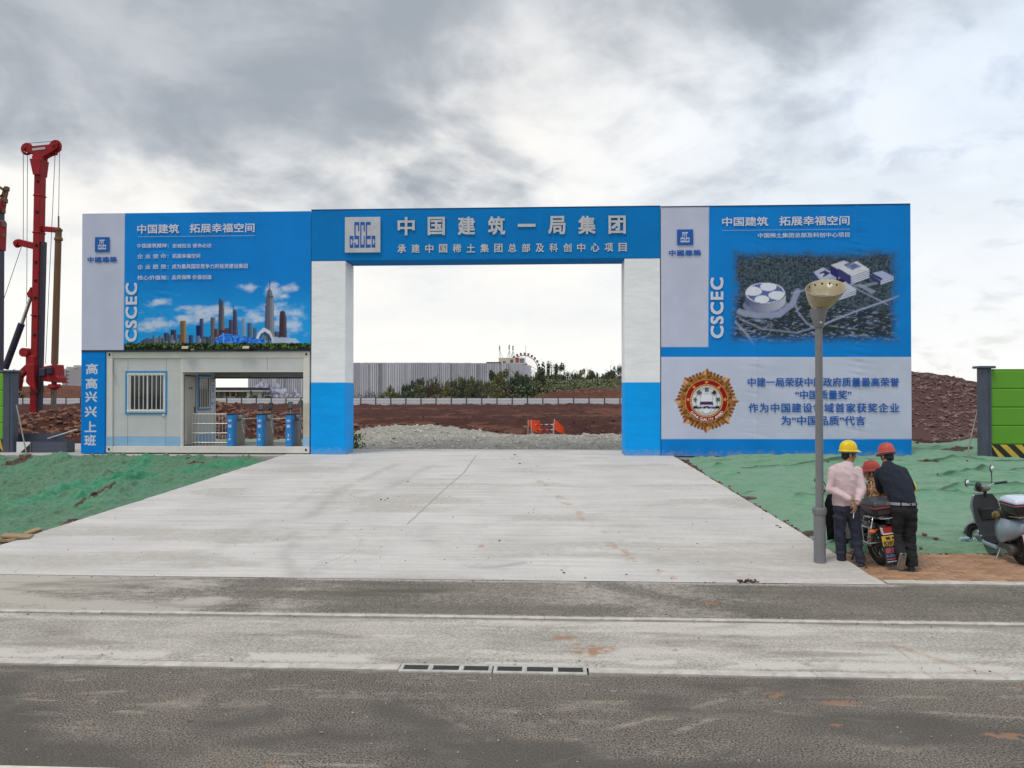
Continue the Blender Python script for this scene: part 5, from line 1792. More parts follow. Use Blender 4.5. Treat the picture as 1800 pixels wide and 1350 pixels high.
# =================================================================== LITTER
M_WOOD = mat('weathered board', (.36, .25, .145), .85, 0, .25, 6, .3, 30, stretch=(1, 8, 1), dirt=.2)
for k, (cx, cy, cz, l, w_, h_, rz, ry, lab) in enumerate(((gnd(30, 942, .16).x, gnd(30, 942, .16).y, .16, .42, .26, .035, 20, 6, 'weathered brown board lying on top beside the net corner'), (gnd(10, 948, .11).x, gnd(10, 948, .11).y, .11, .46, .30, .05, 4, -3, 'thick brown board under another board by the net corner'), (gnd(57, 934, .13).x, gnd(57, 934, .13).y, .13, .24, .2, .04, 50, -14, 'short pale board end leaning on the ramp edge'))):
    b = thing('wooden_board', lab, 'board', (cx, cy, cz), R(rz), 'boards by the net corner')
    MB().cbox((0, 0, 0), (l, w_, h_), Matrix.Rotation(R(ry), 4, 'Y')).build('board', M_WOOD, b, 0, .006)
M_SCR = mat('dry leaf scrap', (.10, .05, .035), .9, 0, .4, 20)
for px, py, n, s, lab in ((1312, 1024, 26, .045, 'heap of dark dry leaves and soil on the ramp foot'), (1252, 1026, 4, .018, 'few dark crumbs beside the leaf heap on the ramp foot')):
    g = gnd(px, py)
    mb = MB()
    for i in range(n):
        M_ = Matrix.Translation((random.gauss(0, s * 1.5), random.gauss(0, s * .6), abs(random.gauss(.012, .008)))) @ Matrix.Rotation(random.uniform(0, 6), 4, 'Z') @ Matrix.Rotation(random.uniform(-.6, .6), 4, 'X')
        mb.cbox((0, 0, 0), (s * random.uniform(.6, 1.3), s * random.uniform(.3, .7), .008), M_)
    o = mb.build('leaf_litter', M_SCR, None, 0)
    o.location = (g.x, g.y, .012)
    tag(o, lab, 'litter')
pts = []
for px, py, s in ((670, 879, .028), (677, 880, .02), (682, 877, .03), (717, 847, .03), (797, 910, .022), (877, 952, .022), (914, 815, .045), (905, 800, .05), (886, 808, .02), (790, 873, .02), (944, 820, .02), (988, 1003, .022), (992, 1008, .026), (934, 989, .014), (1158, 966, .016), (1101, 1011, .02), (1157, 1003, .02), (1075, 955, .014), (1029, 1017, .022), (1180, 1018, .015), (702, 873, .015), (706, 933, .014), (1002, 920, .012), (1066, 955, .012), (965, 843, .02), (1302, 1028, .015), (1343, 1028, .018), (1383, 1027, .014), (1366, 925, .035), (1372, 928, .03)):
    g = gnd(px, py, 0, .0603, 10.3)
    pts.append((g.x, g.y, float(apron_z(g.y)) + .004, s))
for i in range(110):
    x, y = random.uniform(-8, 4.3), random.triangular(10.3, 21.5, 11)
    if apron_l(y) < x < apron_r(y):
        pts.append((x, y, float(apron_z(y)) + .008, random.uniform(.006, .014)))
rocks('dirt_crumbs', pts, mat('dirt crumb', (.06, .035, .025), .9), 'small dark dirt crumbs on the concrete ramp')
pts = []
for i in range(420):
    x, y = random.uniform(-5, 5), random.uniform(4.8, 6.8)
    pts.append((x, y, .006, random.choice((.004, .005, .006, .008, .009))))
for px, py, s in ((565, 1289, .018), (620, 1254, .012), (1008, 1268, .014), (1012, 1271, .016), (950, 1257, .011), (906, 1255, .012), (335, 1267, .02), (1598, 1243, .012), (1770, 1270, .014), (1120, 1160, .012), (862, 1194, .012)):
    g = gnd(px, py); pts.append((g.x, g.y, .006, s))
for i in range(260):
    y = random.choice((random.gauss(8.45, .05), random.gauss(8.66, .06), random.gauss(7.1, .05), random.gauss(10.15, .06), random.uniform(7.1, 10.2)))
    pts.append((random.uniform(-7.5, 5.5), y, .014, random.uniform(.005, .013)))
rocks('road_grit', pts, mat('road grit', (.30, .285, .26), .9, 0, .6, 9), 'scattered pale grit on the worn asphalt')
pts = []
for px, py, s in ((1298, 836, .05), (1330, 818, .03), (1628, 818, .07), (1640, 819, .04), (1648, 838, .04), (1660, 840, .03), (1560, 842, .03), (1500, 845, .04), (1625, 957, .05), (1636, 955, .06), (1645, 959, .04), (1618, 962, .03), (1340, 846, .03), (1390, 868, .03), (1455, 822, .04), (1700, 818, .04), (1756, 828, .05), (1780, 812, .05), (1690, 800, .06), (1622, 796, .06), (1612, 782, .08), (1650, 787, .06)):
    g = gnd(px, py, .07, .058, 12.2)
    pts.append((g.x, g.y, float(netr_z(np.array(g.x), np.array(g.y))) + s * .3, s))
for px, py, s in ((40, 808, .09), (28, 812, .07), (15, 813, .08), (52, 806, .06), (75, 804, .05), (262, 806, .07), (330, 811, .06), (350, 813, .07), (188, 868, .06), (176, 872, .05), (166, 877, .06), (150, 886, .05), (140, 890, .05), (115, 921, .07), (128, 914, .05), (60, 830, .03), (20, 850, .03), (96, 842, .03)):
    g = gnd(px, py, .05, .055, 11.2)
    pts.append((g.x, g.y, float(netl_z(np.array(g.x), np.array(g.y))) + s * .3, s))
rocks('net_clods', pts, M_CLOD2, 'red soil clods weighing down the dust nets')
pts = []
for i in range(260):
    y = random.uniform(12.3, 22); pts.append((apron_r(y) + abs(random.gauss(.02, .05)), y, float(apron_z(y)) - random.uniform(0, .05), random.uniform(.012, .04)))
    y = random.uniform(11.3, 21.5); pts.append((apron_l(y) - abs(random.gauss(.02, .04)), y, float(apron_z(y)) - random.uniform(.01, .06), random.uniform(.010, .03)))
rocks('edge_crumbs', pts, M_CLOD2, 'soil crumbs along the edges of the concrete ramp')
pts = [(random.uniform(4.4, 9), 12.3 + random.gauss(-.03, .05), -.003, random.uniform(.008, .025)) for i in range(160)]
rocks('edge_crumbs', pts, M_CLOD, 'soil crumbs along the net edge of the brick pavement')
g = gnd(1695, 950, .14)
bt = thing('plastic_bottle', 'crushed clear blue plastic bottle lying on the net beside the scooter', 'bottle', (g.x, g.y, float(netr_z(np.array(g.x), np.array(g.y))) + .055), R(20))
M_BOT = mat('pale blue plastic', (.42, .56, .66), .15, 0, .1, 9, spec=.7)
MB().lathe([(0, -.10), (.032, -.10), (.034, -.03), (.028, 0), (.034, .03), (.033, .07), (.014, .10), (0, .10)], Matrix.Rotation(R(90), 4, 'Y'), 14).build('bottle_body', M_BOT, bt, 50)
MB().lathe([(0, .10), (.016, .10), (.016, .125), (0, .125)], Matrix.Rotation(R(90), 4, 'Y'), 12).build('cap', M_WBLU, bt, 50)

# =================================================================== DRILLING RIGS
M_RED = mat('rig red paint', (.31, .018, .022), .55, 0, .2, 1.5, .05, 8, spec=.2, dirt=.35, dirt_col=(.12, .05, .04))
M_RIGD = mat('rig dark steel', (.035, .035, .06), .5, .1, .2, 2)
M_KEL = mat('rusty kelly bar', (.17, .095, .05), .7, .1, .2, 1.2, .1, 8, stretch=(4, 4, .4))
M_WIRE = mat('wire rope', (.10, .10, .11), .6, .3)
M_CHR = mat('chrome ram', (.50, .52, .55), .25, .8, .1)
M_TRK = mat('muddy track', (.07, .05, .04), .9, 0, .3, 4, .3)
RY = 57.0
W = lambda px, py, Y=RY: at(px, py, Y)
rig = thing('drilling_rig', 'tall red drilling rig with rusty kelly bar behind the slate post', 'drilling rig', (W(62, 740).x, RY, .8), 0, 'drilling rigs on the site')
A_, B_ = W(62.5, 727), W(71, 290)
up = Vector((0, 1, 0))
MB().beam(A_, B_, .52, .70, up).build('mast', M_RED, rig, 0, .04, w=True)
ax = (B_ - A_).normalized()
for py in (301, 321, 375, 433, 463, 495, 525, 556, 590):
    f = (727 - py) / 437
    c = A_ + (B_ - A_) * f + Vector((.06, -.36, 0))
    MB().lathe([(0, -.01), (.12, -.01), (.12, .02), (0, .02)], Matrix.Translation(c) @ Matrix.Rotation(R(90), 4, 'X'), 14).build('mast_hole', M_HOLE, rig, 50, w=True)
for py in (345, 410, 555):
    f = (727 - py) / 437
    c = A_ + (B_ - A_) * f
    MB().cbox(c, (.60, .78, .10)).build('mast_band', M_RED, rig, 0, .02, w=True)
MB().beam(W(69.5, 725), W(77, 425), .22, .5, up).build('slide_rail', M_RIGD, rig, 0, .03, w=True)
# head: a wide fork carrying two sheaves
hp = [W(*p) for p in ((60, 280), (62.5, 272), (47, 268), (41, 262), (44, 256), (53, 256), (60, 259), (90, 256), (97, 249), (104, 253), (104, 262), (95, 269), (80, 277), (79, 282))]
cut = [W(*p) for p in ((61, 263), (84, 260.5), (84, 264.5), (62, 267))]
hm = MB().prism([(p.x, p.z) for p in hp], RY - .30, RY - .16)
hm.prism([(p.x, p.z) for p in hp], RY + .16, RY + .30)
hm.build('mast_head', M_RED, rig, 0, w=True)
MB().prism([(p.x, p.z) for p in cut], RY - .32, RY - .298).build('head_slot', mat('pale slot', (.50, .50, .48), .7), rig, 0, w=True)
for q in ((48, 262), (98, 257), (94, 268)):
    c = W(*q)
    rr = .40 if q[1] < 266 else .2
    sh = MB().torus((c.x, RY - .02, c.z), rr, .09, 'Y', 26, 8)
    for k in range(6):
        a = k * PI / 3
        sh.beam((c.x, RY - .02, c.z), (c.x + rr * math.cos(a), RY - .02, c.z + rr * math.sin(a)), .07, .07)
    sh.lathe([(0, -.38), (.12, -.38), (.12, .38), (0, .38)], Matrix.Translation((c.x, RY - .02, c.z)) @ Matrix.Rotation(R(90), 4, 'X'), 12)
    sh.build('sheave', M_RED, rig, 40, w=True)
MB().prism([(p.x, p.z) for p in (W(59, 282), W(80, 282), W(76.5, 310), W(65, 310))], RY - .5, RY + .45).build('head_collar', M_RED, rig, 0, .03, w=True)
# middle pulley arm and kelly guide
MB().beam(W(66, 434), W(33, 426), .36, .5).build('pulley_arm', M_RED, rig, 0, .04, w=True)
c = W(31, 428)
MB().torus((c.x, RY, c.z), .24, .10, 'Y', 22, 8).lathe([(0, -.3), (.17, -.3), (.17, .3), (0, .3)], Matrix.Translation((c.x, RY, c.z)) @ Matrix.Rotation(R(90), 4, 'X'), 14).build('sheave', M_RED, rig, 40, w=True)
MB().beam(W(72, 402), W(106, 405), .22, .4).build('guide_arm', M_RED, rig, 0, .03, w=True)
k0, k1 = W(103, 403), W(96, 640)
MB().lathe([(0, .0), (.28, 0), (.28, -.12), (.20, -.20), (.20, -.55), (.30, -.70), (.30, -.85), (0, -.85)], Matrix.Translation(k0), 18).build('kelly_head', M_KEL, rig, 40, w=True)
MB().tube([k0, k1], [.23, .25], 16).build('kelly_bar', M_KEL, rig, 50, w=True)
MB().tube([W(96, 640), W(94, 722)], [.19, .19], 14).build('kelly_stem', mat('grey drill stem', (.16, .14, .12), .6, .2, .2, 3), rig, 50, w=True)
MB().tube([W(103, 380), W(103, 403)], .06, 8).build('swivel', M_KEL, rig, 50, w=True)
# rotary drive
rd = MB().prism([(p.x, p.z) for p in (W(82, 645), W(105, 641), W(106, 660), W(110, 664), (W(110, 673)), W(82, 670))], RY - .55, RY + .55)
rd.build('rotary_drive', M_RED, rig, 0, .04, w=True)
MB().lathe([(0, .25), (.40, .25), (.52, .0), (.30, -.05), (.30, -.15), (0, -.15)], Matrix.Translation(W(96, 681)), 18).build('drive_skirt', M_RED, rig, 40, w=True)
MB().cbox(W(97, 652) + Vector((0, -.6, 0)), (.42, .35, .55)).build('drive_motor', M_RIGD, rig, 0, .05, w=True)
MB().cbox(W(84, 655) + Vector((0, -.5, 0)), (.5, .4, .6)).build('feed_block', M_RIGD, rig, 0, .05, w=True)
# luffing ram and winch
MB().tube([W(55, 521), W(38, 570)], .13, 12).build('ram_rod', M_CHR, rig, 50, w=True)
MB().tube([W(38, 569), W(9, 648)], .24, 14).build('ram_cylinder', M_RIGD, rig, 50, w=True)
MB().prism([(p.x, p.z) for p in (W(59, 505), W(62, 524), W(54, 524), W(52, 517))], RY - .35, RY + .35).build('ram_bracket', M_RED, rig, 0, .03, w=True)
c = W(50, 620)
MB().lathe([(0, -.4), (.34, -.4), (.34, .4), (0, .4)], Matrix.Translation((c.x, RY - .2, c.z)) @ Matrix.Rotation(R(90), 4, 'X'), 18).build('winch', M_RED, rig, 40, w=True)
MB().cbox(W(60, 640), (.75, 1.0, 1.3)).build('slew_joint', M_RED, rig, 0, .08, w=True)
MB().beam(W(52, 644), W(33, 662), .40, .5).build('link_arm', M_RED, rig, 0, .05, w=True)
MB().beam(W(36, 655), W(31, 684), .36, .5).build('link_leg', M_RED, rig, 0, .05, w=True)
MB().prism([(p.x, p.z) for p in (W(56, 640), W(68, 640), W(71, 690), W(54, 672))], RY - .6, RY + .5).build('mast_foot', M_RED, rig, 0, .05, w=True)
for pts_ in (((33, 650), (42, 662), (43, 680), (35, 690), (30, 700)), ((44, 655), (46, 672), (36, 692)), ((80, 640), (80, 680), (72, 694), (60, 690)), ((77, 664), (82, 676), (78, 690), (62, 694))):
    MB().tube([W(*p) + Vector((0, -.6, 0)) for p in pts_], .045, 6).build('hose', M_BLK, rig, 60, w=True)
for a_, b_ in (((41, 262), (41, 424)), ((48.5, 262), (46.5, 610)), ((105, 258), (103, 380)), ((97, 270), (80, 640)), ((39, 430), (-5, 560)), ((48, 252), (98, 248))):
    MB().tube([W(*a_), W(*b_)], .022, 5).build('wire_rope', M_WIRE, rig, 60, w=True)
# carrier: two tracks, upper body, cab
bx = W(10, 700).x - 3.4
for k in (-1, 1):
    tr = []
    for i in range(24):
        a = 2 * PI * i / 24
        tr.append((bx + (2.0 if math.cos(a) > 0 else -2.0) + .45 * math.cos(a), 1.20 + .45 * math.sin(a)))
    MB().prism(tr, RY + k * 1.6 - .35, RY + k * 1.6 + .35).build('track', M_TRK, rig, 30, .03, w=True)
MB().box(bx - 3.2, bx + 1.9, RY - 1.3, RY + 1.3, 1.75, 3.0).build('upper_body', M_RED, rig, 0, .1, w=True)
cbn = MB().box(bx + .5, bx + 2.1, RY - 2.0, RY - .75, 1.8, 3.5).build('cab', M_RED, rig, 0, .1, w=True)
MB().box(bx + .65, bx + 1.95, RY - 2.01, RY - 1.995, 2.5, 3.35).build('window', M_GLS, cbn, 0, w=True)
MB().tube([W(94, 722), W(94, 745)], .34, 16).build('casing', mat('rusty casing', (.20, .10, .05), .8, 0, .2, 2), rig, 50, w=True)

RY2 = 50.0
V2 = lambda px, py: at(px, py, RY2)
rg2 = thing('drilling_rig', 'partly seen rig mast cut off by the picture edge beside the tall red rig', 'drilling rig', (V2(-1, 740).x, RY2, .8), 0, 'drilling rigs on the site')
MB().beam(V2(-3, 740), V2(-1, 372), .34, .6, up).build('mast', M_RIGD, rg2, 0, .03, w=True)
MB().beam(V2(-1, 372), V2(2, 352), .5, .5, up).build('mast_top', M_RED, rg2, 0, .03, w=True)
MB().beam(V2(-3, 440), V2(-1, 390), .62, .66, up).build('mast_sleeve', M_RED, rg2, 0, .03, w=True)
for a_, b_ in (((-6, 352), (9, 352)), ((2, 354), (9, 330)), ((9, 352), (13, 333)), ((-6, 326), (9, 335)), ((-4, 345), (8, 344))):
    MB().beam(V2(*a_), V2(*b_), .16, .16).build('head_bracket', M_KEL, rg2, 0, .02, w=True)
for q in ((12, 332), (9, 353), (6, 358), (5, 371), (4, 414)):
    MB().cbox(V2(*q), (.24, .3, .3)).build('bracket_lug', M_KEL, rg2, 0, .03, w=True)
MB().cbox(V2(2, 394), (.5, .4, .5), ).build('guide_block', mat('grey guide block', (.14, .11, .11), .6), rg2, 0, .06, w=True)
MB().cbox(V2(-2, 470), (.35, .5, .6)).build('mast_joint', M_RIGD, rg2, 0, .08, w=True)
bx = V2(-1, 740).x - 2.4
for k in (-1, 1):
    MB().box(bx - 2, bx + 2, RY2 + k * 1.4 - .3, RY2 + k * 1.4 + .3, .78, 1.6).build('track', M_TRK, rg2, 0, .2, w=True)
MB().box(bx - 2.6, bx + 2.2, RY2 - 1.2, RY2 + 1.2, 1.6, 2.7).build('upper_body', M_RED, rg2, 0, .1, w=True)

# =================================================================== FAR SIDE OF THE SITE
# low white panel fence
FY = 110.0
M_FPAN = mat('white fence panel', (.62, .64, .67), .55, 0, .08, .6, dirt=.15)
M_FPOST = mat('dark fence post', (.05, .05, .055), .6)
fx0, fx1 = at(-10, 705, FY).x, at(1100, 705, FY).x
fz0, fz1 = .62, 1.70
fn = thing('panel_fence', 'long low white panel fence with dark posts across the red soil', 'fence', ((fx0 + fx1) / 2, FY, fz0))
stp = 2.19
pm_ = MB()
for a_, b_ in ((0, .31), (.33, .64), (.66, 1.0)):
    pm_.box(-stp / 2 + .05, stp / 2 - .05, -.03 - .015 * (a_ > .3), .02, (fz1 - fz0) * a_, (fz1 - fz0) * b_ - .01)
pm_ = pm_.mesh('panel', 0)
po_ = MB().box(-.07, .07, -.09, .05, -.4, fz1 - fz0 + .10).mesh('post', 0)
x = fx0
while x < fx1:
    put('panel', pm_, M_FPAN, fn, (x + stp / 2 - fn.location.x, 0, random.uniform(-.02, .02)))
    put('post', po_, M_FPOST, fn, (x - fn.location.x, 0, random.uniform(-.03, .03)))
    x += stp
MB().box(fx0, fx1, FY - .05, FY + .01, fz1 + .012, fz1 + .05).build('top_rail', M_FPOST, fn, 0, w=True)

# banks of soil beyond the fence
def bank_z(x, y):
    a = at(880, 680, 126).x; b = at(1120, 680, 126).x
    h = 2.9 * sstep(x, a - 5, a + 16) * (1 - sstep(x, b + 20, b + 60)) + .5 * np.exp(-((x - at(690, 690, 126).x) / 9) ** 2)
    lx = at(145, 690, 126).x
    h = h + 3.0 * (1 - sstep(x, lx - 6, lx + 14)) * (.8 + .4 * fbm(x * .1, x * 0, 5, 3))
    prof = sstep(y, 116, 126) * (1 - .3 * sstep(y, 132, 150))
    return .45 + h * prof * (.85 + .3 * fbm(x * .2, y * .2, 601, 4)) + .35 * (fbm(x * .4, y * .4, 603, 4) - .5)


grid('soil_bank', np.linspace(-130, 60, 240), np.linspace(113, 160, 60), bank_z, soil_mat('faded red earth', [(.15, .062, .038), (.12, .050, .036), (.27, .155, .075), (.07, .030, .02)], .35, 1.0, 2.5))

# corrugated hall
HY = 200.0
hx0, hx1 = at(436, 660, HY).x, at(905, 660, HY).x
hz = at(700, 639, HY).z
hall = thing('warehouse', 'long windowless grey corrugated metal warehouse beyond the white fence', 'warehouse', ((hx0 + hx1) / 2, HY, .4))
M_HALL = [mat('hall sheet %s' % n, c, .5, .1, .06, .3) for n, c in (('pale', (.55, .585, .63)), ('mid', (.50, .53, .575)), ('dark', (.43, .46, .505)))]
x = hx0
rs = random.Random(3)
while x < hx1 - .1:
    wd = min(rs.choice((.5, .8, 1.0, 1.2, 1.3, 1.6)), hx1 - x)
    hh = hz + .25 * math.sin((x - hx0) / (hx1 - hx0) * PI) + rs.uniform(-.03, .03)
    mb = MB()
    n_ = max(2, int(wd / .5))
    for k in range(n_):
        xa, xb = x + wd * k / n_, x + wd * (k + 1) / n_
        mb.box(xa + .09, xb - .09, HY - .26, HY, .4, hh)
    mb.box(x, x + wd, HY - .04, HY + .06, .4, hh - .05)
    mb.build('wall_sheet', rs.choice(M_HALL), hall, 0, w=True)
    x += wd
s0, s1 = at(905, 645, HY), at(934, 648, HY + 18)
mb = MB()
for k in range(14):
    a_ = Vector((hx1 + (s1.x - hx1) * k / 14, HY + 18 * k / 14, 0)); b_ = Vector((hx1 + (s1.x - hx1) * (k + .88) / 14, HY + 18 * (k + .88) / 14, 0))
    mb.add([(a_.x, a_.y, .4), (b_.x, b_.y, .4), (b_.x, b_.y, hz), (a_.x, a_.y, hz)], [(0, 1, 2, 3)])
    mb.add([(a_.x, a_.y + .2, .4), (b_.x, b_.y + .9, .4), (b_.x, b_.y + .9, hz), (a_.x, a_.y + .2, hz)], [(0, 1, 2, 3)])
mb.build('end_wall', M_HALL[1], hall, 0, w=True)
MB().prism([(hx0, hz - .4), (hx1, hz - .4), (hx1, hz - .05), (hx0, hz - .05)], HY + .2, HY + 40).build('roof', M_HALL[2], hall, 0, w=True)
MB().box(at(855, 640, HY).x, at(881, 640, HY).x, HY - .3, HY + .2, hz + .06, hz + .35).build('roof_flashing', M_FPOST, hall, 0, w=True)
# painted mountain on the left end of the hall (flat print)
A = Art(434, 546, 660, 706, (.35, .37, .40))
X, Y = A.X, A.Y
prof = 700 - 31 * np.exp(-((X - 462) / 22.) ** 2) - 20 * np.exp(-((X - 490) / 8.) ** 2) - 15 * np.exp(-((X - 503) / 6.) ** 2) - 16 * np.exp(-((X - 518) / 7.) ** 2) - 6 * np.exp(-((X - 530) / 9.) ** 2) + (fbm(X * .3, X * 0, 9, 4) - .5) * 8
inside = Y > prof
rk = ridge(X * .12 + Y * .10, Y * .13 - X * .1, 711, 4)
A.blend(inside, U(206, 212, 226))
A.blend(inside * sstep(rk, .66, .84) * .85, U(90, 98, 140))
A.blend(inside * sstep(fbm(X * .3, Y * .3, 713, 3), .56, .68) * .6, U(130, 140, 175))
gx, gz = np.meshgrid(np.linspace(at(437, 690, HY).x, at(545, 690, HY).x, 160), np.linspace(1.2, at(500, 664, HY).z, 60))
px_, py_ = to_px(gx, np.full_like(gx, HY - .2), gz)
c_ = A.sample(px_, py_).reshape(-1, 3)
i_ = np.arange(gx.size).reshape(gx.shape)
keep = (A.sample(px_, py_)[..., 2] > .0)
pf = np.interp(px_[30], A.X[0], prof[0])
okv = py_ > pf[None, :]
fq = np.stack([i_[:-1, :-1], i_[:-1, 1:], i_[1:, 1:], i_[1:, :-1]], -1)
okf = okv[:-1, :-1] & okv[:-1, 1:] & okv[1:, 1:] & okv[1:, :-1]
raw('mountain_mural', np.stack([gx - hall.location.x, np.full_like(gx, -.32), gz - .4], -1).reshape(-1, 3), fq[okf], M_PRINT, c_, None, False, hall)

# cream roof house with masts behind the hall
CYB = 235.0
Wc = lambda px, py: at(px, py, CYB)
ch = thing('rooftop_house', 'cream block with three masts rising behind the corrugated warehouse', 'building', (Wc(890, 640).x, CYB, .4))
MB().box(Wc(876.5, 640).x, Wc(905, 640).x, CYB, CYB + 8, .4, Wc(890, 629).z).build('wall', mat('cream render', (.50, .45, .36), .8, 0, .1, .5), ch, 0, w=True)
for q in ((884, 635, 889, 640), (897, 632, 902, 638)):
    a_, b_ = Wc(q[0], q[3]), Wc(q[2], q[1])
    MB().box(a_.x, b_.x, CYB - .03, CYB - .005, a_.z, b_.z).build('window', M_GLS, ch, 0, w=True)
for px, tp in ((879, 610), (895, 608.5), (901.5, 610)):
    b_, t_ = Wc(px, 629), Wc(px - (.8 if px < 880 else 0), tp)
    mb = MB().tube([b_, t_], .10, 6).tube([t_ + (b_ - t_) * .35, b_ + Vector((.9, 0, 0))], .06, 5)
    if px > 890:
        mb.tube([t_ + (b_ - t_) * .45, b_ + Vector((-.7, 0, 0))], .06, 5)
    mb.lathe([(0, 0), (.22, 0), (.22, 1.4), (0, 1.4)], Matrix.Translation(t_ - Vector((0, 0, 1.0))), 8)
    mb.build('mast', mat('mast grey', (.36, .37, .36), .6), ch, 40, w=True)
bd = thing('low_block', 'small white banded block with red corner beneath the big wheel', 'building', (at(914, 640, 260).x, 260, .4))
V3 = lambda px, py: at(px, py, 260)
MB().box(V3(905, 640).x, V3(921.5, 640).x, 260, 268, .4, V3(910, 628.5).z).build('wall', mat('white block wall', (.55, .56, .58), .7), bd, 0, w=True)
MB().box(V3(905, 640).x - .05, V3(912, 640).x, 259.9, 268, V3(905, 637.5).z, V3(905, 629).z).build('red_corner', mat('red cladding', (.34, .04, .04), .6), bd, 0, w=True)
for k in range(3):
    a_, b_ = V3(913.5, 632.5 + k * 2.6), V3(921, 630.8 + k * 2.6)
    MB().box(a_.x, b_.x, 259.93, 259.98, a_.z, b_.z).build('window_band', M_GLS, bd, 0, w=True)
MB().box(V3(897, 640).x, V3(926, 640).x, 258, 269, V3(905, 640.5).z, V3(905, 638).z).build('ledge', mat('white block wall', (.6, .6, .6)), bd, 0, w=True)
MB().tube([V3(924, 640), V3(924.4, 608)], .06, 5).build('antenna', M_WIRE, bd, 60, w=True)

# big wheel
WY = 700.0
wc = at(920.5, 649.5, WY)
WR = (wc.z - at(920, 625, WY).z) * -1
WR = abs(at(920.5, 625.0, WY).z - wc.z)
fw = thing('ferris_wheel', 'ferris wheel with dark red cabins rising behind the shrubs', 'ferris wheel', (wc.x, WY, .4))
M_WHL = mat('wheel dark red', (.10, .035, .045), .6)
M_CAB = mat('cabin maroon', (.13, .025, .04), .5)
M_CABW = mat('cabin glass', (.25, .24, .27), .3)
for dy in (-1.0, 1.0):
    MB().torus((wc.x, WY + dy, wc.z), WR, .30, 'Y', 60, 6).build('ring', M_WHL, fw, 60, w=True)
sp_ = MB()
for k in range(26):
    a = 2 * PI * k / 26
    for dy in (-1.0, 1.0):
        sp_.tube([(wc.x, WY + dy, wc.z), (wc.x + WR * math.cos(a), WY + dy, wc.z + WR * math.sin(a))], .045, 4)
sp_.build('spokes', M_WIRE, fw, 60, w=True)
for k in (-1, 1):
    for dy in (-2.6, 2.6):
        MB().beam((wc.x, WY + dy * .5, wc.z), (wc.x + k * 8.5, WY + dy * 2, .4), .5, .5).build('support_leg', mat('white steel', (.6, .6, .6), .5), fw, 0, w=True)
MB().tube([(wc.x, WY - 2, wc.z), (wc.x, WY + 2, wc.z)], .7, 12).build('axle', M_WHL, fw, 50, w=True)
cm_ = MB().box(-.95, .95, -1.0, 1.0, -1.15, .55).lathe([(.1, 1.15), (.95, .85), (1.05, .55), (0, .55)], None, 10).mesh('cabin', 0, .12)
cw_ = MB().box(-.7, .7, -1.03, 1.03, -.45, .25).mesh('cabin_window', 0)
for k in range(26):
    a = 2 * PI * (k + .25) / 26
    p_ = (wc.x + (WR + 1.7) * math.cos(a) - wc.x, 0, wc.z + (WR + 1.7) * math.sin(a) - .4)
    cbn = put('cabin', cm_, M_CAB, fw, p_)
    put('window', cw_, M_CABW, cbn)

# distant towers at the left
M_TW = mat('pale tower render', (.46, .45, .44), .8, 0, .06, .1)
M_TWW = mat('tower window', (.20, .22, .26), .3)
for x0, x1, tp, lab in ((109, 122, 648, 'pale high-rise block with stepped roof behind the drilling rig'), (120.5, 138, 645, 'wider pale high-rise block between the drilling rig and the billboard')):
    TY = 620.0 if x0 < 115 else 640.0
    a_, b_, tz = at(x0, 690, TY), at(x1, 690, TY), at(x0, tp, TY).z
    tw = thing('tower_block', lab, 'tower block', ((a_.x + b_.x) / 2, TY, .4), 0, 'high-rise blocks on the skyline')
    MB().box(a_.x, b_.x, TY, TY + 14, .4, tz).build('wall', M_TW, tw, 0, w=True)
    MB().box(a_.x + (b_.x - a_.x) * .35, a_.x + (b_.x - a_.x) * .7, TY + 2, TY + 8, tz, tz + 1.6).build('roof_house', M_TW, tw, 0, w=True)
    nfl = int(tz / 3)
    wm = MB().box(-.75, .75, -.06, -.01, .8, 2.3).mesh('window', 0)
    for f in range(nfl):
        for k in range(5):
            if k == 2:
                continue
            put('window', wm, M_TWW, tw, (a_.x + (b_.x - a_.x) * (k + .5) / 5 - tw.location.x, 0, f * 3))
    MB().box(a_.x + (b_.x - a_.x) * .42, a_.x + (b_.x - a_.x) * .58, TY - .9, TY - .01, .4, tz - 1).build('stair_bay', mat('tower grey strip', (.36, .36, .37), .8), tw, 0, w=True)  # stair bay in a slightly darker grey than the tower wall
tw = thing('low_house', 'low pale roofs at the foot of the high-rise blocks', 'building', (at(80, 690, 560).x, 560, .4), 0)
MB().box(at(68, 690, 560).x, at(109, 690, 560).x, 560, 575, .4, at(80, 679, 560).z).build('wall', M_TW, tw, 0, w=True)
MB().box(at(67, 690, 560).x, at(110, 690, 560).x, 559, 576, at(80, 679, 560).z, at(80, 677.5, 560).z).build('roof', M_TWW, tw, 0, w=True)

# low building seen through the cabin
LY = 165.0
V4 = lambda px, py: at(px, py, LY)
lb = thing('low_building', 'low white building with dark flat roof seen through the cabin passage', 'building', (V4(405, 690).x, LY, .4))
MB().box(V4(340, 690).x, V4(434, 690).x, LY, LY + 12, .4, V4(400, 686).z).build('wall', mat('weathered white wall', (.42, .41, .36), .8, 0, .25, .5), lb, 0, w=True)
MB().box(V4(338, 690).x, V4(436.5, 690).x, LY - 1.6, LY + 13, V4(400, 685.8).z, V4(400, 681).z).build('roof', mat('dark roof edge', (.035, .045, .06), .6), lb, 0, w=True)
MB().box(V4(338, 690).x, V4(436.5, 690).x, LY - 1.55, LY + 12.9, V4(400, 688.5).z, V4(400, 685.9).z).build('fascia', mat('white fascia', (.60, .60, .56), .7), lb, 0, w=True)
for k in range(6):
    a_, b_ = V4(376 + k * 10.2, 697), V4(382.5 + k * 10.2, 689)
    MB().box(a_.x, b_.x, LY - .06, LY - .01, a_.z, b_.z).build('window', M_GLS, lb, 0, w=True)

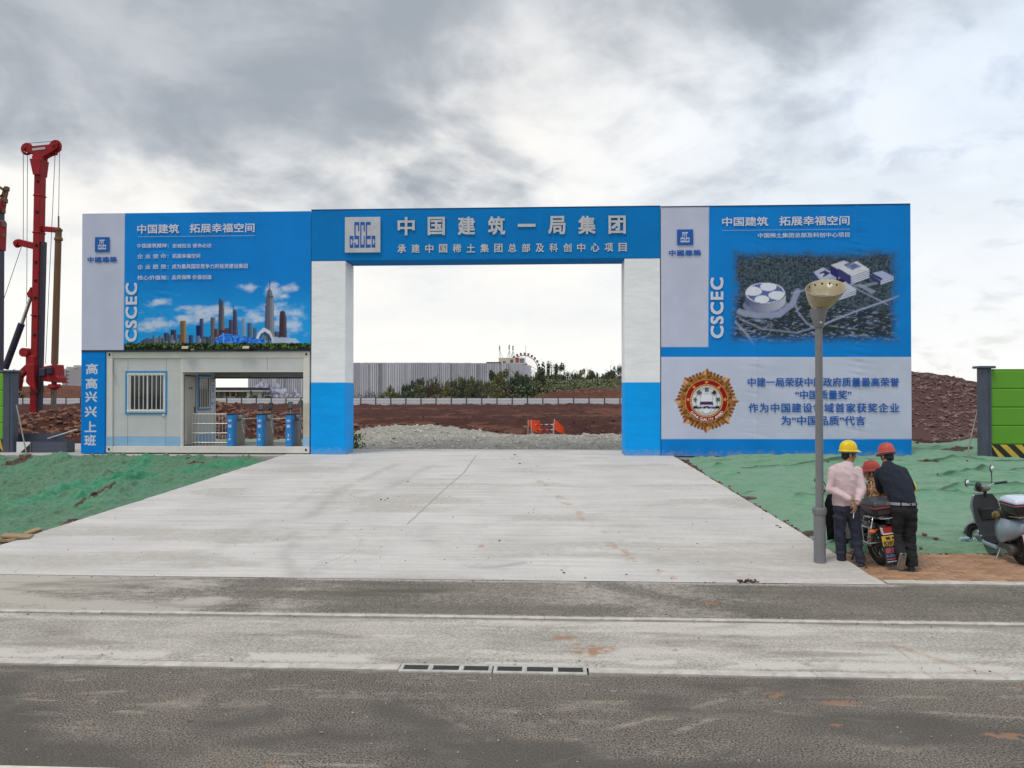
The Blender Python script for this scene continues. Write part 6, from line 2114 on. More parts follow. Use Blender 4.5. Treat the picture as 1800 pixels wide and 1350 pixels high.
# =================================================================== SHRUBS BEYOND THE FENCE
def leaf_mat(name, c1, c2):
    m = bpy.data.materials.new(name)
    m.use_nodes = True
    t = NT(m.node_tree)
    out = t.n('ShaderNodeOutputMaterial')
    gi = t.n('ShaderNodeNewGeometry').outputs['Random Per Island']
    c = t.mix(gi, c1, c2)
    bs = t.n('ShaderNodeBsdfPrincipled', {'Base Color': c, 'Roughness': .7, 'Specular IOR Level': .2})
    t.link(bs.outputs[0], out.inputs[0])
    return m


M_LF = [leaf_mat('dark evergreen leaf', (.030, .062, .038), (.115, .165, .092)), leaf_mat('olive leaf', (.10, .115, .036), (.31, .30, .10)), leaf_mat('dull green leaf', (.070, .100, .050), (.25, .26, .145)), leaf_mat('dry grass blade', (.12, .10, .06), (.26, .22, .13))]
M_TWIG = mat('bare twig', (.075, .060, .048), .9)


def leaf_mass(rs, blobs, n, size, tall=1.0):
    co, fa = [], []
    tot = sum(b[3] * b[4] for b in blobs)
    for cx, cy, cz, rx, rz in blobs:
        for i in range(int(n * rx * rz / tot)):
            while True:
                q = Vector((rs.uniform(-1, 1), rs.uniform(-1, 1), rs.uniform(-1, 1)))
                if .35 < q.length < 1:
                    break
            if rs.random() < .12:
                q *= rs.uniform(1, 1.22)
            c = Vector((cx + q.x * rx, cy + q.y * rx, cz + q.z * rz))
            if c.z < .05:
                continue
            s = size * rs.uniform(.6, 1.4)
            u = Vector((rs.uniform(-1, 1), rs.uniform(-1, 1), rs.uniform(-.4, 1))).normalized()
            v_ = u.orthogonal().normalized()
            v_ = (Matrix.Rotation(rs.uniform(0, 6.28), 3, u) @ v_)
            o = len(co)
            co += [c - u * s * tall, c + v_ * s * .55, c + u * s * tall, c - v_ * s * .55]
            fa.append((o, o + 1, o + 2, o + 3))
    return co, fa


def make_bush(seed, kind):
    rs = random.Random(seed)
    root = bpy.data.objects.new('bush', None)
    COL.objects.link(root)
    blobs, tw = [], MB()
    if kind in (0, 1, 2):
        for k in range(rs.randint(7, 11)):
            hz_ = rs.uniform(.4, 2.7)
            r = rs.uniform(.5, 1.05) * (1.15 - hz_ * .16)
            blobs.append((rs.gauss(0, 1.05), rs.gauss(0, .7), hz_, r, r * rs.uniform(.7, 1.1)))
        for k in range(rs.randint(3, 6)):
            x = rs.uniform(-1.3, 1.3)
            hz_ = rs.uniform(2.6, 4.3)
            blobs.append((x, rs.uniform(-.4, .4), hz_ - .4, rs.uniform(.14, .28), rs.uniform(.6, 1.0)))
        n, sz = 4300, .11
    elif kind == 3:          # grassy tuft with upright blades
        blobs = [(rs.gauss(0, .8), 0, rs.uniform(.3, 1.0), .6, .55) for k in range(6)]
        n, sz = 500, .20
    co, fa = leaf_mass(rs, blobs, n, sz, 1.0 if kind < 3 else 2.2)
    me = bpy.data.meshes.new('foliage'); me.from_pydata([tuple(c) for c in co], [], fa)
    put('foliage', me, M_LF[kind], root)
    for k in range(14 if kind != 3 else 20):
        x, y = rs.gauss(0, .8), rs.gauss(0, .4)
        h = rs.uniform(2.4, 4.6) if kind != 3 else rs.uniform(1.5, 3.2)
        top = Vector((x * 1.5 + rs.gauss(0, .3), y, h))
        tw.tube([(x * .4, y * .4, 0), (x, y, h * .45), top], [.05, .035, .012], 5)
        for j in range(3):
            f = rs.uniform(.5, .95)
            b = Vector((x, y, h * .45)).lerp(top, f)
            tw.tube([b, b + Vector((rs.gauss(0, .45), rs.gauss(0, .3), rs.uniform(.3, .8)))], [.02, .008], 4)
    tw.build('stem', M_TWIG, root, 60)
    return root


protos = {k: [make_bush(100 * k + j, k) for j in range(3)] for k in range(4)}
used = set()
LOOK = {0: ('dark evergreen shrub', 'dense'), 1: ('olive yellow shrub', 'bushy'), 2: ('dull green shrub', 'bushy'), 3: ('dry brown tussock', 'bare')}
SHR = []
# (centre px, top px, kind, scale in width, distance)
for px, top, kd, Y, wsc in ((640, 686, 3, 118, 1.0), (655, 688, 3, 119, .9), (684, 680, 1, 122, .8), (703, 684, 2, 122, .7), (716, 676, 0, 124, .9), (731, 668, 0, 128, .9), (744, 664, 2, 124, .9), (757, 668, 2, 126, .8), (768, 676, 3, 121, 1.0), (775, 674, 1, 123, .8),
                            (790, 672, 2, 124, .9), (803, 668, 2, 127, 1.0), (815, 664, 1, 126, 1.0), (826, 668, 0, 124, .9), (840, 672, 2, 121, .9), (852, 678, 3, 119, 1.1), (862, 672, 1, 124, .8), (872, 662, 1, 128, .9),
                            (884, 657, 0, 130, 1.0), (898, 652, 1, 132, 1.1), (908, 662, 0, 126, 1.0), (921, 656, 2, 131, 1.0), (934, 662, 2, 128, .9), (948, 654, 0, 134, .9), (958, 646, 2, 136, .9), (968, 638, 0, 138, 1.0), (975, 662, 2, 130, 1.0), (989, 660, 0, 134, 1.0),
                            (1000, 655, 0, 138, .9), (1011, 660, 2, 134, .9), (1020, 651, 2, 140, .8), (1031, 650, 1, 138, .9), (1040, 658, 0, 136, .8), (1052, 655, 0, 138, .9), (1061, 660, 2, 134, .9), (1069, 655, 2, 139, .8), (1080, 656, 0, 137, .9), (1090, 645, 0, 140, 1.0), (1101, 642, 0, 142, 1.0), (1076, 662, 1, 133, .8),
                            (385, 690, 2, 150, .8), (424, 690, 0, 150, .8), (447, 689, 0, 150, .9), (468, 688, 0, 152, .8), (478, 692, 3, 140, .9), (505, 690, 3, 150, 1.0), (528, 694, 3, 140, .9), (12, 655, 3, 120, 1.2), (1616, 652, 3, 44, .25), (1630, 653, 3, 43, .25)):
    SHR.append((px, top, kd, Y, wsc))
SHRUBS = []
for i, (px, top, kd, Y, wsc) in enumerate(SHR):
    fam = protos[kd]
    j = i % 3
    src = fam[j]
    tp = at(px, top, Y)
    zb = float(bank_z(np.array(tp.x), np.array(float(Y)))) - .15 if Y > 100 else float(hill_z(np.array(tp.x), np.array(float(Y)))) - .05
    Hh = max(tp.z - zb, .4)
    if (kd, j) in used:
        o = copy_tree(src)
    else:
        o = src
        used.add((kd, j))
    ph = {0: 4.2, 1: 4.2, 2: 4.2, 3: 3.0}[kd]
    sc = Hh / ph * 1.0
    o.location = (tp.x, Y, zb)
    o.scale = (max(sc, .35 if Y > 100 else .1) * wsc * 1.45, max(sc, .35 if Y > 100 else .1) * wsc, sc)
    o.rotation_euler = (0, 0, random.uniform(-.5, .5))
    SHRUBS.append((px, kd, o))
ORD = 'first second third fourth fifth sixth seventh eighth ninth tenth eleventh twelfth thirteenth fourteenth fifteenth sixteenth seventeenth eighteenth nineteenth twentieth'.split()
for lo, hi, ref, grp in ((600, 880, 'from the white gate column along the warehouse wall', 'shrubs under the warehouse wall'), (880, 1006, 'past the warehouse corner under the big wheel', 'shrubs by the big wheel'),
                         (1006, 1130, 'along the orange bank up to the gate column', 'shrubs on the orange bank'), (300, 600, 'in the row seen through the cabin passage', 'shrubs seen through the cabin')):
    row = sorted([q for q in SHRUBS if lo <= q[0] < hi], key=lambda q: q[0])
    for k, (px, kd, o) in enumerate(row):
        tag(o, '%s, %s %s' % (LOOK[kd][0], ORD[k], ref), 'shrub', grp)
for px, kd, o in SHRUBS:
    if px < 100:
        tag(o, 'dry brown tussock showing behind the rig ram', 'shrub')
    elif px > 1130:
        tag(o, 'dry tuft on the spoil hill crest ' + ('beside the billboard edge' if px < 1622 else 'farther from the billboard edge'), 'grass tuft', 'dry tufts on the spoil hill')
for kd, fam in protos.items():
    for j, o in enumerate(fam):
        if (kd, j) not in used:
            for c in list(o.children):
                bpy.data.objects.remove(c)
            bpy.data.objects.remove(o)
# undergrowth closing the gaps at the shrubs' feet
rs = random.Random(9)
co, fa = [], []
for i in range(9000):
    px = rs.uniform(700, 1105)
    Y = rs.uniform(121, 140)
    p = at(px, 690, Y)
    z0_ = float(.45)
    hmax = (1.3 if px < 860 else 3.3 if px < 965 else 2.2) * rs.random()
    co_, fa_ = None, None
    c = Vector((p.x, Y, 0.5 + hmax + (2.0 if px > 960 else 0)))
    s = .13 * rs.uniform(.6, 1.4)
    u = Vector((rs.uniform(-1, 1), rs.uniform(-1, 1), rs.uniform(-.4, 1))).normalized()
    v_ = u.orthogonal().normalized()
    o_ = len(co)
    co += [c - u * s, c + v_ * s * .6, c + u * s, c - v_ * s * .6]
    fa.append((o_, o_ + 1, o_ + 2, o_ + 3))
me = bpy.data.meshes.new('undergrowth'); me.from_pydata([tuple(c) for c in co], [], fa)
ug = stuff(put('undergrowth', me, M_LF[2]))
ug['label'] = 'low tangled green undergrowth beneath the shrubs'
# weeds by the left gate column
for px, py, lab, cc in ((624, 775, 'small green weed growing from the gravel at the blue gate column', 2), (700, 0, '', 0)):
    if not lab:
        continue
    p = at(px, 783, 24.6)
    rs = random.Random(4)
    co, fa = [], []
    for i in range(90):
        c = Vector((rs.gauss(0, .13), rs.gauss(0, .1), rs.uniform(.02, .5)))
        u = Vector((rs.gauss(0, .6), rs.gauss(0, .6), 1)).normalized(); v_ = u.orthogonal().normalized(); s = rs.uniform(.04, .09)
        o_ = len(co); co += [c - u * s, c + v_ * s * .4, c + u * s, c - v_ * s * .4]; fa.append((o_, o_ + 1, o_ + 2, o_ + 3))
    me = bpy.data.meshes.new('leaves'); me.from_pydata([tuple(c) for c in co], [], fa)
    wd = thing('weed', lab, 'plant', (p.x, 24.6, float(gravel_z(np.array(p.x), np.array(24.6)))))
    put('leaves', me, leaf_mat('fresh weed leaf', (.04, .12, .03), (.16, .15, .04)), wd)
    tw = MB()
    for i in range(8):
        tw.tube([(0, 0, -.05), (rs.gauss(0, .12), rs.gauss(0, .1), rs.uniform(.3, .55))], .006, 4)
    tw.build('stem', M_TWIG, wd, 60)

# =================================================================== ORANGE FLAGS
FLY = 32.0
M_FLAG = mat('orange red flag cloth', (.88, .085, .02), .7, 0, .1, 3, .1, 10)
M_FP = mat('pale flag pole', (.60, .50, .46), .6)
br = thing('pipe_barrier', 'red and white pipe barrier standing between the orange flags', 'barrier', (at(955, 757, FLY).x, FLY, .55))
V5 = lambda px, py, dy=0: at(px, py, FLY + dy)
rw = mat('barrier white', (.62, .58, .56), .5)
rr_ = mat('barrier red', (.35, .05, .06), .5)
for z in (746.5, 755.5):
    xs_ = np.linspace(938, 973, 8)
    for k in range(7):
        MB().tube([V5(xs_[k], z), V5(xs_[k + 1], z)], .025, 8).build('pipe', (rw, rr_)[k % 2], br, 60, w=True)
for px in (937, 951, 973):
    MB().tube([V5(px, 744), V5(px, 768)], .028, 8).build('post', rr_ if px == 951 else rw, br, 60, w=True)
MB().beam(V5(956, 752), V5(968, 765), .05, .09).build('tilted_board', rr_, br, 0, w=True)
for k, (p0, p1, pts_, lab) in enumerate((((928.5, 738), (928, 768), ((928.5, 738.5), (949, 739), (948, 749), (928.3, 750)), 'orange red flag behind another flag on the pale pole'),
                                         ((933.8, 738), (934, 768), ((933.8, 738.5), (948, 740), (953, 761), (947, 761), (934, 756)), 'large orange red flag drooping in front of the pipe barrier'),
                                         ((974.5, 736), (973, 770), ((974.5, 736.5), (990.5, 750), (992.5, 763), (984, 760), (974, 755)), 'orange red flag sloping away on its own pale pole'))):
    dy = .25 - k * .3 if k < 2 else -.1
    a_, b_ = V5(*p0, dy), V5(*p1, dy)
    f = thing('flag', lab, 'flag', b_, 0, 'orange flags on the gravel')
    MB().tube([b_, a_], .018, 6).build('pole', M_FP, f, 60, w=True)
    q = [V5(*p_, dy) for p_ in pts_]
    c = sum(q, Vector()) / len(q)
    # draped sheet: subdivided polygon with a soft ripple
    bm = bmesh.new()
    fv = bm.faces.new([bm.verts.new(v) for v in q])
    bmesh.ops.triangulate(bm, faces=[fv])
    bmesh.ops.subdivide_edges(bm, edges=bm.edges[:], cuts=5, use_grid_fill=True)
    for v in bm.verts:
        d_ = v.co.x - a_.x
        v.co.y += .06 * math.sin(d_ * 14 + v.co.z * 4) * min(1, abs(d_) * 4) - b_.y + 0
        v.co.x -= b_.x; v.co.z -= b_.z
    me = bpy.data.meshes.new('cloth'); bm.to_mesh(me); bm.free()
    me.polygons.foreach_set('use_smooth', [True] * len(me.polygons))
    put('cloth', me, M_FLAG, f)

# =================================================================== MOTORCYCLE AND SCOOTER
M_TYRE = mat('tyre rubber', (.022, .021, .020), .85, 0, .25, 20, .3, 60, dirt=.35, dirt_col=(.14, .11, .08))
M_BLKP = mat('black gloss paint', (.012, .012, .014), .22, 0, .1, 4, spec=.6)
M_CHROME = mat('motorcycle chrome', (.55, .55, .56), .18, .9, .1, 8)
M_ENG = mat('engine metal', (.12, .115, .11), .45, .5, .3, 12, dirt=.3)
M_SEAT = mat('seat vinyl', (.020, .018, .018), .5, 0, .15, 10, .2, 60)
M_RLENS = mat('red lens', (.42, .015, .012), .15, 0, .1, 6, spec=.7)
M_OLENS = mat('orange lens', (.62, .14, .02), .15, 0, .1, 6, spec=.7)
M_YPLATE = mat('yellow plate', (.56, .325, .03), .5, 0, .06, 6)
M_PINKT = mat('faded red lettering', (.42, .09, .10), .6)
M_BLUT = mat('faded blue lettering', (.16, .28, .50), .6)
M_FLAP = mat('mud flap', (.018, .02, .035), .6, 0, .2, 8)
M_MAROON = mat('maroon band', (.20, .035, .04), .35)
M_MIR = mat('mirror glass', (.72, .76, .82), .05, .9, .02)

PZ = -.003
mp = gnd(1549, 993, PZ)
MROT = R(5)
mc = thing('motorcycle', 'black motorcycle with tail box and yellow number plate between the workers', 'motorcycle', (mp.x, mp.y, PZ), MROT)
mc.rotation_euler = (0, R(-7), MROT)


def wheel(name, y, Rw, r, parent, rim_m, wdt=1.0, spokes=True):
    w = MB().torus((0, y, Rw), Rw - r, r, 'X', 36, 10, wdt).build(name, M_TYRE, parent, 60)
    rm = MB().torus((0, y, Rw), Rw - 2.0 * r, .018, 'X', 32, 8, 1.6)
    rm.lathe([(0, -.06), (.05, -.06), (.05, .06), (0, .06)], Matrix.Translation((0, y, Rw)) @ Matrix.Rotation(R(90), 4, 'Y'), 14)
    for k in range(6 if spokes else 5):
        a = k * PI / 3
        rm.beam((0, y, Rw), (0, y + (Rw - 2 * r) * math.cos(a), Rw + (Rw - 2 * r) * math.sin(a)), .03, .03)
    rm.build('rim', rim_m, w, 40)
    return w


def arc_shell(y, z, rad, wd, a0, a1, n=14, th=.006):
    """mudguard: curved strip over a wheel, axis X, angle from +Y"""
    rings = []
    for k in range(n + 1):
        a = R(a0 + (a1 - a0) * k / n)
        cy, cz = math.cos(a), math.sin(a)
        ring = []
        for u, h in ((-1, -.03), (-.8, .0), (0, .016), (.8, .0), (1, -.03), (.8, -.008), (0, .008), (-.8, -.008)):
            rr = rad + h
            ring.append((u * wd / 2, y + rr * cy, z + rr * cz))
        rings.append(ring)
    return MB().loft(rings)


wheel('rear_wheel', 0, .29, .055, mc, M_ENG, 1.0)
wheel('front_wheel', 1.26, .29, .048, mc, M_ENG, 1.0)
arc_shell(0, .29, .335, .15, 20, 175).build('rear_fender', M_BLKP, mc, 50)
arc_shell(1.26, .29, .325, .13, 10, 150).build('front_fender', M_BLKP, mc, 50)
# frame, engine, exhaust
fr = MB()
for sx in (-.09, .09):
    fr.tube([(sx, 0, .29), (sx, .45, .34), (sx, .5, .62)], .02, 8).tube([(sx, -.20, .64), (sx, .3, .66), (sx, .75, .62), (0, 1.02, .86)], .018, 8).tube([(sx, .95, .8), (sx, .85, .35), (sx, .45, .25)], .018, 8)
fr.build('frame', M_BLK, mc, 50)
MB().cbox((0, .62, .40), (.24, .34, .30)).cbox((0, .78, .50), (.18, .2, .22)).lathe([(0, -.15), (.11, -.15), (.12, 0), (.11, .15), (0, .15)], Matrix.Translation((0, .55, .34)) @ Matrix.Rotation(R(90), 4, 'Y'), 16).build('engine', M_ENG, mc, 40, .015)
MB().tube([(.10, .85, .42), (.15, .6, .22), (.16, .2, .24), (.17, -.15, .30)], [.02, .022, .045, .05], 12).build('exhaust', M_CHROME, mc, 50)
for sx in (-1, 1):
    MB().tube([(sx * .12, .02, .30), (sx * .12, -.06, .60)], .028, 10).tube([(sx * .12, .02, .30), (sx * .12, -.02, .45)], .036, 10).build('shock_absorber', M_CHROME, mc, 50)
    MB().tube([(sx * .075, 1.26, .29), (sx * .08, 1.04, .88)], [.022, .026], 10).build('fork', M_CHROME, mc, 50)
MB().tube([(-.30, .38, .33), (.30, .38, .33)], .014, 8).tube([(-.30, .36, .33), (-.30, .48, .33)], .022, 8).build('foot_pegs', M_BLK, mc, 50)
MB().tube([(-.12, .42, .26), (-.26, .36, .02)], .014, 8).cbox((-.26, .36, .012), (.06, .08, .02)).build('side_stand', M_BLK, mc, 40)
MB().tube([(-.20, .20, .36), (-.22, -.05, .38), (-.23, -.18, .38)], .011, 8).tube([(-.23, -.18, .38), (.05, -.22, .38)], .011, 8).tube([(-.20, .18, .36), (-.20, .10, .62)], .009, 8).tube([(-.20, .02, .38), (-.19, .04, .62)], .009, 8).build('side_guard', M_CHROME, mc, 50)
# tank, seat, tail
MB().ell((0, .78, .80), (.15, .24, .13)).build('tank', M_BLKP, mc, 60)
sb = []
for y, w_, z0, z1 in ((-.12, .10, .68, .74), (-.05, .13, .67, .77), (.2, .14, .66, .78), (.45, .12, .66, .76), (.58, .08, .67, .74)):
    sb.append([(-w_, y, z0), (-w_, y, z1 - .02), (-w_ * .7, y, z1), (w_ * .7, y, z1), (w_, y, z1 - .02), (w_, y, z0)])
MB().loft(sb).build('seat', M_SEAT, mc, 50, .01)
tb = []
for y, w_, z0, z1 in ((.35, .10, .50, .66), (.1, .13, .50, .67), (-.15, .12, .54, .66), (-.27, .085, .56, .64)):
    tb.append([(-w_, y, z0 + .03), (-w_, y, z1), (w_, y, z1), (w_, y, z0 + .03), (w_ * .6, y, z0), (-w_ * .6, y, z0)])
MB().loft(tb).build('tail_body', M_BLKP, mc, 40, .012)
# rack and box
rk = MB()
for sx in (-.12, .12):
    rk.tube([(sx, .05, .74), (sx, -.30, .745), (sx * .6, -.36, .74)], .010, 8)
    rk.tube([(sx, -.02, .745), (sx * 1.0, -.06, .64)], .010, 8)
rk.tube([(-.072, -.36, .74), (.072, -.36, .74)], .010, 8)
for y in (-.06, -.16, -.26):
    rk.tube([(-.12, y, .745), (.12, y, .745)], .009, 8)
# loop on one side, seen open against the wheel
rk.tube([(-.20, .0, .60), (-.20, -.24, .60), (-.155, -.24, .74), (-.155, .0, .74), (-.20, .0, .60)], .011, 8)
rk.build('rack', M_CHROME, mc, 50)
bx_ = []
for z, wx, y0, y1 in ((.765, .135, -.30, .04), (.79, .155, -.33, .06), (.875, .175, -.35, .07)):
    bx_.append([(-wx, y0, z), (wx, y0, z), (wx, y1, z), (-wx, y1, z)])
box = MB().loft(bx_).build('tail_box', mat('box black plastic', (.02, .02, .022), .4, 0, .15, 6), mc, 40, .025, seg=2)
MB().box(-.183, .183, -.362, .08, .875, .905).build('band', M_MAROON, box, 0, .01)
lid = []
for z, f in ((.905, 1.0), (.95, .97), (.985, .85), (1.005, .6)):
    lid.append([(-.175 * f, -.14 - .21 * f, z), (.175 * f, -.14 - .21 * f, z), (.175 * f, -.14 + .21 * f, z), (-.175 * f, -.14 + .21 * f, z)])
lidm = MB().loft(lid).build('lid', mat('grey lid', (.055, .058, .065), .35, 0, .15, 5), box, 40, .02, seg=2)
MB().cbox((.07, -.345, .935), (.13, .02, .05), None).build('lid_patch', mat('lid reflector', (.16, .15, .15), .3), lidm, 0, .008)
MB().cbox((-.03, -.348, .83), (.20, .012, .07)).build('box_panel', mat('box side panel', (.03, .03, .034), .35), box, 0, .01)
# lights, plate, flap
tl = MB().prism([(-.062, .52), (.062, .52), (.075, .60), (.055, .61), (-.055, .61), (-.075, .60)], -.315, -.26).build('tail_light', M_RLENS, mc, 30, .008)
MB().prism([(-.078, .505), (.078, .505), (.094, .60), (.082, .61), (.066, .522), (-.066, .522), (-.082, .61), (-.094, .60)], -.325, -.27).build('light_trim', mat('white trim', (.66, .66, .66), .3), tl, 0, .003)
for sx in (-1, 1):
    MB().ell((sx * .185, -.24, .555), (.055, .03, .032)).tube([(sx * .10, -.22, .57), (sx * .16, -.24, .558)], .011, 8).build('turn_signal', M_OLENS, mc, 50)
PM = Matrix.Translation((0, -.335, .42)) @ Matrix.Rotation(R(-12), 4, 'X')
pl = MB().box(-.11, .11, -.004, .004, -.07, .07, PM).build('number_plate', M_YPLATE, mc, 0, .003)
M_INK = mat('plate black ink', (.015, .012, .01), .5)


def decal(body, rect, M_, y, m, parent, bold=.02):
    ob = text_fit('lettering', body, rect, m, parent, y, bold, w=False)
    ob.data.transform(M_)
    return ob


decal('赣·B', (-.055, .07, .012, .056), PM, -.0055, M_INK, pl, .03)
decal('B380Y', (-.095, .10, -.062, .0), PM, -.0055, M_INK, pl, .03)
FM = Matrix.Translation((0, -.352, .20)) @ Matrix.Rotation(R(-5), 4, 'X')
fl_ = [(-.105, .14), (.105, .14), (.112, -.10)] + [(.112 - .224 * k / 10, -.10 - (.045 if k % 2 else .012)) for k in range(1, 10)] + [(-.112, -.10)]
fp = MB().prism(fl_, -.003, .003, FM).build('mud_flap', M_FLAP, mc, 0)
decal('豪爵', (-.09, .09, .045, .125), FM, -.0045, M_PINKT, fp, .04)
decal('SUZUKI', (-.088, .088, -.005, .032), FM, -.0045, M_BLUT, fp, .03)
MB().box(-.088, .088, -.0045, -.0035, -.042, -.026, FM).build('flap_stripe', M_PINKT, fp, 0)
MB().box(-.088, .088, -.0045, -.0035, -.075, -.062, FM).build('flap_stripe', mat('flap white', (.5, .5, .52), .6), fp, 0)
MB().beam((0, -.24, .50), (0, -.345, .36), .16, .02).build('plate_bracket', M_BLK, mc, 0, .004)
# bars, mirrors, headlamp and a dark wind apron at the front
MB().tube([(-.34, .86, 1.00), (-.22, .98, 1.02), (0, 1.0, .94), (.22, .98, 1.02), (.34, .86, 1.00)], .013, 8).build('handlebar', M_CHROME, mc, 50)
for sx in (-1, 1):
    MB().tube([(sx * .24, .965, 1.018), (sx * .36, .84, .997)], .02, 10).build('grip', M_BLK, mc, 50)
    mr = MB().tube([(sx * .22, .96, 1.02), (sx * .27, .97, 1.14), (sx * .33, .96, 1.17)], .008, 6).ell((sx * .36, .96, 1.18), (.065, .018, .045)).build('mirror', M_BLK, mc, 50)
    MB().ell((sx * .36, .945, 1.18), (.055, .006, .037)).build('glass', M_MIR, mr, 50)
MB().ell((0, 1.12, .88), (.10, .10, .10)).build('headlamp', M_BLKP, mc, 60)
ap = []
for z, w_, y in ((.14, .20, 1.30), (.35, .27, 1.12), (.6, .31, 1.02), (.80, .30, 1.00), (.92, .22, 1.04)):
    ap.append([(-w_, y - .03, z), (-w_ * .5, y + .02, z), (0, y + .05, z), (w_ * .5, y + .02, z), (w_, y - .03, z), (w_ * .5, y - .015, z), (0, y + .015, z), (-w_ * .5, y - .015, z)])
apr = MB().loft(ap).build('wind_apron', mat('black nylon apron', (.016, .015, .018), .7, 0, .25, 8, .4, 20), mc, 60)

# ---- scooter
sp_ = gnd(1797, 992, PZ)
sc_ = thing('scooter', 'parked pale blue and black scooter with white lidded box', 'scooter', (sp_.x, sp_.y, PZ), R(-4))
sc_.rotation_euler = (0, R(-6), R(-4))
M_PBL = mat('pale blue paint', (.31, .40, .50), .22, 0, .06, 2, spec=.6)
M_WLID = mat('white blue lid', (.62, .69, .80), .2, 0, .04, 2, spec=.6)
M_PNK = mat('pink plate', (.62, .42, .36), .5)
M_RINK = mat('dark red ink', (.22, .03, .025), .6)
wheel('rear_wheel', 0, .215, .052, sc_, M_ENG, 1.0, False)
wheel('front_wheel', 1.10, .215, .050, sc_, M_CHROME, 1.0, False)
arc_shell(1.10, .215, .255, .13, 15, 170).build('front_fender', mat('pale fender', (.30, .32, .33), .35), sc_, 50)
arc_shell(0, .215, .26, .13, 15, 150).build('rear_fender', M_BLK, sc_, 50)
# leg shield: tall curved black panel facing the rider
ls = []
for z, y, w_ in ((.24, .80, .14), (.32, .86, .18), (.48, .90, .195), (.66, .93, .20), (.80, .96, .185), (.90, .985, .13)):
    ls.append([(-w_, y - .05, z), (-w_ * .85, y - .005, z), (0, y + .05, z), (w_ * .85, y - .005, z), (w_, y - .05, z), (w_ * .8, y - .04, z), (0, y - .035, z), (-w_ * .8, y - .04, z)])
lsh = MB().loft(ls).build('leg_shield', mat('black satin plastic', (.02, .02, .023), .35, 0, .15, 5), sc_, 50)
MB().cbox((0, .875, .60), (.22, .05, .20)).build('glove_box', M_BLK, lsh, 0, .02)
fa_ = []
for z, y, w_ in ((.30, .92, .10), (.5, .99, .15), (.72, 1.02, .17), (.88, 1.03, .13)):
    fa_.append([(-w_ * 1.25, y - .06, z), (-w_ * .6, y + .03, z), (w_ * .6, y + .03, z), (w_ * 1.25, y - .06, z), (0, y - .02, z)])
MB().loft(fa_).build('front_cowl', M_PBL, sc_, 50)
MB().box(-.15, .15, .40, .86, .22, .27).build('footboard', M_BLK, sc_, 0, .02)
MB().box(-.155, .155, .42, .84, .14, .215).build('footboard_skirt', M_PBL, sc_, 0, .02)
# rear body: swelling pale shell
rb = []
for y, w_, z0, z1 in ((.44, .10, .26, .60), (.36, .155, .26, .64), (.18, .185, .30, .665), (-.02, .18, .38, .665), (-.20, .14, .47, .65), (-.28, .08, .53, .63)):
    rb.append([(-w_ * .75, y, z0), (-w_, y, z0 + (z1 - z0) * .3), (-w_ * .98, y, z0 + (z1 - z0) * .65), (-w_ * .75, y, z1), (w_ * .75, y, z1), (w_ * .98, y, z0 + (z1 - z0) * .65), (w_, y, z0 + (z1 - z0) * .3), (w_ * .75, y, z0)])
rbo = MB().loft(rb).build('rear_body', M_PBL, sc_, 60, .0)
me_ = MB().lathe([(0, 0), (.06, 0), (.062, .012), (.05, .02), (.044, .012), (0, .012)], Matrix.Translation((0, -.275, .58)) @ Matrix.Rotation(R(82), 4, 'X'), 20)
em = me_.build('round_emblem', mat('emblem grey', (.20, .20, .20), .4), rbo, 40)
MB().lathe([(0, .0125), (.040, .0125), (.034, .02), (0, .02)], Matrix.Translation((0, -.275, .58)) @ Matrix.Rotation(R(82), 4, 'X'), 16).build('emblem_centre', mat('emblem brown', (.26, .17, .13), .5), em, 40)
se = []
for y, w_, z1 in ((.50, .07, .72), (.42, .12, .755), (.2, .14, .77), (0, .13, .78)):
    se.append([(-w_, y, .655), (-w_, y, z1 - .02), (-w_ * .6, y, z1), (w_ * .6, y, z1), (w_, y, z1 - .02), (w_, y, .655)])
MB().loft(se).build('seat', M_SEAT, sc_, 50, .012)
MB().cbox((-.10, .30, .70), (.16, .12, .10), Matrix.Rotation(R(8), 4, 'Y')).ell((-.15, .26, .69), (.06, .09, .06)).build('patterned_cloth', mat('gold patterned cloth', (.20, .15, .05), .8, 0, .9, 14), sc_, 50)
rk = MB()
for sx in (-.10, .10):
    rk.tube([(sx, .12, .70), (sx, -.30, .735)], .012, 8)
for y in (-.28, -.12, .04):
    rk.tube([(-.12, y, .735 - (y + .28) * .07), (.12, y, .735 - (y + .28) * .07)], .011, 8)
rk.tube([(0, -.26, .72), (0, -.26, .62)], .018, 8)
rk.build('rack', mat('brass rack', (.42, .36, .28), .35, .6), sc_, 50)
bx_ = []
for z, wx, y0, y1 in ((.755, .14, -.30, .06), (.79, .165, -.35, .09), (.90, .18, -.37, .10)):
    bx_.append([(-wx, y0, z), (wx, y0, z), (wx, y1, z), (-wx, y1, z)])
sbx = MB().loft(bx_).build('tail_box', mat('box black plastic', (.02, .02, .022)), sc_, 40, .03, seg=2)
MB().box(-.186, .186, -.378, .108, .90, .925).build('band', mat('navy band', (.02, .02, .06), .3), sbx, 0, .01)
MB().box(-.190, .190, -.382, .112, .902, .912).build('red_trim', mat('red trim', (.55, .10, .08), .4), sbx, 0, .003)
lid = []
for z, f in ((.925, 1.0), (.965, .98), (1.0, .88), (1.02, .62)):
    lid.append([(-.178 * f, -.135 - .235 * f, z), (.178 * f, -.135 - .235 * f, z), (.178 * f, -.135 + .235 * f, z), (-.178 * f, -.135 + .235 * f, z)])
MB().loft(lid).build('lid', M_WLID, sbx, 60, .02, seg=2)
MB().lathe([(0, 0), (.012, 0), (.012, .012), (0, .012)], Matrix.Translation((.03, -.372, .885)) @ Matrix.Rotation(R(90), 4, 'X'), 10).build('lock', M_CHROME, sbx, 50)
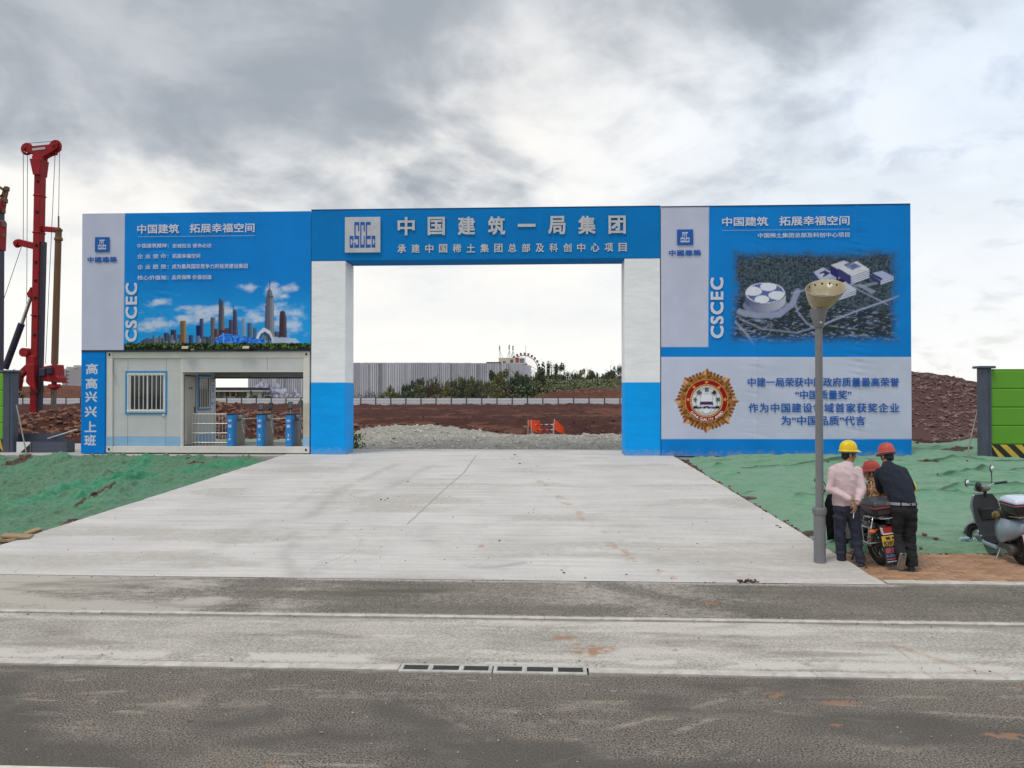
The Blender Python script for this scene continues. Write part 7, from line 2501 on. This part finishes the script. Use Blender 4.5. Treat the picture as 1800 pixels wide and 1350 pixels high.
# plate, flap, drive
PM = Matrix.Translation((0, -.315, .43)) @ Matrix.Rotation(R(-14), 4, 'X')
pl = MB().box(-.10, .10, -.004, .004, -.065, .065, PM).build('number_plate', M_PNK, sc_, 0, .003)
decal('赣·B', (-.06, .05, .012, .055), PM, -.0055, M_RINK, pl, .03)
decal('L78', (-.085, .02, -.055, .0), PM, -.0055, M_RINK, pl, .03)
FM = Matrix.Translation((0, -.30, .26)) @ Matrix.Rotation(R(-4), 4, 'X')
fl_ = [(-.085, .11), (.085, .11), (.10, -.10)] + [(.10 - .2 * k / 8, -.10 - (.04 if k % 2 else .01)) for k in range(1, 8)] + [(-.10, -.10)]
fp = MB().prism(fl_, -.003, .003, FM).build('mud_flap', mat('red mud flap', (.36, .05, .06), .6, 0, .5, 14), sc_, 0)
ch_ = MB()
for k in range(4):
    x = -.06 + k * .04
    ch_.tube([FM @ Vector((x - .012, -.008, -.03)), FM @ Vector((x + .014, -.008, -.08))], .008, 6).tube([FM @ Vector((x + .012, -.008, -.04)), FM @ Vector((x - .01, -.008, -.095))], .006, 6)
ch_.build('flap_fringe', mat('pale fringe', (.45, .42, .33), .5), fp, 60)
MB().lathe([(0, -.07), (.08, -.07), (.09, 0), (.08, .07), (0, .07)], Matrix.Translation((-.08, .02, .215)) @ Matrix.Rotation(R(90), 4, 'Y'), 16).cbox((-.09, .2, .24), (.09, .34, .10)).build('drive_unit', M_ENG, sc_, 40, .012)
MB().tube([(-.10, .34, .20), (-.22, .30, .01)], .014, 8).tube([(-.22, .33, .012), (-.22, .24, .012)], .02, 8).tube([(-.12, .36, .2), (.12, .36, .2)], .016, 8).tube([(.10, .34, .20), (.14, .22, .06)], .014, 8).build('stand', M_CHROME, sc_, 50)
MB().tube([(0, 1.10, .215), (0, 1.0, .55), (0, .93, .98)], [.03, .03, .025], 10).build('steering_column', M_BLK, sc_, 50)
MB().tube([(-.30, .80, 1.05), (-.16, .90, 1.04), (0, .93, 1.0), (.16, .90, 1.04), (.30, .80, 1.05)], .012, 8).build('handlebar', M_CHROME, sc_, 50)
MB().ell((0, .955, .99), (.13, .075, .055)).build('dash', mat('dash grey', (.16, .16, .17), .35), sc_, 60)
MB().ell((-.10, .97, 1.03), (.05, .05, .075)).build('horn_housing', M_BLK, sc_, 60)
for sx in (-1, 1):
    MB().tube([(sx * .18, .885, 1.043), (sx * .33, .78, 1.055)], .019, 10).build('grip', M_BLK, sc_, 50)
    zt, yt, xt = (1.27, .94, .24) if sx > 0 else (1.13, .96, -.40)
    mr = MB().tube([(sx * .15, .91, 1.045), (sx * .20 if sx > 0 else -.26, .93, 1.12 if sx > 0 else 1.08), (xt * .95, yt, zt - .05 if sx > 0 else zt - .03)], .008, 6).ell((xt, yt, zt), (.052, .016, .060), Matrix.Identity(4) if sx > 0 else Matrix.Identity(4)).build('mirror', M_BLK, sc_, 50)
    MB().ell((xt, yt - .013, zt), (.045, .008, .052)).build('glass', M_MIR, mr, 50)

# front end turned to the rider's left on the steering lock
ST = Matrix.Translation((0, 1.0, 0)) @ Matrix.Rotation(R(34), 4, 'Z') @ Matrix.Translation((0, -1.0, 0))
for ch in sc_.children:
    if ch.name.split('.')[0] in ('front_wheel', 'front_fender', 'steering_column', 'handlebar', 'grip', 'mirror', 'horn_housing'):
        ch.data.transform(ST)
        for c2 in ch.children:
            c2.data.transform(ST)

# =================================================================== PEOPLE
M_SKIN = mat('tanned skin', (.36, .185, .115), .55, 0, .08, 6)
M_HAIR = mat('black hair', (.012, .011, .011), .6, 0, .3, 30)


def remesh(mb, vox, sm=3, wob=0.0, wsc=9.0, seed=0, aniso=(1, 1, 1)):
    """melt overlapping shapes into one continuous surface, relax it, add cloth folds"""
    me = bpy.data.meshes.new('surface')
    me.from_pydata(mb.v, [], mb.f)
    bm = bmesh.new(); bm.from_mesh(me)
    bmesh.ops.recalc_face_normals(bm, faces=bm.faces)
    bm.to_mesh(me); bm.free()
    ob = bpy.data.objects.new('surface', me); COL.objects.link(ob)
    r_ = ob.modifiers.new('r', 'REMESH'); r_.mode = 'VOXEL'; r_.voxel_size = vox; r_.use_smooth_shade = True
    s_ = ob.modifiers.new('s', 'SMOOTH'); s_.iterations = sm; s_.factor = .5
    dg = bpy.context.evaluated_depsgraph_get(); dg.update()
    out = bpy.data.meshes.new_from_object(ob.evaluated_get(dg))
    bpy.data.objects.remove(ob)
    if wob > 0:
        n = len(out.vertices)
        co = np.empty(n * 3); out.vertices.foreach_get('co', co); co = co.reshape(-1, 3)
        no = np.empty(n * 3); out.vertices.foreach_get('normal', no); no = no.reshape(-1, 3)
        q = co * wsc * np.array(aniso)
        d = (ridge(q[:, 0] + q[:, 1] * .6 + seed, q[:, 2] + q[:, 0] * .35, seed, 2) - .55) * wob
        co = co + no * d[:, None]
        out.vertices.foreach_set('co', co.ravel()); out.update()
    out.polygons.foreach_set('use_smooth', [True] * len(out.polygons))
    return out


def ring_at(c, ax, rx, ry, side, n=16):
    ax = Vector(ax).normalized(); sd = Vector(side); sd = (sd - ax * sd.dot(ax)).normalized(); u = ax.cross(sd)
    return [Vector(c) + sd * (rx * math.cos(2 * PI * k / n)) + u * (ry * math.sin(2 * PI * k / n)) for k in range(n)]


def spine_loft(mb, rings, side=(1, 0, 0)):
    """rings: (centre, rx, ry)"""
    pr = []
    for i, (c, rx, ry) in enumerate(rings):
        a = Vector(rings[max(i - 1, 0)][0]); b = Vector(rings[min(i + 1, len(rings) - 1)][0])
        pr.append(ring_at(c, b - a, rx, ry, side))
    return mb.loft(pr)


def chain(mb, pts, rs, n=12):
    for i in range(len(pts) - 1):
        mb.caps(pts[i], rs[i], pts[i + 1], rs[i + 1], n)
    return mb


def head_shape(mb, c, yaw, pitch=0, roll=0):
    """skull, face, nose, lips, ears; yaw 0 looks along +Y, negative turns to +X"""
    M_ = Matrix.Translation(c) @ Matrix.Rotation(yaw, 4, 'Z') @ Matrix.Rotation(pitch, 4, 'X') @ Matrix.Rotation(roll, 4, 'Y')
    mb.ell((0, -.008, .025), (.075, .094, .090), M_)
    mb.ell((0, .038, -.040), (.058, .058, .075), M_)
    mb.ell((0, .060, -.092), (.028, .030, .024), M_)
    mb.ell((-.035, .058, -.020), (.026, .026, .022), M_); mb.ell((.035, .058, -.020), (.026, .026, .022), M_)
    mb.ell((0, .080, .022), (.052, .018, .012), M_)
    a, b = M_ @ Vector((0, .092, .008)), M_ @ Vector((0, .112, -.028))
    mb.caps(a, .009, b, .014, 8)
    mb.ell((0, .088, -.058), (.022, .014, .007), M_); mb.ell((0, .086, -.068), (.020, .013, .007), M_)
    for s in (-1, 1):
        mb.ell((s * .078, -.012, -.012), (.010, .022, .032), M_)
    return M_


def eyes(M_, parent):
    e = MB()
    for s in (-1, 1):
        e.ell((s * .030, .086, .002), (.013, .008, .007), M_)
        e.beam(M_ @ Vector((s * .014, .094, .019)), M_ @ Vector((s * .046, .086, .021)), .006, .008)
    return e.build('eyes', mat('eye dark', (.02, .014, .012), .3), parent, 60)


def hair(M_, parent):
    h = MB().ell((0, -.016, .030), (.081, .092, .090), M_).ell((0, -.050, -.030), (.066, .050, .055), M_)
    h.ell((-.074, .012, -.005), (.010, .022, .028), M_).ell((.074, .012, -.005), (.010, .022, .028), M_)
    me = remesh(h, .008, 2, .004, 40, 3)
    return put('hair', me, M_HAIR, parent)


def hand(mb, wrist, palm_dir, finger_dir, thumb_dir, curl=.5, L=.17):
    """palm, five unequal fingers bent towards palm_dir, thumb from the side near the wrist"""
    w = Vector(wrist); f = Vector(finger_dir).normalized(); p = Vector(palm_dir); p = (p - f * p.dot(f)).normalized()
    s = Vector(thumb_dir); s = (s - f * s.dot(f) - p * s.dot(p)).normalized()
    k = L / .18
    M3 = Matrix((s, f, p)).transposed().to_4x4(); M3.translation = w + f * (.045 * k)
    mb.ell((0, 0, 0), (.040 * k, .052 * k, .017 * k), M3, 14, 8)
    for i, ln in enumerate((.072, .080, .074, .058)):
        b = w + f * (.082 * k) + s * ((.028 - i * .0185) * k)
        pts, d = [b - f * .015 * k], f
        pts.append(b)
        for j, q in enumerate((.42, .32, .26)):
            d = (Matrix.Rotation(curl * (.5 + .4 * j), 3, f.cross(p).normalized() if True else s) @ d)
            pts.append(pts[-1] + d * ln * q * k)
        chain(mb, pts, [.0095 * k, .0095 * k, .0088 * k, .008 * k, .007 * k], 8)
    b = w + f * (.025 * k) + s * (.030 * k)
    d1 = (s * .8 + f * .6 + p * .25).normalized(); d2 = (s * .35 + f * .8 + p * .45).normalized()
    chain(mb, [b, b + d1 * .035 * k, b + d1 * .035 * k + d2 * .028 * k], [.013 * k, .010 * k, .008 * k], 8)
    return mb


def shoe(parent, heel, toe, up, m_up, m_sole, name='shoe', h=.085, wd=.046):
    """shoe with rounded toe and a separate sole; heel, toe on the sole line"""
    heel, toe = Vector(heel), Vector(toe)
    f = (toe - heel); L = f.length; f = f / L
    u = Vector(up); u = (u - f * u.dot(f)).normalized(); s = f.cross(u)
    M_ = Matrix((s, f, u)).transposed().to_4x4(); M_.translation = heel
    out = []
    for y, w_ in ((0, .6), (.06, .85), (.25, .92), (.5, .88), (.72, 1.05), (.9, .85), (1.0, .45)):
        out.append((y * L, w_ * wd))
    poly = [(-w_, y) for y, w_ in out] + [(w_, y) for y, w_ in reversed(out)]
    up_m = MB()
    rings = []
    for y, w_, hh in ((0, .55, .6), (.04, .8, .85), (.2, .9, 1.0), (.4, .85, .92), (.6, .9, .68), (.8, .98, .48), (.95, .7, .36), (1.0, .4, .26)):
        a = []
        for k in range(12):
            t_ = PI * k / 11
            a.append((w_ * wd * math.cos(t_), y * L, .018 + (hh * h - .018) * math.sin(t_) ** .7))
        rings.append(a)
    up_m.loft(rings)
    up_m.v = [tuple(M_ @ Vector(p)) for p in up_m.v]
    sh_ = up_m.build(name, m_up, parent, 60)
    so = MB()
    n = len(poly)
    vs_ = [M_ @ Vector((x * 1.06, y, 0)) for x, y in poly] + [M_ @ Vector((x * 1.06, y, .024)) for x, y in poly]
    so.add(vs_, [tuple(range(n)), tuple(reversed(range(n, 2 * n)))] + [(k, k + n, (k + 1) % n + n, (k + 1) % n) for k in range(n)])
    so.build('sole', m_sole, sh_, 0, .004)
    return sh_


def hard_hat(parent, M_, m, label=None, strap=True, as_thing=None, brim_col=None):
    """site helmet: domed shell with three ridges, peak in front (+Y) and short brim"""
    rings = []
    nn = 32
    for zz_, sc in ((.0, 1.0), (.035, .985), (.07, .93), (.10, .83), (.125, .66), (.14, .42), (.146, .15)):
        ring = []
        for k in range(nn):
            a = 2 * PI * k / nn
            rx, ry = .105, .128
            bump_ = .006 * (math.exp(-((math.atan2(math.cos(a), math.sin(a)) / .16) ** 2)) + 0) * (zz_ > .03)
            ring.append(((rx * sc + bump_) * math.cos(a), (ry * sc) * math.sin(a), zz_ + bump_ * .6))
        rings.append(ring)
    shell = MB().loft(rings)
    # ridge over the top
    for xo, hh in ((0, .010), (-.030, .006), (.030, .006)):
        pts = []
        for k in range(15):
            t_ = PI * (.10 + .80 * k / 14)
            pts.append((xo, .118 * math.cos(t_), .012 + .130 * math.sin(t_) * (1 - abs(xo) * 1.2)))
        shell.tube(pts, .011 if xo == 0 else .008, 6)
    br = []
    for k in range(nn):
        a = 2 * PI * k / nn
        out_ = .012 + .050 * max(0, math.sin(a)) ** 2.2
        dz = -.004 - .018 * max(0, math.sin(a)) ** 2
        br.append(((.104) * math.cos(a), .127 * math.sin(a), .012, (.105 + out_ * .9) * math.cos(a), (.128 + out_) * math.sin(a), dz))
    vs_, fs = [], []
    for (a, b, c, d, e, f) in br:
        vs_ += [(a, b, c), (d, e, f), (d, e, f - .006), (a, b, c - .02)]
    for k in range(nn):
        k2 = (k + 1) % nn
        for j in range(4):
            j2 = (j + 1) % 4
            fs.append((k * 4 + j, k2 * 4 + j, k2 * 4 + j2, k * 4 + j2))
    shell.add(vs_, fs)
    shell.v = [tuple(M_ @ Vector(p)) for p in shell.v]
    hh_ = shell.build('hard_hat', m, parent, 45)
    if strap:
        st = MB()
        pts = [M_ @ Vector((.098 * math.cos(a), .118 * math.sin(a), -.020)) for a in np.linspace(0, 2 * PI, 25)]
        st.tube(pts, .011, 6, False)
        for s in (-1, 1):
            st.tube([M_ @ Vector((s * .092, .03, -.01)), M_ @ Vector((s * .070, .045, -.09)), M_ @ Vector((s * .02, .075, -.125))], .006, 5)
        st.build('chin_strap', mat('helmet strap', (.16, .16, .15), .7), hh_, 60)
    return hh_


M_HY = mat('yellow helmet', (.80, .56, .01), .4, 0, .08, 8, spec=.45, dirt=.15, dirt_col=(.5, .36, .06))
M_HR = mat('faded red helmet', (.46, .07, .055), .5, 0, .2, 9, spec=.35, dirt=.4, dirt_col=(.50, .22, .17))
M_HP = mat('bright red helmet', (.62, .03, .06), .35, 0, .06, 5, spec=.5)
M_PINK = mat('pale pink jersey', (.62, .475, .49), .85, 0, .06, 4, .55, 24)
M_NAVYT = mat('navy trousers', (.030, .034, .058), .85, 0, .25, 9, .7, 24)
M_NAVY = mat('navy jumper', (.013, .017, .031), .9, 0, .25, 9, .7, 24)
M_BLKT = mat('black trousers', (.015, .015, .018), .85, 0, .3, 9, .7, 24)
M_SNK = mat('dark trainers', (.035, .036, .040), .7, 0, .3, 14)
M_SOLE = mat('grey white sole', (.40, .39, .36), .8, 0, .15, 10, dirt=.4, dirt_col=(.22, .18, .14))
M_SOLED = mat('dusty grey sole', (.22, .205, .185), .85, 0, .2, 14, .3, 60, dirt=.5, dirt_col=(.30, .24, .18))

# ---- worker in pink, hands behind his back
f1 = gnd(1523, 998, PZ)
o1 = Vector((f1.x - .24, f1.y, PZ))
HY1 = R(-80)
p1m = MB()
H1 = Vector((.015, .05, 1.615))
Mh1 = head_shape(p1m, H1, HY1, R(-4))
chain(p1m, [(.0, .02, 1.42), (.01, .035, 1.55)], [.062, .056])
spine_loft(p1m, [((-.04, 0, .88), .14, .10), ((-.045, 0, 1.05), .135, .09), ((-.04, 0, 1.25), .16, .10), ((-.03, 0, 1.40), .15, .085), ((-.01, .01, 1.47), .06, .06)])
for a_ in ([(-.225, 0, 1.385), (-.285, -.045, 1.13), (-.05, -.205, 1.00)], [(.125, 0, 1.385), (.145, -.085, 1.13), (.01, -.215, .93)]):
    chain(p1m, a_, [.045, .038, .026])
LW, RW = Vector((-.05, -.205, 1.00)), Vector((.01, -.215, .93))
hand(p1m, LW, (0, -.2, -1), (1, -.12, -.18), (.1, .1, 1), .75)
hand(p1m, RW, (-.3, .5, -.1), (-.22, -.05, -1), (-.9, -.25, 0), .55)
for a_ in ([(-.12, 0, .90), (-.095, .09, .50), (-.055, .15, .09)], [(.05, 0, .90), (.10, .025, .50), (.165, .0, .09)]):
    chain(p1m, a_, [.075, .05, .04])
    chain(p1m, [a_[-1], Vector(a_[-1]) + Vector((.02, .10, -.05))], [.035, .025])
person1 = put('person', remesh(p1m, .0055, 2), M_SKIN, None, o1)
tag(person1, 'worker in pale pink top and yellow helmet with hands clasped behind', 'person')
eyes(Mh1, person1); hair(Mh1, person1)
sh = MB()
spine_loft(sh, [((-.045, 0, .90), .178, .135), ((-.05, 0, .97), .176, .132), ((-.05, -.005, 1.1), .172, .125), ((-.055, -.01, 1.25), .188, .132), ((-.05, -.005, 1.36), .195, .128), ((-.04, 0, 1.43), .165, .105), ((-.01, .01, 1.475), .085, .075), ((0, .018, 1.505), .066, .064)])
chain(sh, [(-.215, 0, 1.385), (-.285, -.045, 1.13), (-.085, -.182, 1.012)], [.072, .058, .045])
chain(sh, [(.118, 0, 1.385), (.145, -.085, 1.13), (.035, -.20, .965)], [.072, .058, .044])
shirt = put('shirt', remesh(sh, .008, 2, .026, 7, 21, (1, 1, .7)), M_PINK, person1)
tr = MB()
tr.ell((-.045, .0, .86), (.165, .125, .13))
spine_loft(tr, [((-.12, 0, .90), .085, .11), ((-.115, .03, .75), .092, .105), ((-.095, .09, .50), .074, .082), ((-.07, .13, .25), .066, .072), ((-.055, .15, .085), .066, .078)])
spine_loft(tr, [((.035, 0, .90), .085, .11), ((.06, .005, .75), .092, .105), ((.10, .02, .50), .074, .082), ((.135, .01, .25), .066, .072), ((.165, .0, .085), .066, .078)])
put('trousers', remesh(tr, .008, 2, .030, 6, 31, (1, 1, 1.6)), M_NAVYT, person1)
shoe(person1, (.135, -.07, .0), (.245, .155, .0), (0, 0, 1), M_SNK, M_SOLE)
shoe(person1, (-.06, .08, .0), (-.03, .34, .0), (0, 0, 1), M_SNK, M_SOLE)
hard_hat(person1, Mh1 @ Matrix.Translation((0, -.005, .055)) @ Matrix.Rotation(R(4), 4, 'X'), M_HY)
cg = RW + Vector((-.045, -.05, -.13))
cig = thing('cigarette', 'lit white cigarette held between the fingers of the man in pink', 'cigarette', o1 + cg)
MB().tube([(0, 0, .02), (-.012, -.01, -.05)], .0045, 8).build('paper', mat('cigarette paper', (.75, .73, .68), .8), cig, 50)
MB().tube([(.0, 0, .021), (.003, .002, .037)], .0046, 8).build('filter', mat('cork filter', (.5, .28, .1), .8), cig, 50)

# ---- worker in navy leaning on the tail box
f3 = gnd(1599, 1003, PZ)
o3 = Vector((f3.x - .085, f3.y, PZ))
p3m = MB()
H3 = Vector((-.045, .40, 1.575))
Mh3 = head_shape(p3m, H3, R(14), R(-14))
chain(p3m, [(-.065, .30, 1.40), (-.05, .38, 1.51)], [.066, .058])
spine_loft(p3m, [((0, 0, .90), .15, .11), ((-.01, .04, 1.02), .145, .105), ((-.035, .15, 1.2), .17, .11), ((-.065, .25, 1.37), .16, .09), ((-.07, .30, 1.43), .06, .06)])
RS, RE, RH = Vector((.11, .27, 1.36)), Vector((.215, .22, 1.13)), Vector((.25, .43, 1.07))
LS, LE, LH = Vector((-.205, .25, 1.34)), Vector((-.13, .47, 1.13)), Vector((-.03, .64, 1.03))
for a_ in ([RS, RE, RH], [LS, LE, LH]):
    chain(p3m, a_, [.048, .040, .028])
hand(p3m, RH, (0, .2, -1), (.25, 1, -.1), (-1, 0, .2), .7)
hand(p3m, LH, (0, .1, -1), (.3, 1, -.25), (1, 0, .1), .25)
for a_ in ([(-.08, 0, .90), (-.055, .08, .50), (-.055, -.07, .20)], [(.095, 0, .90), (.10, .045, .50), (.105, .0, .085)]):
    chain(p3m, a_, [.078, .052, .042])
chain(p3m, [(-.065, -.07, .20), (-.06, -.05, .08)], [.036, .026])
chain(p3m, [(.105, 0, .085), (.13, .11, .03)], [.036, .026])
person3 = put('person', remesh(p3m, .0055, 2), M_SKIN, None, o3)
tag(person3, 'worker in navy jumper and red helmet leaning forward on one foot', 'person')
eyes(Mh3, person3); hair(Mh3, person3)
sh = MB()
spine_loft(sh, [((.0, -.005, .93), .182, .14), ((-.005, .005, .99), .185, .142), ((-.02, .06, 1.1), .188, .145), ((-.04, .14, 1.22), .20, .145), ((-.058, .215, 1.33), .205, .135), ((-.068, .265, 1.40), .17, .11), ((-.068, .305, 1.45), .09, .08), ((-.063, .33, 1.475), .072, .07)])
chain(sh, [RS, RE, RE.lerp(RH, .86)], [.080, .064, .050])
chain(sh, [LS, LE, LE.lerp(LH, .86)], [.080, .064, .050])
put('jumper', remesh(sh, .008, 2, .024, 7, 41, (1, 1, .8)), M_NAVY, person3)
tr = MB()
tr.ell((.0, -.005, .86), (.178, .140, .14))
spine_loft(tr, [((0, -.002, .84), .176, .135), ((0, -.002, .955), .172, .130)])
spine_loft(tr, [((-.075, -.01, .88), .092, .12), ((-.066, .03, .72), .093, .11), ((-.055, .08, .50), .078, .088), ((-.055, .01, .33), .072, .078), ((-.055, -.065, .205), .07, .08)])
spine_loft(tr, [((.085, -.01, .88), .092, .12), ((.095, .015, .72), .098, .112), ((.10, .045, .50), .082, .09), ((.108, .02, .27), .076, .08), ((.108, -.005, .07), .078, .088)])
put('trousers', remesh(tr, .008, 2, .032, 6, 51, (1, 1, 1.6)), M_BLKT, person3)
be = MB()
be.loft([ring_at((.0, -.003, .925), (0, .05, 1), .188, .147, (1, 0, 0), 28), ring_at((.0, .0, .962), (0, .05, 1), .188, .147, (1, 0, 0), 28)])
belt = be.build('belt', mat('pale grey belt', (.27, .27, .31), .5, 0, .2, 10), person3, 60)
for x in (-.09, .04, .13):
    y = -.147 * math.sqrt(max(0, 1 - (x / .188) ** 2)) - .006
    MB().cbox((x, y, .943), (.016, .012, .055)).build('belt_loop', M_BLKT, belt, 0, .003)
shoe(person3, (-.055, -.135, .265), (-.06, -.045, .010), (0, 1, .33), M_SNK, M_SOLED, h=.09, wd=.05)
shoe(person3, (.075, -.075, .0), (.185, .16, .0), (0, 0, 1), M_BLKT, M_SNK)
hard_hat(person3, Mh3 @ Matrix.Translation((0, -.005, .05)) @ Matrix.Rotation(R(0), 4, 'X'), M_HR)
# the yellow helmet he holds at his right side
hp = o3 + RH + Vector((.07, .06, .06))
yh = thing('hard_hat', 'spare yellow hard hat held at the side of the man in navy', 'hard hat', hp)
hx_ = hard_hat(yh, Matrix.Rotation(R(62), 4, 'Y') @ Matrix.Rotation(R(90), 4, 'Z') @ Matrix.Translation((0, 0, -.07)), M_HY, strap=False)
hx_.name = 'shell'
MB().torus((0, 0, 0), .092, .008, 'Z', 24, 6).build('liner_band', mat('orange liner', (.65, .22, .03), .6), yh, 60).matrix_local = Matrix.Rotation(R(62), 4, 'Y') @ Matrix.Translation((0, 0, -.075))

# ---- rider in camouflage seated on the motorcycle
m = bpy.data.materials.new('camouflage cloth'); m.use_nodes = True
t = NT(m.node_tree)
_o = t.n('ShaderNodeOutputMaterial')
co = t.n('ShaderNodeTexCoord').outputs['Object']
a_ = t.noise(co, 16, 2, .45, 1.2); b_ = t.noise(t.v('ADD', co, (4, 2, 7)), 19, 2, .45, 1.2); c_ = t.noise(t.v('ADD', co, (9, 1, 3)), 24, 2, .4, 1.0)
c = t.mix(t.ss(a_, .47, .50), (.42, .23, .125), (.22, .10, .045))
c = t.mix(t.ss(b_, .54, .57), c, (.030, .022, .016))
c = t.mix(t.ss(c_, .60, .63), c, (.50, .34, .22))
_b = t.n('ShaderNodeBsdfPrincipled', {'Base Color': c, 'Roughness': .9, 'Specular IOR Level': .2})
t.link(_b.outputs[0], _o.inputs[0])
M_CAMO = m
BM_ = Matrix.Translation(mc.location) @ Matrix.Rotation(MROT, 4, 'Z') @ Matrix.Rotation(R(-7), 4, 'Y')
base2 = BM_ @ Vector((0, .42, 0))
o2 = Vector((base2.x + .17, base2.y, PZ - .06))
p2m = MB()
# frame turned with the motorcycle: +Y forward along the machine
SH2 = .775
H2 = Vector((-.02, .14, 1.335))
Mh2 = head_shape(p2m, H2, R(52), R(-6))
chain(p2m, [(-.01, .09, 1.16), (-.015, .125, 1.27)], [.062, .055])
spine_loft(p2m, [((0, -.02, .80), .15, .12), ((0, .0, .92), .14, .105), ((0, .05, 1.06), .16, .105), ((-.005, .09, 1.16), .15, .09), ((-.01, .10, 1.21), .06, .06)])
for s, (E, Wp) in ((-1, (Vector((-.30, .18, .94)), Vector((-.27, .42, .985)))), (1, (Vector((.27, .22, .95)), Vector((.26, .45, .985))))):
    chain(p2m, [(s * .185, .085, 1.13), E, Wp], [.046, .038, .028])
    hand(p2m, Wp, (0, .3, -1), (0, 1, .05), (-s, 0, .1), .9, .17)
    K = Vector((s * .20, .30, .70)); A2 = Vector((s * .30, .12, .185)) if s < 0 else Vector((s * .26, .10, .36))
    chain(p2m, [(s * .09, .0, .82), K, A2], [.078, .055, .042])
    chain(p2m, [A2, A2 + Vector((0, .12, -.06))], [.036, .026])
person2 = put('person', remesh(p2m, .0055, 2), M_SKIN, None, o2)
person2.rotation_euler = (0, 0, MROT)
tag(person2, 'rider in brown camouflage jacket and red helmet sitting on the motorcycle', 'person')
eyes(Mh2, person2); hair(Mh2, person2)
jk = MB()
spine_loft(jk, [((-.0, -.055, .66), .19, .15), ((0, -.045, .78), .188, .15), ((0, -.015, .90), .18, .14), ((0, .03, 1.03), .196, .138), ((-.003, .07, 1.12), .195, .125), ((-.008, .09, 1.185), .16, .10), ((-.01, .105, 1.22), .085, .075)])
for s, (E, Wp) in ((-1, (Vector((-.30, .18, .94)), Vector((-.27, .42, .985)))), (1, (Vector((.27, .22, .95)), Vector((.26, .45, .985))))):
    chain(jk, [(s * .175, .085, 1.125), E, E.lerp(Wp, .55)], [.078, .066, .056])
put('jacket', remesh(jk, .009, 3, .014, 7, 61), M_CAMO, person2)
jk = MB()
for s in (-1, 1):
    K = Vector((s * .20, .30, .70)); A2 = Vector((s * .30, .12, .185)) if s < 0 else Vector((s * .26, .10, .36))
    chain(jk, [(s * .09, .0, .83), K, K.lerp(A2, .92)], [.10, .080, .066])
put('trousers', remesh(jk, .009, 3, .014, 7, 71), M_NAVYT, person2)
for s, A2 in ((-1, Vector((-.30, .12, .185))), (1, Vector((.26, .10, .36)))):
    shoe(person2, A2 + Vector((0, -.07, -.12)), A2 + Vector((s * .03, .19, -.12)), (0, 0, 1), mat('brown work shoe', (.12, .06, .05), .7), M_SOLE)
hard_hat(person2, Mh2 @ Matrix.Translation((0, -.005, .05)), M_HR)
# bright red helmet hooked on the far mirror of the motorcycle
rp_ = BM_ @ Vector((.36, .95, 1.15))
rh = thing('hard_hat', 'bright red hard hat hooked over the motorcycle mirror between two red helmets', 'hard hat', rp_, 0)
rx_ = hard_hat(rh, Matrix.Rotation(R(-8), 4, 'Y') @ Matrix.Rotation(R(-60), 4, 'Z'), M_HP, strap=False)
rx_.name = 'shell'
